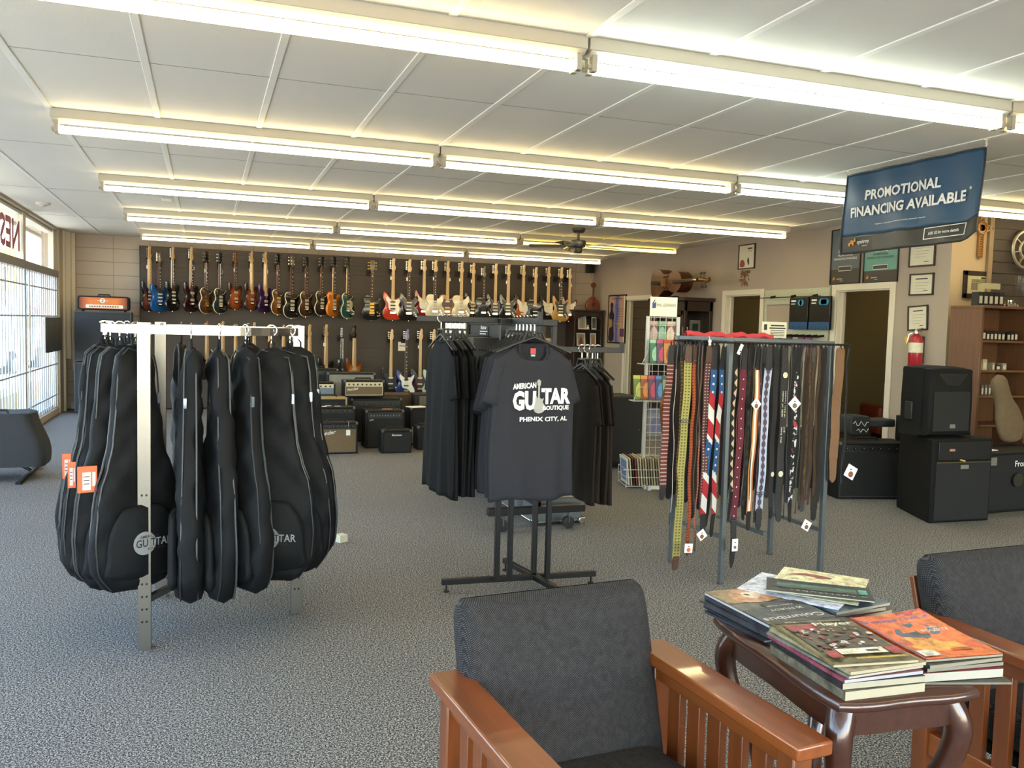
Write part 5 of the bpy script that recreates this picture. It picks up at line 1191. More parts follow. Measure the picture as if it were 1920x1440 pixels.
def frame_photo(label, x, y, z, w_, h_, rz, col1, col2, tilt=-8, name='framed_card'):
    t = thing(name, label, 'picture', (x, y, z), R(rz), None); t.rotation_euler.x = R(tilt)
    b = B(); b.bb((-w_/2, 0, 0), (w_/2, .008, h_)); b.build('mount', mat('pale_mount', 'cfcabc', .6), t)
    b = B(); b.bb((-w_*.36, -.002, h_*.1), (w_*.36, 0, h_*.9), 0); b.prism(smooth_pts([(-w_*.2, h_*.12), (w_*.2, h_*.12), (w_*.15, h_*.45), (.0, h_*.75), (-w_*.15, h_*.45)], 2), -.003, -.0015, 1); b.build('print', [mat('print_'+col1, col1, .5, var=.4, scale=30), mat('print_'+col2, col2, .5, var=.4, scale=40)], t, sm=0)
frame_photo('pale framed tan and blue card, upper left in the corner bookcase', 6.40, 14.12, 1.422, .16, .235, 0, '8d9a9c', 'a8835a')
frame_photo('pale framed dark card, upper right in the corner bookcase', 6.64, 14.14, 1.422, .09, .23, -10, '2f3a44', '4a5560')
frame_photo('pale framed reddish brown card, lower left in the corner bookcase', 6.385, 14.12, 1.122, .17, .235, 0, '8f8d84', '7c3326')
frame_photo('pale framed orange card, lower right in the corner bookcase', 6.63, 14.14, 1.122, .11, .235, -12, '8a8474', 'a5622c')
frame_photo('dark colour print standing on the lower shelf of the corner bookcase', 6.62, 14.14, .822, .16, .2, -10, '3d3a34', '6b5a48')
b = B(); b.lathe([(.022, 0), (.028, .02), (.012, .05), (.018, .07), (.0, .085)], (6.50, 14.1, 1.422), 12); tag(b.build('small_figurine', CREAM), 'tiny cream figurine between the upper cards in the corner bookcase', 'figurine')
# wall poster
t = thing('framed_poster', 'tall framed poster of a guitarist in blue smoke, left of the first doorway', 'poster', (XR-.025, 13.6, 1.19))
b = B(); w_, h_ = .34, .85
for (a, c) in (((0, -w_, 0), (.02, w_, .02)), ((0, -w_, h_-.02), (.02, w_, h_)), ((0, -w_, 0), (.02, -w_+.02, h_)), ((0, w_-.02, 0), (.02, w_, h_))): b.bb(a, c)
b.build('frame', BLK, t)
n = N('poster_print'); o_ = n.xyz(); f1 = n.ma('SUBTRACT', 1, n.ma('MULTIPLY', n.ma('ABSOLUTE', n.ma('ADD', o_[1], n.ma('MULTIPLY', n.ma('SUBTRACT', n.noise(4), .5), .25))), 7))
n.lk(n.mix(n.ma('MAXIMUM', n.ma('MINIMUM', f1, 1), 0), n.mix(n.noise(3), lin('c09a7c'), lin('a8846c')), lin('3f56a8')), n.b.inputs['Base Color']); n.b.inputs['Roughness'].default_value = .3
b = B(); b.bb((.006, -w_+.02, .02), (.012, w_-.02, h_-.02)); b.build('print', n.m, t, sm=0)
b = B()
b.prism(smooth_pts([(.30, .06), (.10, .06), (.12, .35), (.10, .50), (.16, .58), (.14, .68), (.20, .72), (.25, .68), (.24, .58), (.30, .50), (.26, .35)], 3), .002, .005, 0, ax=0)
b.prism([(.06, .36), (-.12, .28), (-.12, .30), (.06, .39)], .0, .003, 1, ax=0); b.prism(smooth_pts([(.28, .40), (.30, .28), (.16, .30), (.18, .42)], 3), 0, .003, 1, ax=0)
b.prism([(-.14, .12), (-.30, .12), (-.30, .26), (-.14, .26)], 0, .003, 2, ax=0)
for k in range(6): b.bb((.003, -.25, .60-.045*k), (.005, -.02, .605-.045*k), 0)
b.bb((.003, -.2, .775), (.005, .2, .785), 0); b.build('figure_print', [mat('poster_dark', '231f2a', .5), mat('poster_tan', '9a7a58', .5), mat('poster_plum', '5a3a5e', .5)], t, sm=0)

# china cabinet
cb = thing('display_cabinet', 'dark wooden glass fronted display cabinet under the double bass', 'cabinet', (6.36, 11.05, 0))
w0, dp, hh = .94, .46, 1.86      # width along y, depth along x; front faces -x, side faces -y
for (n_, a, c) in (('side_panel', (.0, -w0/2, 0), (.05, -w0/2+.03, hh)), ('side_panel', (dp-.05, -w0/2, 0), (dp, -w0/2+.03, hh)), ('side_panel', (0, w0/2-.03, 0), (dp, w0/2, hh)), ('base', (0, -w0/2, 0), (dp, w0/2, .75)), ('top', (-.05, -w0/2-.05, hh), (dp, w0/2+.05, hh+.05)), ('back_panel', (dp-.015, -w0/2, .7), (dp, w0/2, hh)), ('top_rail', (0, -w0/2, hh-.14), (dp, w0/2, hh))):
    b = B(); b.bb(a, c); b.build(n_, DKW, cb, bevel=.006)
for y in (-w0/2+.03, .0):
    dr = B(); y1 = y+w0/2-.03
    for (a, c) in (((-.012, y, .75), (.0, y+.05, 1.72)), ((-.012, y1-.05, .75), (.0, y1, 1.72)), ((-.012, y, .75), (.0, y1, .80)), ((-.012, y, 1.66), (.0, y1, 1.72))): dr.bb(a, c)
    o = dr.build('door', DKW, cb, bevel=.004); g = B(); g.bb((-.007, y+.05, .8), (-.003, y1-.05, 1.66)); g.build('door_glass', GLASS, o, sm=0)
g = B(); g.bb((.05, -w0/2+.01, .75), (dp-.05, -w0/2+.014, 1.72)); g.build('side_glass', GLASS, cb, sm=0)
for z in (1.06, 1.38): b = B(); b.bb((.02, -w0/2+.03, z), (dp-.02, w0/2-.03, z+.012)); b.build('shelf', DKW, cb)
its = [((.12, -.30, 1.395), (.06, .05, .10), 'd8d4c4', 'white card standing on the upper shelf of the display cabinet'), ((.26, -.33, 1.395), (.16, .03, .2), '6a6a64', 'grey framed print on the upper shelf of the display cabinet'), ((.10, -.33, 1.075), (.06, .06, .08), 'b8b4a8', 'pale small cup on the lower shelf of the display cabinet'), ((.24, -.33, 1.075), (.09, .03, .17), '8f8a78', 'grey booklet on the lower shelf of the display cabinet'), ((.34, -.33, 1.075), (.07, .03, .17), '9c9888', 'pale booklet beside the grey one in the display cabinet')]
for (c_, s_, col, l) in its:
    b = B(); b.box((0, 0, s_[2]/2), s_); b.box((0, -s_[1]/2-.001, s_[2]*.5), (s_[0]*.6, .002, s_[2]*.5), 1); tag(b.build('cabinet_item', [mat('it_'+col, col, .5), INK], loc=(6.36+c_[0], 11.05+c_[1], c_[2]), bevel=.002), l, 'ornament')
# double bass lying on its side on the cabinet
db = thing('double_bass', 'old brown double bass lying on its side on top of the display cabinet', 'double bass', (6.50, 11.52, 1.915))
VARN = wood('bass_varnish', '62371c', .3, axis=1, coat=.5, var=.3)
VARN2 = wood('bass_ribs', '4a2614', .35, axis=1, coat=.4)
o_b = [(0, -.27), (.07, -.28), (.16, -.27), (.26, -.22), (.33, -.165), (.42, -.15), (.50, -.155), (.56, -.175), (.64, -.20), (.74, -.19), (.82, -.14), (.87, -.06), (.88, 0), (.87, .06), (.82, .14), (.74, .19), (.64, .20), (.56, .175), (.50, .155), (.42, .15), (.33, .165), (.26, .22), (.16, .27), (.07, .28), (0, .27), (-.05, .18), (-.07, 0), (-.05, -.18)]
# long axis runs along -y (neck towards the viewer's right), width is vertical, front faces -x
SC = .92
pp = smooth_pts(o_b, 3)
b = B(); b.prism([(-a*SC, c*SC*.80+.225) for a, c in pp], -.13, .07, 0, bev=.012, mb=1, ax=0); b.build('body', [VARN, VARN2], db, sm=50)
b = B(); b.prism([(-a*SC, c*SC*.80+.225) for a, c in [(x*1.015-.005, y*1.04) for x, y in pp]], -.137, -.128, 0, ax=0); b.build('front_plate', VARN, db, sm=50)
b = B()
for s in (-1, 1): b.tube([(-.140, -.30, .225+s*.06), (-.140, -.34, .225+s*.085), (-.140, -.42, .225+s*.075), (-.140, -.46, .225+s*.10)], .007, 6)
b.build('sound_hole', INK, db)
b = B(); b.box((-.17, -.36, .225), (.07, .012, .12)); b.build('bridge', mat('old_bridge_wood', '8a6a42', .5), db); b = B(); b.prism([(-.03, .195), (-.03, .255), (-.33, .24), (-.33, .21)], -.19, -.165, ax=0); b.build('tailpiece', BLK, db)
b = B(); b.prism([(-.62, .20), (-.62, .25), (-1.28, .242), (-1.28, .208)], -.18, -.15, ax=0); b.build('fingerboard', ROSE, db, bevel=.004)
b = B(); b.tube([(-.13, -.80, .225), (-.13, -1.30, .225)], [.032, .022], 10); b.build('neck', MAHO, db)
b = B(); b.tube([(-.13, -1.28, .225), (-.13, -1.42, .215), (-.13, -1.50, .20), (-.12, -1.53, .22), (-.12, -1.51, .24), (-.125, -1.49, .225)], [.026, .022, .024, .022, .016, .01], 8); b.build('scroll', MAHO, db)
for i, (y, s) in enumerate(((-1.31, 1), (-1.35, -1), (-1.39, 1), (-1.43, -1))):
    b = B(); b.cyl((-.13, y, .22), (-.13, y, .22+s*.075), .005); b.lathe([(.0, -.02), (.022, -.008), (.022, .008), (.0, .02)], (-.13, y, .22+s*.09), 10); b.build('tuning_peg', DKW, db)
b = B(); b.bb((-.05, -.45, 0), (.05, -.35, .03)); b.build('rest_block', DKW, db)
b = B()
for k in range(4): b.tube([(-.185, -.33, .21+.01*k), (-.205, -.36, .205+.013*k), (-.187, -1.28, .215+.006*k)], .0012, 3)
b.build('string_set', CHROME, db)

# ---------------- right wall pictures
def wall_frame(label, name, px0, py0, px1, py1, fcol, prn, fw_=.02, x=XR, tilt=0, cat='picture', depth=.018, mount=None):
    a = PX(px0, py0, x); c = PX(px1, py1, x); y0, y1 = min(a.y, c.y), max(a.y, c.y); z0, z1 = min(a.z, c.z), max(a.z, c.z); w = (y1-y0)/2; h = z1-z0
    t = thing(name, label, cat, (x-depth-.002, (y0+y1)/2, z0)); t.rotation_euler.x = R(tilt)
    b = B()
    for (p, q) in (((0, -w, 0), (depth, w, fw_)), ((0, -w, h-fw_), (depth, w, h)), ((0, -w, 0), (depth, -w+fw_, h)), ((0, w-fw_, 0), (depth, w, h))): b.bb(p, q)
    b.build('frame', mat('frame_'+fcol, fcol, .4), t, bevel=.002)
    b = B(); prn(b, w-fw_, fw_, h-fw_); b.build('print', PRN, t, sm=0)
    return t
PRN = [mat('cert_paper', 'd6cfb8', .5, var=.05), INK, mat('poster_slate', '36526c', .35), mat('poster_charcoal', '3a3733', .4), mat('poster_teal', '5f9a8e', .35), WINK, mat('poster_orange', 'd08a1e', .5), mat('guitar_red', '8d2a2e', .5), mat('gold_bar', 'e0a93a', .4), mat('poster_greyblue', '56616a', .4), mat('teal_ink', '245a52', .5)]
def T_(b, s, y, z, h, w=None, m=1, x=.006, al='c'): b.text(s, (x, y, z), (0, -1, 0), (0, 0, 1), h=h, w=w, m=m, al=al)
def cert(b, w, z0, z1):
    b.bb((.010, -w, z0), (.014, w, z1), 0); b.bb((.009, -w*.55, z1-.045), (.0098, w*.55, z1-.035), 1)
    for k in range(4): b.bb((.009, -w*.7+.02*k, z1-.08-.03*k), (.0098, w*.6, z1-.078-.03*k), 1)
    b.bb((.009, -w*.6, z0+.03), (.0098, -w*.2, z0+.036), 1)
def pic1(b, w, z0, z1):
    b.bb((.010, -w, z0), (.014, w, z1), 0); h = z1-z0
    b.prism(smooth_pts([(w*.25, z0+.02), (w*.85, z0+.02), (w*.8, z0+h*.3), (w*.6, z0+h*.38), (w*.3, z0+h*.3)], 2), .008, .0095, 7, ax=0)
    b.prism(smooth_pts([(-w*.3, z0+.03), (-w*.1, z0+.09), (-w*.2, z0+.14), (-w*.35, z0+.09)], 2), .008, .0095, 1, ax=0)
    b.bb((.008, -w, z0+h*.58), (.0095, w, z0+h*.66), 0)
    b.bb((.008, -w*.7, z0+h*.82), (.0095, -w*.1, z0+h*.88), 1); b.bb((.008, -w*.6, z0+h*.72), (.0095, -w*.2, z0+h*.76), 6)
wall_frame('small framed guitar print high on the wall, above the brown carved plaque', 'framed_print', 1387, 460, 1416, 503, '241c16', pic1, .015)
b = B(); a, c = PX(1392, 509), PX(1405, 537); rd = random.Random(5)
for k in range(34):
    y = a.y+(c.y-a.y)*rd.random(); z = c.z+(a.z-c.z)*rd.random(); b.tube([(XR-.008, y, z), (XR-.016, y+rd.uniform(-.04, .04), z+rd.uniform(-.03, .03)), (XR-.008, y+rd.uniform(-.05, .05), z+rd.uniform(-.04, .04))], .006, 5)
tag(b.build('carved_plaque', wood('light_brown_carving', '8a5f34', .5)), 'small openwork brown carved plaque below the framed guitar print', 'wall decoration')
def syn(two):
    def f(b, w, z0, z1):
        h = z1-z0; lo = z0+h*(.21 if two else .26); b.bb((.010, -w, z0), (.014, w, lo), 3); b.bb((.010, -w, lo), (.014, w, z1), 4 if two else 9)
        T_(b, 'MONTHS', 0, z0+h*.56, h*.065, m=5)
        T_(b, 'PROMOTIONAL', 0, z0+h*.50, h*.04, m=10 if two else 5); T_(b, 'FINANCING AVAILABLE', 0, z0+h*.435, h*.04, w=w*1.6, m=10 if two else 5)
        zz = z0+h*.27; q = h*.045
        b.bb((.0075, -w*.45, zz-q), (.009, w*.45, zz+q), 5); b.bb((.0065, -w*.43, zz-q+.006), (.0077, w*.43, zz+q-.006), 3)
        T_(b, 'synchrony', w*.35, z0+h*.06, h*.035, m=5); T_(b, 'FINANCIAL', w*.22, z0+h*.035, h*.012, m=5)
        for k, hh in enumerate((.015, .03, .022)): b.bb((.006, w*.84-.012*k, z0+h*.06), (.008, w*.84-.012*k-.009, z0+h*.06+hh*1.3), 6)
    return f
wall_frame('blue grey financing poster, left of the teal one above the third doorway', 'framed_poster', 1562, 432, 1613, 531, '1b1a18', syn(False), .012, cat='poster')
wall_frame('teal financing poster in black frame above the third doorway', 'framed_poster', 1624, 430, 1684, 528, '1b1a18', syn(True), .012, cat='poster')
wall_frame('framed certificate, top of the three beside the third doorway', 'framed_certificate', 1708, 450, 1754, 498, '2a1f18', cert, .015)
wall_frame('framed certificate, middle of the three beside the third doorway', 'framed_certificate', 1708, 514, 1751, 553, '2a1f18', cert, .015)
wall_frame('framed letter hung crooked, lowest of the three above the fire extinguisher', 'framed_certificate', 1706, 573, 1741, 620, '241b14', cert, .015, tilt=-3)
# fire extinguisher
fe = thing('fire_extinguisher', 'red fire extinguisher with yellow tag on the wall beside the third doorway', 'fire extinguisher', (XR-.085, PX(1727, 690).y, PX(1727, 690).z))
REDP = mat('extinguisher_red', 'a01824', .3, coat=.5)
b = B(); b.lathe([(.0, 0), (.062, .0), (.068, .012), (.068, .27), (.055, .315), (.03, .335), (.025, .345)], n=24); b.build('cylinder', REDP, fe)
b = B(); b.lathe([(.0687, .155), (.0687, .255)], n=24); b.f = b.f[:-2]; b.m = b.m[:-2]; b.build('instruction_label', mat('label_white', 'd4d0b8', .5, var=.3, scale=30), fe)
b = B(); b.lathe([(.02, .345), (.022, .365), (.015, .385)], n=12); b.sq([(-.0, .01, .385), (-.02, -.09, .40)], .014, .008); b.sq([(-.0, .01, .365), (-.02, -.08, .365)], .014, .008); b.tube([(0, .02, .36), (-.02, .07, .34), (-.04, .08, .24)], .008, 6); b.build('valve_handle', CHROME, fe)
b = B(); b.box((-.03, .08, .27), (.004, .055, .10), 0, Matrix.Rotation(R(-25), 3, 'X')); b.build('inspection_tag', mat('yellow_tag', 'd8a620', .6), fe, sm=0)
b = B(); b.bb((.066, -.03, .05), (.085, .03, .32)); b.build('bracket', STEEL, fe)

# ---------------- white slat board with hanging packs, between the second and third doors
a, c = PX(1437, 545), PX(1561, 539)
WS = mat('white_slat', 'b9bca6', .5)
wsb = thing('white_slat_board', 'white slat board between the second and third doorways holding string packs', 'slat board', (XR-.022, 0, 0))
for (z0, z1) in ((1.80, 1.985), (1.36, 1.55)):
    b = B(); pts = []; z = z0
    while z < z1-.01: zt2 = min(z+.062, z1); pts += [(-.0, z), (-.0, zt2-.008), (.008, zt2-.008), (.008, zt2)]; z = zt2
    pts += [(.02, z1), (.02, z0)]; b.prism([(p_, q_) for p_, q_ in pts], c.y+.02, a.y-.0, ax=1); b.build('slat_panel', WS, wsb, sm=0)
b = B(); b.bb((.006, c.y+.02, 1.50), (.02, c.y+.06, 1.85)); b.bb((.006, a.y-.04, 1.50), (.02, a.y, 1.85)); b.build('side_strip', WS, wsb)
b = B(); b.cyl((-.06, c.y+.1, 1.885), (-.06, a.y+.25, 1.885), .005); 
for y in (a.y-.22, a.y-.62, a.y-1.02): b.sq([(0, y, 1.90), (-.07, y, 1.885)], .012, .03)
b.build('rod', BLK, wsb); b = B(); b.cyl((-.10, c.y+.05, 1.40), (-.10, a.y-.15, 1.40), .006)
for k in range(9): y = c.y+.08+k*.115; b.sq([(0, y, 1.42), (-.10, y, 1.41)], .01, .025)
b.build('rod', BLK, wsb)
def pack(y0, y1, z0, z1, label, n_, dot=2):
    t = thing('hanging_pack', label, 'package', (XR-.10, (y0+y1)/2, z0), 0, 'black packs on the white slat board'); w = (y1-y0)/2; h = z1-z0
    b = B(); b.bb((0, -w, 0), (.03, w, h)); b.build('bag', mat('pack_black', '181818', .25), t, bevel=.003)
    b = B(); b.bb((-.002, -w, 0), (0, w, h*.23), 0)
    for k in range(dot): b.lathe([(.038, -.004), (.038, -.002)], (0, -w*.15-.03*k, h*.83), 18, 1, 0)
    b.bb((-.003, w*.3, h*.86), (-.001, w*.8, h*.91), 2); b.bb((-.003, w*.35, h*.78), (-.001, w*.8, h*.81), 2)
    for k in range(7): b.prism([(w*(-.85+.27*k), .0), (w*(-.75+.27*k), 0), (w*(-.8+.27*k), h*.16)], -.003, -.001, 3, ax=0)
    b.build('pack_print', [mat('pack_blue', '24507c', .4), mat('pack_cyan', '2f8fc0', .4), WINK, mat('pack_navy', '122238', .4)], t, sm=0)
ya = PX(1516, 580, XR-.1).y; yb = PX(1480, 580, XR-.1).y; yc = PX(1556, 580, XR-.1).y
pack(ya+.015, yb, 1.49, 1.875, 'black and blue string pack hung on the left of the pair', 1, 2)
pack(yc, ya-.015, 1.49, 1.88, 'black and blue string pack hung on the right of the pair', 2, 4)
for k in range(8):
    y = a.y-.22-k*.115; col = ['c9c4b8', '2a2426', 'b8b4a8', '4a2428', '3b2a2e', '9a958a', '6a3a66', '7a4a78'][k]
    b = B(); b.bb((-.02, -.045, -.11), (.02, .045, 0)); b.bb((-.022, -.03, -.08), (-.02, .03, -.03), 1)
    tag(b.build('accessory_pack', [mat('acc_'+col, col, .5), PAPER], loc=(XR-.12, y, 1.395), sm=0), col and ['pale', 'black', 'grey white', 'maroon', 'dark plum', 'grey', 'purple', 'light purple'][k]+' accessory pack on the lower hooks, '+['first', 'second', 'third', 'fourth', 'fifth', 'sixth', 'seventh', 'last'][k]+' from the left', 'package', 'accessory packs above the strap rack')
# price board standing on strap rack
p, q = PY(1408, 601, 4.7), PY(1452, 635, 4.7)
t = thing('price_sign', 'cream printed sign card standing behind the red cloth on the strap rack', 'sign', (p.x, 4.58, 1.40)); w = q.x-p.x; h = .105
b = B(); b.bb((0, 0, 0), (w, .003, h)); b.build('card', mat('cream_card', 'c9c5ae', .6), t, sm=0)
b = B(); b.bb((w*.35, -.0012, h*.74), (w*.9, 0, h*.82)); b.bb((w*.08, -.0012, h*.5), (w*.2, 0, h*.85)); b.bb((w*.3, -.0012, h*.58), (w*.95, 0, h*.66)); 
for k in range(4): b.bb((w*.34, -.001, h*(.46-.1*k)), (w*.92, 0, h*(.50-.1*k)))
b.build('print', INK, t, sm=0)
b = B(); b.bb((w*.45, .003, -.06), (w*.55, .006, h*.8)); b.build('prop_strip', BLKP, t, sm=0)

# ---------------- return wall: carved cross, framed certificate, dark slat wall with reel
yw = YR
p0, p1, p2, p3 = PY(1838, 403, yw), PY(1832, 485, yw), PY(1817, 428, yw), PY(1857, 430, yw)
t = thing('wall_cross', 'carved golden brown wooden cross on the wall right of the big banner', 'cross', ((p2.x+p3.x)/2, yw-.02, p1.z)); h = p0.z-p1.z; w = (p3.x-p2.x)/2
CRW = wood('carved_wood', '9c6a2c', .45)
b = B(); b.rbox((0, 0, h/2), (.062, .024, h), .028, ax=1); b.rbox((0, 0, h*.70), (2*w, .024, .065), .026, ax=1); b.build('body', CRW, t, bevel=.003)
b = B(); b.tube([(.06*math.cos(a_*2*PI/24), -.016, h*.70+.06*math.sin(a_*2*PI/24)) for a_ in range(24)], .008, 6, closed=True); b.build('ring', CRW, t)
rd = random.Random(3); b = B()
for k in range(16):
    z = h*.04+h*.055*k
    if abs(z-h*.70) < .05: continue
    b.tube([(-.02, -.013, z), (0, -.016, z+.012), (.018, -.013, z-.004)], .004, 5)
for k in range(6): x = (-w*.9+w*.36*k); b.tube([(x, -.013, h*.70-.018), (x+.012, -.016, h*.70), (x, -.013, h*.70+.018)], .004, 5)
b.build('carving', wood('dark_carving', '5a3814', .6), t)
def ywall_frame(label, px0, py0, px1, py1, y):
    a, c = PY(px0, py0, y), PY(px1, py1, y); t = thing('framed_certificate', label, 'picture', ((a.x+c.x)/2, y-.022, c.z)); w = (c.x-a.x)/2; h = a.z-c.z; f_ = .045
    b = B()
    for (p, q) in (((-w, 0, 0), (w, .02, f_)), ((-w, 0, h-f_), (w, .02, h)), ((-w, 0, 0), (-w+f_, .02, h)), ((w-f_, 0, 0), (w, .02, h))): b.bb(p, q)
    b.build('frame', mat('frame_2a1f18', '2a1f18', .4), t, bevel=.003)
    b = B(); b.bb((-w+f_, .008, f_), (w-f_, .012, h-f_), 0); b.bb((.02, .007, h*.72), (w-f_-.01, .008, h*.78), 1); b.bb((-w*.5, .007, h*.3), (-w*.1, .008, h*.55), 2)
    for k in range(4): b.bb((-w*.5, .007, h*(.60-.04*k)+.02), (w*.5, .008, h*(.60-.04*k)+.025), 1)
    b.build('print', [mat('pale_yellow_paper', 'b7b08c', .5), INK, mat('grey_stamp', '77745f', .6)], t, sm=0)
ywall_frame('framed certificate in a wide dark frame above the brown shelf unit', 1806, 507, 1861, 561, yw)
o = slatwall(PY(1862, 400, yw).x, 9.5, .0, H-.04, yw-.03, 'slat_wall_panel', 'dark slat wall section at the far right behind the film reel', SLAT, .11)
b = B(); xx = PY(1861, 400, yw).x; b.bb((xx-.055, yw-.035, 0), (xx, yw, H-.01)); struct(b.build('trim_7', mat('brown_trim', '8a775c', .6)))
# film reel
p = PY(1925, 468, yw-.07); t = thing('film_reel', 'silver film reel hung on the dark slat wall at the right edge', 'film reel', (p.x, yw-.07, p.z)); Rr = .185
b = B()
b.tube([(Rr*math.cos(a_*2*PI/40), 0, Rr*math.sin(a_*2*PI/40)) for a_ in range(40)], .016, 6, closed=True); b.tube([(.09*math.cos(a_*2*PI/24), 0, .09*math.sin(a_*2*PI/24)) for a_ in range(24)], .014, 6, closed=True)
for k in range(8): a_ = k*PI/4+.2; b.sq([(.08*math.cos(a_), 0, .08*math.sin(a_)), (Rr*math.cos(a_), 0, Rr*math.sin(a_))], .024, .01)
b.lathe([(.03, -.01), (.03, .03)], (0, 0, 0), 12, 0, 1); b.build('reel', mat('reel_metal', 'a8a494', .35, .6), t)
# shelf unit
su = thing('shelf_unit', 'brown wooden shelf unit with small boxes at the right wall', 'shelf unit', (6.80, 6.05, 0)); BW = wood('brown_laminate', '6e4a30', .45, var=.2)
w, d, h = 1.05, .36, 1.72
for (n_, a, c) in (('side_panel', (0, 0, 0), (.03, d, h)), ('side_panel', (w-.03, 0, 0), (w, d, h)), ('back_panel', (.03, d-.01, 0), (w-.03, d, h)), ('top', (-.0, -.01, h), (w, d, h+.025)), ('side_panel', (.62, 0, 0), (.64, d, h))):
    b = B(); b.bb(a, c); b.build(n_, BW, su, bevel=.003)
for z in (.30, .60, .88, 1.12, 1.40): b = B(); b.bb((.03, .01, z), (w-.03, d-.01, z+.02)); b.build('shelf', BW, su, bevel=.002)
def sbox(label, x, y, z, w_, d_, h_, col, c2='d2cdb6', nm_='small_box', lbl=True, grp='small boxes on the brown shelf unit'):
    b = B(); b.bb((-w_/2, 0, 0), (w_/2, d_, h_)); 
    if lbl: b.bb((-w_*.32, -.001, h_*.15), (w_*.32, 0, h_*.7), 1)
    return tag(b.build(nm_, [mat('sb_'+col, col, .5), mat('sbl_'+c2, c2, .5, var=.4, scale=60)], loc=(6.80+x, 6.05+y, z), bevel=.0015), label, 'box', grp)
for k in range(9): sbox('small dark box with white label on the upper shelf, %s from the left' % ['first', 'second', 'third', 'fourth', 'fifth', 'sixth', 'seventh', 'eighth', 'ninth'][k], .10+.048*k+(.02 if k > 5 else 0), .05, 1.42, .042, .08, [.10, .085, .085, .09, .085, .085, .08, .085, .09][k], '1f1c1a')
sbox('tall pale bottle box standing behind the row on the upper shelf', .15, .16, 1.42, .04, .05, .16, '8c8468')
for k, (x, w_, h_, col) in enumerate(((.07, .05, .09, '8f8a72'), (.13, .055, .10, 'b5ad84'), (.24, .03, .07, '9a9684'), (.30, .06, .05, '2a2826'), (.38, .05, .065, '9a9684'))): sbox(['pale box at the left on the middle shelf', 'cream box second on the middle shelf', 'slim grey box third on the middle shelf', 'black box fourth on the middle shelf', 'grey box at the right on the middle shelf'][k], x, .05, 1.14, w_, .06, h_, col)
for k in range(5): sbox('slim white card pack on the lower shelf, %s from the left' % ['first', 'second', 'third', 'fourth', 'fifth'][k], .12+.045*k, .05, .90, .03, .04, .10, '6f6c60')
for k in range(5): sbox('black and white patterned box on top of the shelf unit, %s from the left' % ['first', 'second', 'third', 'fourth', 'fifth'][k], .03+.064*k, .05, h+.026, .058, .08, .125, '1c1b1a', 'b9b4a0')
g = thing('acrylic_box', 'clear acrylic box above the patterned boxes on the shelf unit', 'box', (6.80+.17, 6.12, h+.026+.126)); b = B(); b.bb((-.12, -.05, 0), (.12, .06, .12)); b.build('shell', GLASS, g, sm=0)
b = B(); b.bb((-.115, .0, .03), (.115, .004, .085)); b.build('paper_insert', mat('insert_cream', 'b8ae88', .6), g, sm=0)
b = B(); b.lathe([(.075, 0), (.07, .02), (.03, .05), (.03, .06), (.06, .065)], (6.80+.46, 6.15, h+.026), 18); tag(b.build('call_bell', CHROME), 'small silver dome ornament on top of the shelf unit', 'ornament')
b = B(); b.lathe([(.07, 0), (.078, .02), (.078, .30), (.06, .31)], (6.80+.66, 6.2, h+.026), 18); tag(b.build('glass_jar', GLASS), 'tall clear jar on top of the shelf unit at the picture edge', 'jar')
# ================================================================== speakers and amps at the right
TEX = mat('textured_black', '0d0e0f', .75, bump=.4, bscale=220, spec=.25)
def pz(px, py, Y): return PY(px, py, Y)
# subwoofer with cut corners
sw = thing('subwoofer', 'big black loudspeaker cabinet on the carpet carrying the smaller speaker', 'loudspeaker', (5.26, 5.05, 0), R(-3))
h = .655; pl = [(-.02, .02), (.05, 0), (.60, .0), (.60, .5), (.20, .60), (.16, .60)]
b = B(); b.prism([(0, 0), (.58, 0), (.58, .55), (.25, .60), (.20, .58)], .0, h, ax=2); b.build('cabinet', TEX, sw, bevel=.012)
b = B(); b.bb((.04, -.006, .02), (.56, 0, .47)); b.build('grille', GRK, sw, sm=0)
b = B(); b.bb((.05, -.012, .49), (.55, -.001, .63)); b.build('port_panel', BLKP, sw, bevel=.004)
b = B(); b.bb((.04, -.012, .468), (.56, -.004, .476)); b.build('trim_strip', mat('dull_brass', '5b5138', .5, .4), sw)
b = B(); b.bb((.27, -.011, .42), (.345, -.006, .45)); lab(b.build('badge', mat('dull_silver', '77766c', .4), sw), 'silver badge'); b = B(); b.bb((.15, -.016, .56), (.20, -.012, .578)); lab(b.build('sticker', mat('salmon_sticker', 'b0765c', .6), sw), 'salmon sticker')
b = B(); b.box((.28, -.012, .487), (.05, .01, .012), 0, Matrix.Rotation(R(12), 3, 'Y')); lab(b.build('tape_scrap', mat('yellow_scrap', 'b89a58', .7), sw), 'yellow scrap')
# PA speaker
pa = thing('pa_speaker', 'black plastic stage speaker standing on the big loudspeaker cabinet', 'loudspeaker', (5.27, 5.12, h), R(-3))
fr_ = smooth_pts([(0.0, .03), (.02, .0), (.40, .0), (.43, .03), (.435, .30), (.42, .50), (.40, .535), (.21, .545), (.02, .535), (.0, .50), (-.01, .3)], 2)
b = B(); b.prism([(x, z+.01) for x, z in fr_], .06, .32, 0, bev=.03); b.prism([(x*.96+.008, z*.97+.018) for x, z in fr_], 0, .10, 0, bev=.015); b.build('cabinet', TEX, pa, sm=50)
b = B(); b.bb((.04, -.010, .05), (.385, .0, .36)); b.build('grille', GRK, pa, bevel=.004)
b = B(); b.prism([(.08, .50), (.36, .50), (.28, .40), (.16, .40)], -.004, .02); b.build('horn_flare', BLKP, pa, bevel=.006)
b = B(); b.bb((.20, -.014, .075), (.25, -.010, .105)); lab(b.build('badge', mat('dull_silver', '77766c', .4), pa), 'silver badge')
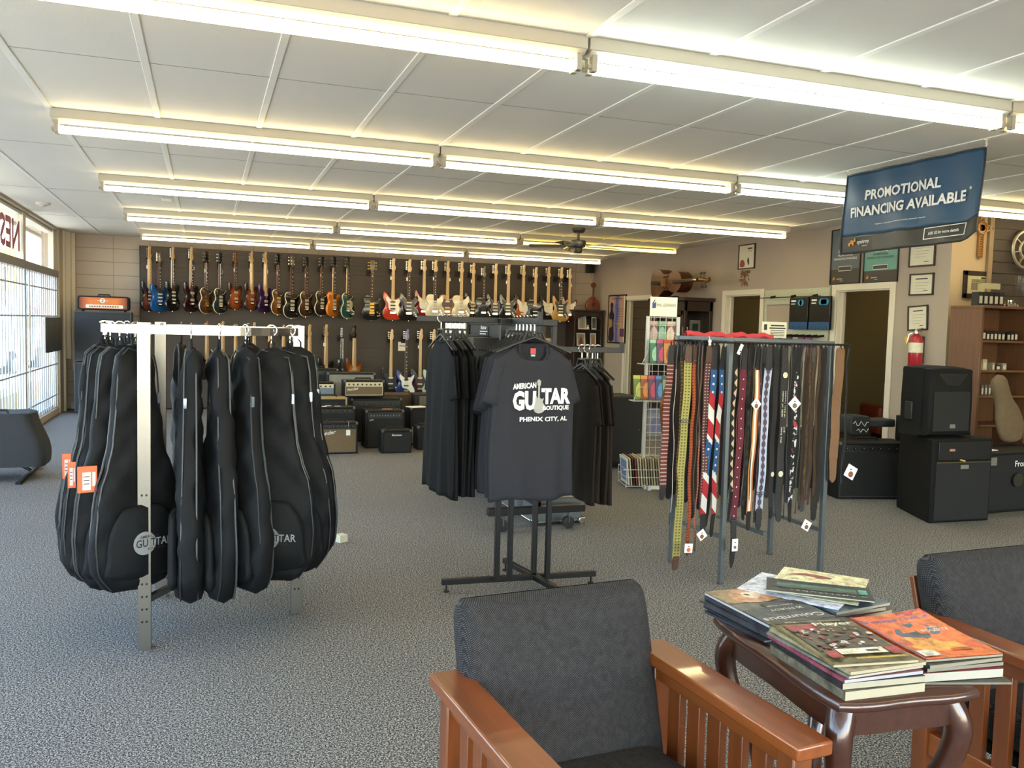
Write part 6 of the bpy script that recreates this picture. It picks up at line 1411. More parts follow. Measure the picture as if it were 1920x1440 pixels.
b = B(); b.bb((-.02, .16, .12), (.01, .24, .27)); b.build('side_handle', BLKP, pa, bevel=.01)
# amps left of the subwoofer
def amp_at(label, x, y, w, d, h, rz, **kw): return amp(kw.pop('name', 'combo_amp'), label, x, y, kw.pop('z', 0), w, d, h, rz=rz, group='amplifiers at the right wall', **kw)
amp_at('dark combo amplifier with angled knob panel, immediately left of the big loudspeaker cabinet', 5.22, 6.02, .66, .32, .50, R(-14), panel=DKP, ph=.06, knobs=8, piping=mat('dull_silver2', '3f4038', .5))
amp_at('black cabinet behind the strap rack end, left of the dark combo amplifier', 5.15, 6.55, .45, .35, .55, R(-10), handle=False)
b = B(); b.box((5.35, 6.75, .556), (.25, .12, .006), 0, Matrix.Rotation(R(-10), 3, 'Z')); tag(b.build('paper_sheet', PAPER, sm=0), 'white paper strip lying on the black cabinet left of the loudspeaker', 'paper')
rc = thing('gear_bag', 'black open bag with white lettering perched left of the stage speaker', 'bag', (5.62, 6.32, .515), R(-6))
b = B(); b.rbox((0, 0, .10), (.20, .22, .18), .03, ax=1); b.box((.22, .02, .12), (.34, .2, .07)); b.build('body', SOFT, rc, bevel=.012)
b = B(); b.tube([(-.08+.02*k, -.114, .12+.025*math.sin(k*1.9)) for k in range(9)], .003, 4); b.tube([(-.04+.02*k, -.114, .06+.018*math.sin(k*2.3)) for k in range(7)], .003, 4); b.build('print', WINK, rc, sm=0)
amp_at('low wide black amplifier with round logo plate, right of the big loudspeaker cabinet', 5.98, 5.22, 1.0, .5, .50, R(2), handle=False, logo='Frontman', logo_h=.05, lpos='c')
b = B(); b.lathe([(.055, -.006), (.055, .0)], (6.36, 5.21, .27), 24, 0, 1); tag(b.build('round_plate', mat('dull_plate', '4a463c', .4, .5)), 'dull round metal plate on the front of the low black amplifier', 'plate')
b = B(); b.bb((6.02, 5.213, .40), (6.12, 5.217, .465)); tag(b.build('grey_sticker', mat('dull_silver', '77766c', .4)), 'small grey square sticker on the low black amplifier', 'sticker')
b = B(); b.box((6.16, 5.35, .504), (.20, .05, .004), 0, Matrix.Rotation(R(3), 3, 'Z')); tag(b.build('white_pen', PAPER, sm=0), 'white paper strip on top of the low black amplifier', 'paper')
amp_at('black amplifier head stacked behind the stage speaker', 5.90, 5.80, .46, .3, .22, R(0), z=.505, name='amp_head', panel=DKP, ph=.05, knobs=6)
amp_at('tall black amplifier under the head behind the stage speaker', 5.90, 5.78, .48, .32, .503, R(0), handle=False)
# tan gig bag leaning
tb = thing('tan_gig_bag', 'brown soft guitar bag leaning behind the low black amplifier at the picture edge', 'gig bag', (6.62, 5.62, .502))
b = B()
def tf(i, j):
    a = i*2*PI; u = 1-j; w = half_w(u, 'a')*.72*(1.0); d = .055*min(1, ((1-u)*10)**.5); L = .62
    if u > .6: w = max(w, .085*min(1, ((1-u)*9)**.5+.02))
    x = w*math.cos(a); z = L*u; y = d*math.sin(a)
    q = Matrix.Rotation(R(-24), 3, 'Y') @ Vector((x, y, z)); return (q.x+.16, q.y, q.z+.05)
b.grid(tf, 30, 24, cu=True); b.build('body', mat('tan_canvas', '6b5a42', .8, var=.2, bump=.3), tb, sm=70)
b = B(); b.tube([Vector((tf(.02, j/10))) for j in range(1, 10)], .006, 5); b.build('zipper', mat('brown_zip', '3a2c1e', .6), tb)
# orange armchairs in the third room
OR_ = mat('orange_leather', '8a3218', .4, var=.15)
for i, (x, y, l) in enumerate(((8.1, 8.3, 'orange red leather armchair in the room behind the third doorway, left one'), (9.15, 8.25, 'orange red leather armchair further back behind the third doorway'))):
    t = thing('leather_armchair', l, 'armchair', (x, y, 0), R(160+25*i))
    for (n_, c_, s_) in (('seat', (0, 0, .34), (.6, .55, .2)), ('backrest', (0, .25, .62), (.62, .16, .55)), ('armrest', (-.34, 0, .42), (.12, .6, .34)), ('armrest', (.34, 0, .42), (.12, .6, .34)), ('base', (0, 0, .12), (.5, .5, .2))):
        b = B(); b.box(c_, s_); b.build(n_, OR_ if n_ != 'base' else BLK, t, bevel=.04 if n_ != 'base' else .01, seg=3)
ofc = thing('office_chair', 'black office chair in the room behind the third doorway', 'chair', (8.55, 7.55, 0), R(200))
b = B(); b.box((0, .2, .72), (.42, .09, .5)); b.build('backrest', BLK, ofc, bevel=.04, seg=3); b = B(); b.box((0, 0, .46), (.45, .45, .1)); b.build('seat', BLK, ofc, bevel=.03); b = B(); b.cyl((0, 0, .05), (0, 0, .42), .03)
for k in range(5): a = k*2*PI/5; b.sq([(0, 0, .08), (.27*math.cos(a), .27*math.sin(a), .04)], .03)
b.build('pedestal', BLK, ofc)

# ================================================================== hanging banner
bx = X0+DX*9
A_, B_, C_, D_ = PX(1590, 330, bx), PX(1848, 276, bx), PX(1822, 450, bx-.10), PX(1576, 477, bx-.02)
bn = thing('promotional_banner', 'blue and black financing banner hung from the ceiling by two hooks', 'banner', A_)
def bp(u, v, off=0.):   # u left to right, v top to bottom
    top = A_.lerp(B_, u); bot = D_.lerp(C_, u)
    if u > .955: bot = D_.lerp(C_, .955).lerp(PX(1833, 432, bx-.10), (u-.955)/.045)
    p = top.lerp(bot, v); k = .012*math.sin(u*11+v*3)*v+.008*math.sin(u*23-v*5)+.010*math.sin(v*4+u*3)
    return Vector((p.x-k-off, p.y, p.z))-A_
split = .78
def bmat():
    n = N('banner_print'); g = n.co('Object')
    return n
BLUE = mat('banner_blue', '2f4f6c', .5, var=.12, scale=5); BCH = mat('banner_charcoal', '33322f', .5, var=.12, scale=5); BEDGE = mat('banner_edge', '23282e', .4)
b = B(); b.grid(lambda u, v: tuple(bp(u, v*split)), 40, 20, 0); b.grid(lambda u, v: tuple(bp(u, split+v*(1-split))), 40, 8, 1); o = b.build('fabric', [BLUE, BCH], bn, sm=80); q = o.modifiers.new('s', 'SOLIDIFY'); q.thickness = .002; q.offset = 1
b = B()
for pts in ([bp(i/30, 0, .001) for i in range(31)], [bp(i/30, 1, .001) for i in range(31)], [bp(0, i/10, .001) for i in range(11)], [bp(1, i/10, .001) for i in range(11)]): b.tube(pts, .006, 5)
b.build('hem', BEDGE, bn)
def btext(s, u, v, hv, uw=None, mm=0, al='c', b=None):
    """lettering laid over the banner cloth, in banner coordinates"""
    vs, fs, W, HH = text_geo(s, .03 if hv > .1 else .012); Wd = (B_-A_).length; Hd = (D_-A_).length
    w = uw if uw else hv*Hd/HH*W/Wd
    off = {'c': -w/2, 'l': 0, 'r': -w}[al]
    b.add([bp(min(.999, max(0, u+off+x/W*w)), v-y/HH*hv, .010) for x, y in vs], fs, mm)
b = B()
btext('PROMOTIONAL', .47, .36, .125, .56, b=b); btext('FINANCING AVAILABLE', .495, .555, .125, .84, b=b); btext('*', .945, .44, .04, b=b)
btext('Subject to credit approval. Minimum monthly payments required.', .47, .68, .018, .38, b=b)
for (u0, v0, u1, v1) in ((.66, .80, .955, .808), (.66, .925, .955, .933), (.66, .80, .665, .93), (.95, .80, .955, .93)):
    b.add([bp(u0, v0, .010), bp(u1, v0, .010), bp(u1, v1, .010), bp(u0, v1, .010)], [(0, 1, 2, 3)])
btext('ASK US for more details', .80, .885, .035, .22, b=b)
btext('synchrony', .185, .90, .06, .115, b=b, al='c'); btext('FINANCIAL', .20, .925, .014, .05, b=b)
for k, (v0, v1) in enumerate(((.865, .91), (.835, .885), (.84, .90), (.815, .86))):
    u0 = .065+.013*k
    b.add([bp(u0, v0, .010), bp(u0+.010, v0, .010), bp(u0+.010, v1, .010), bp(u0, v1, .010)], [(0, 1, 2, 3)], 1)
b.build('printed_lettering', [WINK, mat('poster_orange', 'd08a1e', .5)], bn, sm=0)
for u in (.0, 1.0):
    q = bp(u, 0); top = Vector((bx, (A_+q).y, H))-A_
    b = B(); pth = [Vector((q.x, q.y+(.006*math.sin(i*1.7)), q.z+(top.z-q.z)*i/8)) for i in range(9)]; b.tube(pth, .005, 5); b.lathe([(.012, -.01), (.014, 0)], top, 8); b.build('hook_cord', mat('white_cord', 'd8d4c4', .5), bn)

# ================================================================== white wire literature rack
wr = thing('wire_rack', 'white wire grid rack with book pockets and a white sign on top', 'display rack', (3.78, 6.90, 0), R(-8))
WW = mat('white_wire', 'c6c8c8', .4); gw, gh = .29, 1.56
b = B(); b.bb((-.015, -.0, 0), (.015, .03, gh)); b.bb((gw-.015, 0, 0), (gw+.015, .03, gh)); b.build('post', WW, wr, bevel=.003)
b = B()
for k in range(1, 5): b.cyl((gw*k/5, .015, .06), (gw*k/5, .015, gh), .003, 5)
for k in range(22): z = .08+k*.07; b.cyl((0, .01, z), (gw, .01, z), .003, 5)
b.build('wire_grid', WW, wr)
b = B(); b.sq([(-.03, -.06, .012), (.42, -.10, .012)], .03, .025); b.sq([(0, -.18, .015), (0, .25, .015)], .03, .03); b.sq([(gw, -.18, .015), (gw, .25, .015)], .03, .03); b.build('foot_bar', WW, wr, bevel=.004)
b = B(); z0 = 1.56; b.bb((.01, .0, z0), (.27, .004, z0+.175), 0); b.text('HAL LEONARD', (.165, -.002, z0+.09), (1, 0, 0), U1, h=.028, w=.18, m=1); b.prism([(.03, z0+.07), (.03, z0+.12), (.055, z0+.155), (.055, z0+.14), (.04, z0+.115), (.065, z0+.13), (.065, z0+.075)], -.003, -.001, 2)
b.build('top_sign', [PAPER, mat('grey_letters', '8f948c', .6), mat('sign_blue', '39478f', .5)], wr, sm=0)
def pocket(z, w0_, hh):
    b = B(); y0 = -.02; y1 = -.14
    for (p, q) in (((-w0_, y1, z), (gw+.01, y1, z)), ((-w0_, y1, z+.0), (-w0_+.06, y1+.02, z+hh)), ((-w0_, y0, z), (-w0_, y1, z)), ((gw+.01, y0, z), (gw+.01, y1, z)), ((gw+.01, y1, z), (gw+.01, y1, z+.05)), ((-w0_, y0, z), (gw+.01, y0, z)), ((-w0_+.06, y1+.02, z+hh), (-.01, y0, z+hh))): b.cyl(p, q, .004, 5)
    for k in range(6): x = -w0_+(gw+w0_)*k/5; b.cyl((x, y0, z), (x, y1, z), .003, 5)
    b.build('wire_pocket', WW, wr)
pocket(1.13, .10, .12); pocket(.80, .17, .12)
cov = [('7aa03a', 'c8d45a'), ('b04a2a', 'e09a4a'), ('6a3a6a', 'c04a6a'), ('2a3a7a', '4a8ac0'), ('8ab088', '3a5a3a'), ('e0a03a', 'b0402a'), ('3a8a6a', 'a0d0b0')]
def book(x, y, z, w, h_, c, lean, label, nm_='music_book', th=.01, rz=-8, cat='book'):
    p = Matrix.Rotation(R(-8), 3, 'Z') @ Vector((x, y, 0)); t = thing(nm_, label, cat, (3.78+p.x, 6.90+p.y, z), R(rz), 'books in the white wire rack'); t.rotation_euler.x = R(lean)
    b = B(); b.bb((-w/2, 0, 0), (w/2, th, h_)); b.build('cover', mat('cov_'+c[0], tuple(.75*int(c[0][i:i+2], 16)/255+.06 for i in (0, 2, 4)), .4, var=.35, scale=25), t)
    b = B(); b.bb((-w*.5, -.0015, h_*.84), (w*.5, 0, h_*.98), 0); b.prism(smooth_pts([(-w*.3, h_*.1), (w*.3, h_*.15), (w*.35, h_*.5), (0, h_*.75), (-w*.35, h_*.5)], 2), -.0015, 0, 0); b.build('cover_print', mat('covp_'+c[1], c[1], .4, var=.3, scale=30), t, sm=0)
for k, c_ in enumerate((6, 2, 5)): book(.07+.06*k, -.09-.018*k, 1.14, .15, .215, cov[c_], -8, ['green music book in the upper wire pocket', 'purple music book in the upper wire pocket', 'yellow and red music book at the front of the upper wire pocket'][k])
for k, c_ in enumerate((0, 1, 2, 3, 4)): book(-.06+.065*k, -.06-.012*k, .81, .15, .22, cov[c_], -10, ['lime green music book at the left of the lower wire pocket', 'orange red music book in the lower wire pocket', 'plum music book in the lower wire pocket', 'blue music book in the lower wire pocket', 'sage green music book at the right of the lower wire pocket'][k])
for k in range(3): book(.07+.08*k, .04, 1.32-.0*k, .10, .20, [('8a5a5a', 'c0a0a0'), ('3a8a6a', '8ab098'), ('a86a7a', 'd8c8b0')][k], 0, ['pinkish leaflet hung at the left behind the upper wire grid', 'green leaflet hung behind the upper wire grid', 'rose leaflet hung at the right behind the upper wire grid'][k], 'leaflet', .004)
book(.14, .05, .46, .20, .26, ('8a8f9a', '5a5f8a'), 0, 'patterned blue grey sheet hung behind the lower wire grid', 'leaflet', .004)
# crate of records in front of it
rcx = thing('wire_crate', 'white wire crate of records on the carpet at the foot of the wire rack', 'crate', (3.63, 7.02, 0), R(-14))
b = B()
for z in (.02, .10, .17): b.tube([(0, -.16, z), (.36, -.16, z), (.36, .16, z), (0, .16, z)], .0035, 5, closed=True)
for x in (0, .36):
    for y in (-.16, .16): b.cyl((x, y, .0), (x, y, .17), .004, 5)
b.cyl((-.03, -.16, .17), (0, -.16, .17), .006, 6); b.build('wire_frame', WW, rcx)
b = B(); b.bb((.16, -.2, 0), (.42, -.17, .03)); lab(b.build('base_strip', WHITE, rcx), 'white base strip')
for k in range(14):
    c_ = ['d8d4c8', 'c8c0a8', '2a2422', '8a3a2a', 'b8b09a', 'c0b8a0', 'a89a7a', 'c8c4b4', '9a927c', 'b4ac94', 'd0c8b0', '8a8068', 'c4bca4', 'b0a88e'][k]; p = Matrix.Rotation(R(-14), 3, 'Z') @ Vector((.03+.024*k, 0, 0))
    t = B(); t.bb((-.003, -.15, 0), (.006, .15, .245+.004*(k % 3)), 0)
    if k == 0: t.bb((-.005, -.11, .03), (-.003, .11, .22), 1)
    o = t.build('record_sleeve', [mat('sleeve_'+c_, c_, .6), mat('sleeve_print', '6f86b0', .6, var=.4, scale=20)], loc=(3.63+p.x, 7.02+p.y, .024), rz=R(-14), sm=0); o.rotation_euler.y = R(-6)
    tag(o, 'record sleeve in the white wire crate, '+['front one with blue printed border', 'second from the front', 'black third one', 'reddish fourth one', 'fifth', 'sixth', 'seventh', 'eighth', 'ninth', 'tenth', 'eleventh', 'twelfth', 'thirteenth', 'rearmost'][k], 'record', 'records in the wire crate')
# wooden chair seen from the side behind the straps
wc = thing('wooden_chair', 'orange brown wooden chair with curved back post behind the strap rack', 'chair', (3.83, 6.27, 0), R(0))
OAK = wood('orange_oak', '8c5a28', .4, coat=.3)
for y in (0, .34):
    b = B(); L_ = [(.0, y, .0), (.0, y, .30), (-.005, y, .45), (-.03, y, .62), (-.045, y, .76), (-.03, y, .86), (.0, y, .93)]
    vs = []
    for i in range(len(L_)-1): b.sq([L_[i], (L_[i+1][0], L_[i+1][1], L_[i+1][2]+.004)], .03, .034)
    b.build('back_post', OAK, wc, bevel=.003)
    b = B(); b.sq([(.36, y, 0), (.36, y, .43)], .032); b.build('front_leg', OAK, wc, bevel=.003)
    for z in (.14, .24): b = B(); b.cyl((0, y, z), (.36, y, z), .010); b.build('stretcher', OAK, wc)
b = B(); b.bb((-.01, -.03, .42), (.40, .37, .455)); b.build('seat', OAK, wc, bevel=.01)
for z in (.60, .74, .87): b = B(); b.bb((-.045, .01, z), (-.025, .33, z+.05)); b.build('back_slat', OAK, wc, bevel=.004)

# ================================================================== foreground armchairs
CHW = wood('chair_cherry', '7c4019', .3, axis=1, scale=3, coat=.5, var=.3); CHWv = wood('chair_cherry_upright', '703a18', .35, axis=2, scale=3, coat=.3, var=.3)
def upholstery():
    n = N('grey_weave'); o = n.co('UV'); 
    mp = n.n('ShaderNodeMapping'); n.lk(n.co(), mp.inputs[0])
    xyz = n.xyz(mp.outputs[0]); K_ = 520
    u = n.ma('ADD', xyz[0], n.ma('MULTIPLY', xyz[1], .35)); v = n.ma('ADD', xyz[2], n.ma('MULTIPLY', xyz[1], .6))
    a = n.ma('SINE', n.ma('MULTIPLY', u, 1150)); c = n.ma('SINE', n.ma('MULTIPLY', v, 1150)); p = n.ma('MULTIPLY', a, c)
    f = n.ma('GREATER_THAN', p, .45)
    g = n.noise(60, 2)
    dk = n.mix(g, lin('19191b'), lin('29292b')); lt = n.mix(n.noise(140), lin('454447'), lin('77726e'))
    n.lk(n.mix(n.ma('MULTIPLY', f, n.ma('ADD', n.ma('MULTIPLY', g, .8), .25)), dk, lt), n.b.inputs['Base Color'])
    n.b.inputs['Roughness'].default_value = .9; n.b.inputs['Specular IOR Level'].default_value = .2
    n.bump(p, .25, .0015); return n.m
UPH = upholstery()
def cushion(b, w, h, th, fn, N_=30, m=0):
    """pillow slab: fn maps local (x across, y thickness, z along) to chair space"""
    def f(i, j):
        a = i*2*PI; ca, sa = math.cos(a), math.sin(a)
        e = abs(2*j-1); s = (1-e**10)**.5 if e < 1 else 0
        s = max(s, .0)
        x = (w/2)*math.copysign(abs(ca)**.28, ca)*(.93+.07*s); y = (th/2)*math.copysign(abs(sa)**.6, sa)*(.25+.75*s)*(1.0+.12*math.cos(x/w*PI)*math.sin(j*PI))
        return fn(x, y, (j-.5)*h)
    b.grid(f, 64, N_, m, cu=True)
def armchair(loc, rz, label):
    """local: faces -y, origin on the floor under the seat centre; width .68"""
    t = thing('armchair', label, 'armchair', loc, rz, 'grey wooden armchairs in the foreground')
    W2 = .333; D0, D1 = -.285, .285; AH = .60
    for s in (-1, 1):
        xa = s*(W2-.0475)
        b = B(); y0, y1 = D0-.03, D1+.02
        prof = [(-.0475, -.018), (.0475, -.018), (.0475, 0.0), (.0475, .018), (-.0475, .018)]
        b.box((xa, (y0+y1)/2, AH-.016), (.095, y1-y0, .032)); b.build('armrest', CHW, t, bevel=.006, seg=3)
        b = B(); b.box((xa, (D0+D1)/2, AH-.055), (.032, D1-D0-.06, .045)); b.build('side_rail', CHW, t, bevel=.003)
        b = B(); b.box((xa, (D0+D1)/2, .22), (.032, D1-D0-.06, .07)); b.build('side_rail', CHW, t, bevel=.003)
        for y in (D0+.03, D1-.03): b = B(); b.bb((xa-.026, y-.026, 0), (xa+.026, y+.026, AH-.032)); b.build('leg', CHWv, t, bevel=.004)
        for k in range(5): y = D0+.125+k*(D1-D0-.25)/4; b = B(); b.bb((xa-.011, y-.024, .25), (xa+.011, y+.024, AH-.075)); b.build('side_slat', CHWv, t, bevel=.002)
    b = B(); b.bb((-W2+.06, D0+.02, .20), (W2-.06, D0+.045, .29)); b.build('front_rail', CHW, t, bevel=.003)
    b = B(); b.bb((-W2+.06, D1-.05, .20), (W2-.06, D1-.025, .29)); b.build('back_rail', CHW, t, bevel=.003)
    b = B(); b.bb((-.24, D0+.05, .255), (.24, D1-.06, .285)); b.build('seat_deck', BLK, t)
    b = B()
    cushion(b, .48, .56, .13, lambda x, y, z: (x, z-.03, .345+y-.02*(z/.3)))
    b.build('seat_cushion', UPH, t, sm=70)
    th_ = R(16); cy, cz = .255, .515
    b = B()
    cushion(b, .525, .52, .13, lambda x, y, z: (x, cy+z*math.sin(th_)+y*math.cos(th_), cz+z*math.cos(th_)-y*math.sin(th_)))
    b.build('back_cushion', UPH, t, sm=70)
    b = B(); b.box((0, cy+.085, cz-.05), (.44, .02, .44), 0, Matrix.Rotation(-th_, 3, 'X')); b.build('back_frame', CHW, t, bevel=.004)
    return t
armchair((.862, 1.665, 0), R(4.5), 'grey armchair with cherry wood arms at the bottom centre of the picture')
armchair((2.345, 1.69, 0), R(2), 'grey armchair with cherry wood arms cut off by the right picture edge')

# ---------------- carved side table
tt = thing('side_table', 'dark carved wooden side table with scalloped top between the two armchairs', 'table', (1.455, 1.665, 0), R(-5))
DK = wood('dark_mahogany', '3d2015', .28, axis=1, coat=.6, var=.3); TZ = .66
def scal(w, d, k):
    pts = []
    for (x0, y0, x1, y1, n_) in ((-w, -d, w, -d, 10), (w, -d, w, d, 14), (w, d, -w, d, 10), (-w, d, -w, -d, 14)):
        for i in range(n_):
            u = i/n_; x = x0+(x1-x0)*u; y = y0+(y1-y0)*u; nx, ny = (y1-y0), -(x1-x0); L = math.hypot(nx, ny); q = k*(math.sin(u*PI)**.7+.35*math.sin(u*PI*3))
            pts.append((x+nx/L*q, y+ny/L*q))
    return pts
b = B(); b.prism(scal(.178, .275, .012), TZ-.022, TZ, 0, bev=.006, ax=2); b.build('tabletop', DK, tt, sm=50)
b = B(); b.prism(scal(.150, .245, .010), TZ-.085, TZ-.022, 0, ax=2); b.build('apron', DK, tt, sm=50)
for sx in (-1, 1):
    for sy in (-1, 1):
        b = B(); px_, py_ = sx*.135, sy*.225
        pth = [(px_, py_, TZ-.04), (px_+sx*.02, py_+sy*.02, TZ-.10), (px_+sx*.002, py_+sy*.002, TZ-.20), (px_-sx*.04, py_-sy*.04, TZ-.30), (px_-sx*.055, py_-sy*.055, TZ-.42), (px_-sx*.03, py_-sy*.03, .09), (px_+sx*.03, py_+sy*.03, .02), (px_+sx*.05, py_+sy*.05, .018)]
        pth = [Vector(p) for p in pth]; sm_ = []
        for i in range(len(pth)-1):
            p0, p1, p2, p3 = pth[max(0, i-1)], pth[i], pth[i+1], pth[min(len(pth)-1, i+2)]
            for j in range(5):
                u = j/5; sm_.append(.5*((2*p1)+(p2-p0)*u+(2*p0-5*p1+4*p2-p3)*u*u+(3*p1-p0-3*p2+p3)*u**3))
        sm_.append(pth[-1]); n_ = len(sm_); rr = [.022*(1-i/n_)+.011 for i in range(n_)]
        b.tube(sm_, rr, 8); b.build('leg', DK, tt, sm=60)
for s in (-1, 1):
    b = B(); pl_ = smooth_pts([(-.15, .26), (-.10, .28), (-.07, .24), (0, .30), (.07, .24), (.10, .28), (.15, .26), (.12, .20), (.05, .17), (0, .20), (-.05, .17), (-.12, .20)], 3)
    b.prism(pl_, s*.09-.008, s*.09+.008, ax=0); b.build('carved_brace', DK, tt)
b = B(); b.bb((-.02, -.20, .18), (.02, .20, .20)); b.build('stretcher', DK, tt, bevel=.004)

# ---------------- magazines
MG = {}
def mcol(c):
    k = 'ink_'+c
    if k in _M: return _M[k]
    n = N(k); L_ = lin(c); f = n.noise(38, 5, rough=.7); g = n.noise(90, 3)
    base = n.ramp(f, [(.36, tuple(v*.45 for v in L_[:3])+(1,)), (.5, L_), (.66, tuple(min(1, v*1.5+.02) for v in L_[:3])+(1,))])
    n.lk(n.mix(n.ma('MULTIPLY', g, .2), base, tuple(v*.6 for v in L_[:3])+(1,)), n.b.inputs['Base Color']); n.b.inputs['Roughness'].default_value = .38
    _M[k] = n.m; return n.m
def magazine(name, label, x, y, z, w, h, th, rz, base, prints=(), page='d4cfc0', curl=0., group='magazines on the side table', tilt=0.):
    """spine along local -x; w along x, h along y; cover on top"""
    t = thing(name, label, 'magazine', (x, y, z), R(rz), group)
    if tilt: t.rotation_euler.x = R(tilt)
    PG_ = N('page_edge_'+page+str(round(th*1000))) if ('pe', page, th) not in MG else None
    if PG_:
        oo = PG_.xyz(); f = PG_.ma('FRACT', PG_.ma('MULTIPLY', oo[2], 900)); PG_.lk(PG_.mix(PG_.ma('LESS_THAN', f, .4), tuple(v*.68 for v in lin(page)[:3])+(1,), tuple(v*.42 for v in lin(page)[:3])+(1,)), PG_.b.inputs['Base Color']); PG_.b.inputs['Roughness'].default_value = .8; MG[('pe', page, th)] = PG_.m
    def zc(px_, py_): return curl*((px_/w+.5)**2)*((py_/h+.5)**2)
    b = B(); b.grid(lambda u, v: (-w/2+w*u, -h/2+h*v, zc(-w/2+w*u, -h/2+h*v)*.7), 8, 8); n0 = len(b.v); b.grid(lambda u, v: (-w/2+w*u, -h/2+h*v, th-.001+zc(-w/2+w*u, -h/2+h*v)), 8, 8)
    for k in range(8):
        b.f += [(k, k+1, n0+k+1, n0+k), (72+k, 73+k, n0+73+k, n0+72+k), (k*9, (k+1)*9, n0+(k+1)*9, n0+k*9), (k*9+8, (k+1)*9+8, n0+(k+1)*9+8, n0+k*9+8)]; b.m += [0]*4
    b.build('pages', MG[('pe', page, th)], t, sm=0)
    b = B(); b.grid(lambda u, v: (-w/2-.001+(w+.002)*u, -h/2-.001+(h+.002)*v, th+zc(-w/2+w*u, -h/2+h*v)), 8, 8); b.quad((-w/2-.001, -h/2, 0), (-w/2-.001, h/2, 0), (-w/2-.001, h/2, th), (-w/2-.001, -h/2, th)); b.build('cover', mcol(base), t, sm=60)
    if prints:
        b = B(); ms = []; lift = th+.0006
        for pr in prints:
            kind, col = pr[0], pr[1]
            if col not in ms: ms.append(col)
            mi = ms.index(col); n1 = len(b.v)
            if kind == 'r': _, _, x0, y0, x1, y1 = pr; b.grid(lambda u, v: (x0+(x1-x0)*u, y0+(y1-y0)*v, .0), 4, 4, mi)
            elif kind == 'p': sp = smooth_pts(pr[2], 3); b.add([(q_[0], q_[1], 0) for q_ in sp], [tuple(range(len(sp)))], mi)
            elif kind == 't': _, _, s, tx, ty, hh, ww = pr; b.text(s, (tx, ty, 0), (1, 0, 0), (0, 1, 0), h=hh*h, w=ww*w if ww else None, m=mi)
            lift += .00003 if kind == 'p' else .00035
            sc_ = (1 if kind == 't' else 1)
            for i in range(n1, len(b.v)):
                vx, vy, _z = b.v[i]
                if kind != 't': vx, vy = vx*w, vy*h
                else: vx, vy = vx, vy
                b.v[i] = (vx, vy, lift+zc(vx, vy))
        b.build('cover_print', [mcol(c) for c in ms], t, sm=0)
    return t
def mt(s, col, x, y, h, w=None): return ('t', col, s, x, y, h, w)
MW, MH = .205, .275
zt_ = TZ+.0005
rdm = random.Random(11)
def stack(specs, x, y, z, rz, where):
    for i, (th, page, base, dx, dy, dr, l) in enumerate(specs):
        magazine('magazine', l, x+dx, y+dy, z, MW, MH, th, rz+dr, base, (), page); z += th+.0012
    return z
# back left pile (spines towards the left), Columbus on top
z1_ = stack([(.006, 'd6d8e0', '2a2c38', 0, -.01, 4, 'thin magazine at the bottom of the back left pile'), (.005, 'c2c8d8', '20242c', -.004, 0, -2, 'thin dark magazine second from the bottom of the back left pile'), (.012, 'd0d2da', '3a3a40', .003, .004, 2, 'thick white edged magazine third in the back left pile'), (.005, 'c6ccdc', '30303a', -.005, .006, 5, 'thin magazine fourth in the back left pile'), (.010, 'd4d6dc', '2a2a30', 0, 0, 0, 'magazine directly under the cover with the dog face')], 1.412, 1.872, zt_, 2, '')
magazine('magazine', 'magazine with brown animal photo and upside down city title, top of the back left pile', 1.412, 1.872, z1_, MW, MH, .007, 182, '5e5a50',
 [('r', '8f7a58', -.5, -.5, .5, -.1), ('r', '3a3e42', -.5, .1, .5, .5), ('p', 'b98a68', [(-.3, -.42), (.1, -.46), (.3, -.3), (.28, -.12), (0, -.06), (-.3, -.14)]), ('p', 'd8c8b4', [(-.12, -.36), (.06, -.36), (.10, -.24), (-.02, -.18), (-.14, -.24)]), ('p', '2e241f', [(.0, -.32), (.06, -.32), (.05, -.27), (0, -.27)]), ('r', '23262a', -.5, -.02, .12, .26), mt('Columbus', 'e0d4d0', .0, .096, .09, .9), mt('35 STURDY', 'd0ccc4', -.02, .045, .05, .5), mt('Family Dogs', 'c4c0b8', -.02, .02, .03, .4)], 'd4d6dc')
# back right pile
z2_ = stack([(.016, 'c8c0a8', '4a4a44', 0, 0, -14, 'thick magazine at the bottom of the back right pile'), (.010, 'bcb49c', '6a2a24', .008, -.004, -10, 'red backed magazine second from the bottom of the back right pile'), (.010, 'c4bca4', '2a2a2a', -.004, .004, -16, 'dark backed magazine third in the back right pile'), (.008, 'ccc4ac', '56646e', .004, 0, -12, 'grey blue backed magazine fourth in the back right pile')], 1.635, 1.925, zt_, 20, '')
magazine('magazine', 'white leaflet sheet sticking out left of the green booklet in the back right pile', 1.575, 1.955, z2_, MW, MH, .004, 35, 'c9cde0', (), 'd8dae4')
magazine('magazine', 'cream open newspaper section under the green booklet', 1.655, 1.965, z2_+.0055, .24, .27, .004, -48, 'd8cfa4', [('p', '8a3a24', [(-.4, .2), (-.2, .35), (.1, .3), (.0, .22), (-.2, .25)]), ('r', '6f6a56', -.3, -.3, .3, -.26), ('r', '6f6a56', -.3, -.2, .3, -.16)], 'd8cfa4')
magazine('booklet', 'dark green booklet with upside down title on top of the back right pile', 1.612, 1.915, z2_+.011, .275, .165, .004, 143, '2c2f2a',
 [('r', '3f6f62', -.36, -.18, .40, .20), ('r', '47544e', -.36, .02, .40, .20), ('r', '58a08e', -.46, -.18, -.38, .16), mt('A M P L I T U D E S', 'b8b8a8', -.01, .052, .09, .62), mt('A NEW GENERATION OF ROCK', 'c8c8bc', .0, -.070, .05, .7), mt('VV', '8ab0a0', -.115, .05, .07, .06)], 'c8c8b8', tilt=4)
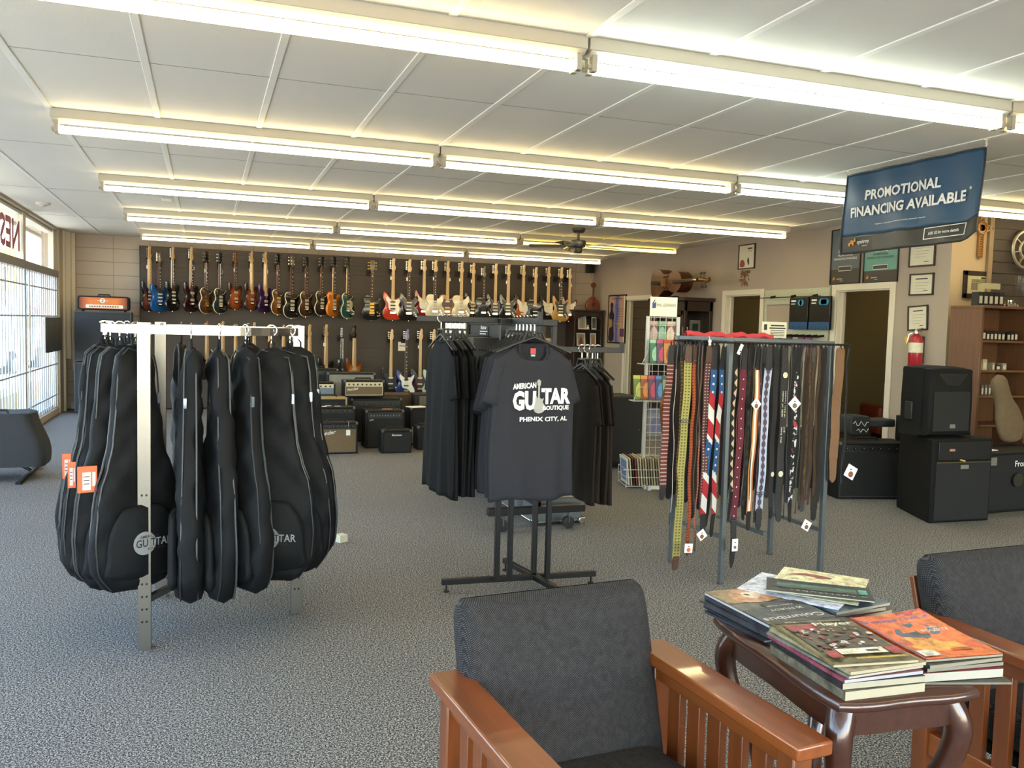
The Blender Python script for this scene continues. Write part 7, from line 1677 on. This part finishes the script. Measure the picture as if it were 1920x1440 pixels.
# front left pile with the player magazine
z3_ = stack([(.020, 'd2c9ac', '5a5648', -.004, -.004, 3, 'thick cream edged catalogue at the bottom of the front left pile'), (.014, 'c8c0a8', '1f2126', 0, 0, 1, 'black covered magazine second from the bottom of the front left pile'), (.008, 'c9c9cf', '7a3a4a', -.006, .002, 4, 'magazine with maroon front edge in the front left pile'), (.006, 'd0cab4', '6a6a60', -.004, .006, 7, 'thin magazine fourth in the front left pile'), (.008, 'cfc3a0', '8a8068', .002, .004, 6, 'magazine directly under the cover with the crowd of players')], 1.388, 1.55, zt_, -6, '')
cr = random.Random(4); crowd = []
for k in range(95):
    cx_, cy_ = cr.uniform(-.42, .44), cr.uniform(-.23, .22); q = cr.uniform(.012, .034); crowd.append(('p', cr.choice(['c8b8a4', 'e0d8d0', '8a3a3a', '3a3228', '5a4a3a', 'b09078']), [(cx_-q, cy_-q*.7), (cx_+q, cy_-q*.5), (cx_+q*.8, cy_+q*.8), (cx_-q*.6, cy_+q*.7)]))
magazine('magazine', 'special edition magazine with a crowd on its cover, top of the front left pile', 1.386, 1.565, z3_, MW, MH, .006, -8, '6a603c',
 [('r', '2f2d28', -.5, .40, .5, .49), mt("SPECIAL COLLECTOR'S EDITION", 'c8b890', -.0, .113, .035, .72), ('r', '4a4230', -.44, -.24, .46, .26), ('r', '8f3434', -.44, .24, -.05, .36)]+crowd+[mt('Player', 'e6e2dc', .035, .070, .10, .5), ('r', 'e4dcc4', -.28, -.36, .28, -.25), ('r', '2a2624', .05, -.33, .2, -.29), ('r', '9a2f34', -.44, -.42, -.30, -.28), ('r', '9a2f34', .30, -.40, .46, -.26), ('r', 'b8a030', -.2, -.47, .42, -.44)], 'cfc3a0')
# front right pile with vintage guitar
z4_ = stack([(.006, '8f8a78', '2c2a24', .02, -.015, -8, 'thin dark magazine sliding out at the bottom of the front right pile'), (.020, 'd2cebe', '7a2230', 0, 0, 0, 'thick white edged catalogue with red spine in the front right pile'), (.009, '9c9684', '2a2a28', .004, .006, 3, 'dark magazine third in the front right pile'), (.009, 'a8a08a', '3a3a36', -.004, .004, 6, 'magazine directly under the orange guitar cover')], 1.622, 1.552, zt_, -8, '')
magazine('magazine', 'bright orange and blue guitar magazine curling at its corner, top of the front right pile', 1.628, 1.562, z4_, MW, MH, .006, -6, 'b8481f',
 [('r', 'd8672a', -.5, -.5, .5, .5), ('p', 'e09a3a', [(-.4, -.1), (-.1, .0), (.2, -.1), (.42, -.3), (.1, -.42), (-.3, -.35)]), ('p', '3f5468', [(-.30, .05), (-.1, .22), (.22, .24), (.30, .05), (.05, -.08), (-.2, -.08)]), ('p', '22303c', [(-.25, .02), (-.05, .1), (.12, .02), (-.05, -.1)]), ('p', 'c4502a', [(.2, -.2), (.46, -.15), (.46, -.4), (.25, -.4)]), ('r', 'a8282c', .1, .40, .5, .49), mt('Vintage Guitar', '3a58a8', .0, .083, .085, .92), mt('JOHN', 'd8d8d0', .055, .028, .04, .22), mt('FOGERTY', 'd8d8d0', .05, .008, .055, .36), ('r', 'b04a24', .0, -.38, .25, -.33), ('r', 'dcd8c8', -.46, -.46, -.24, -.34), ('r', '2b4a9a', -.5, -.5, -.48, .5)], 'b0a890', curl=.014)
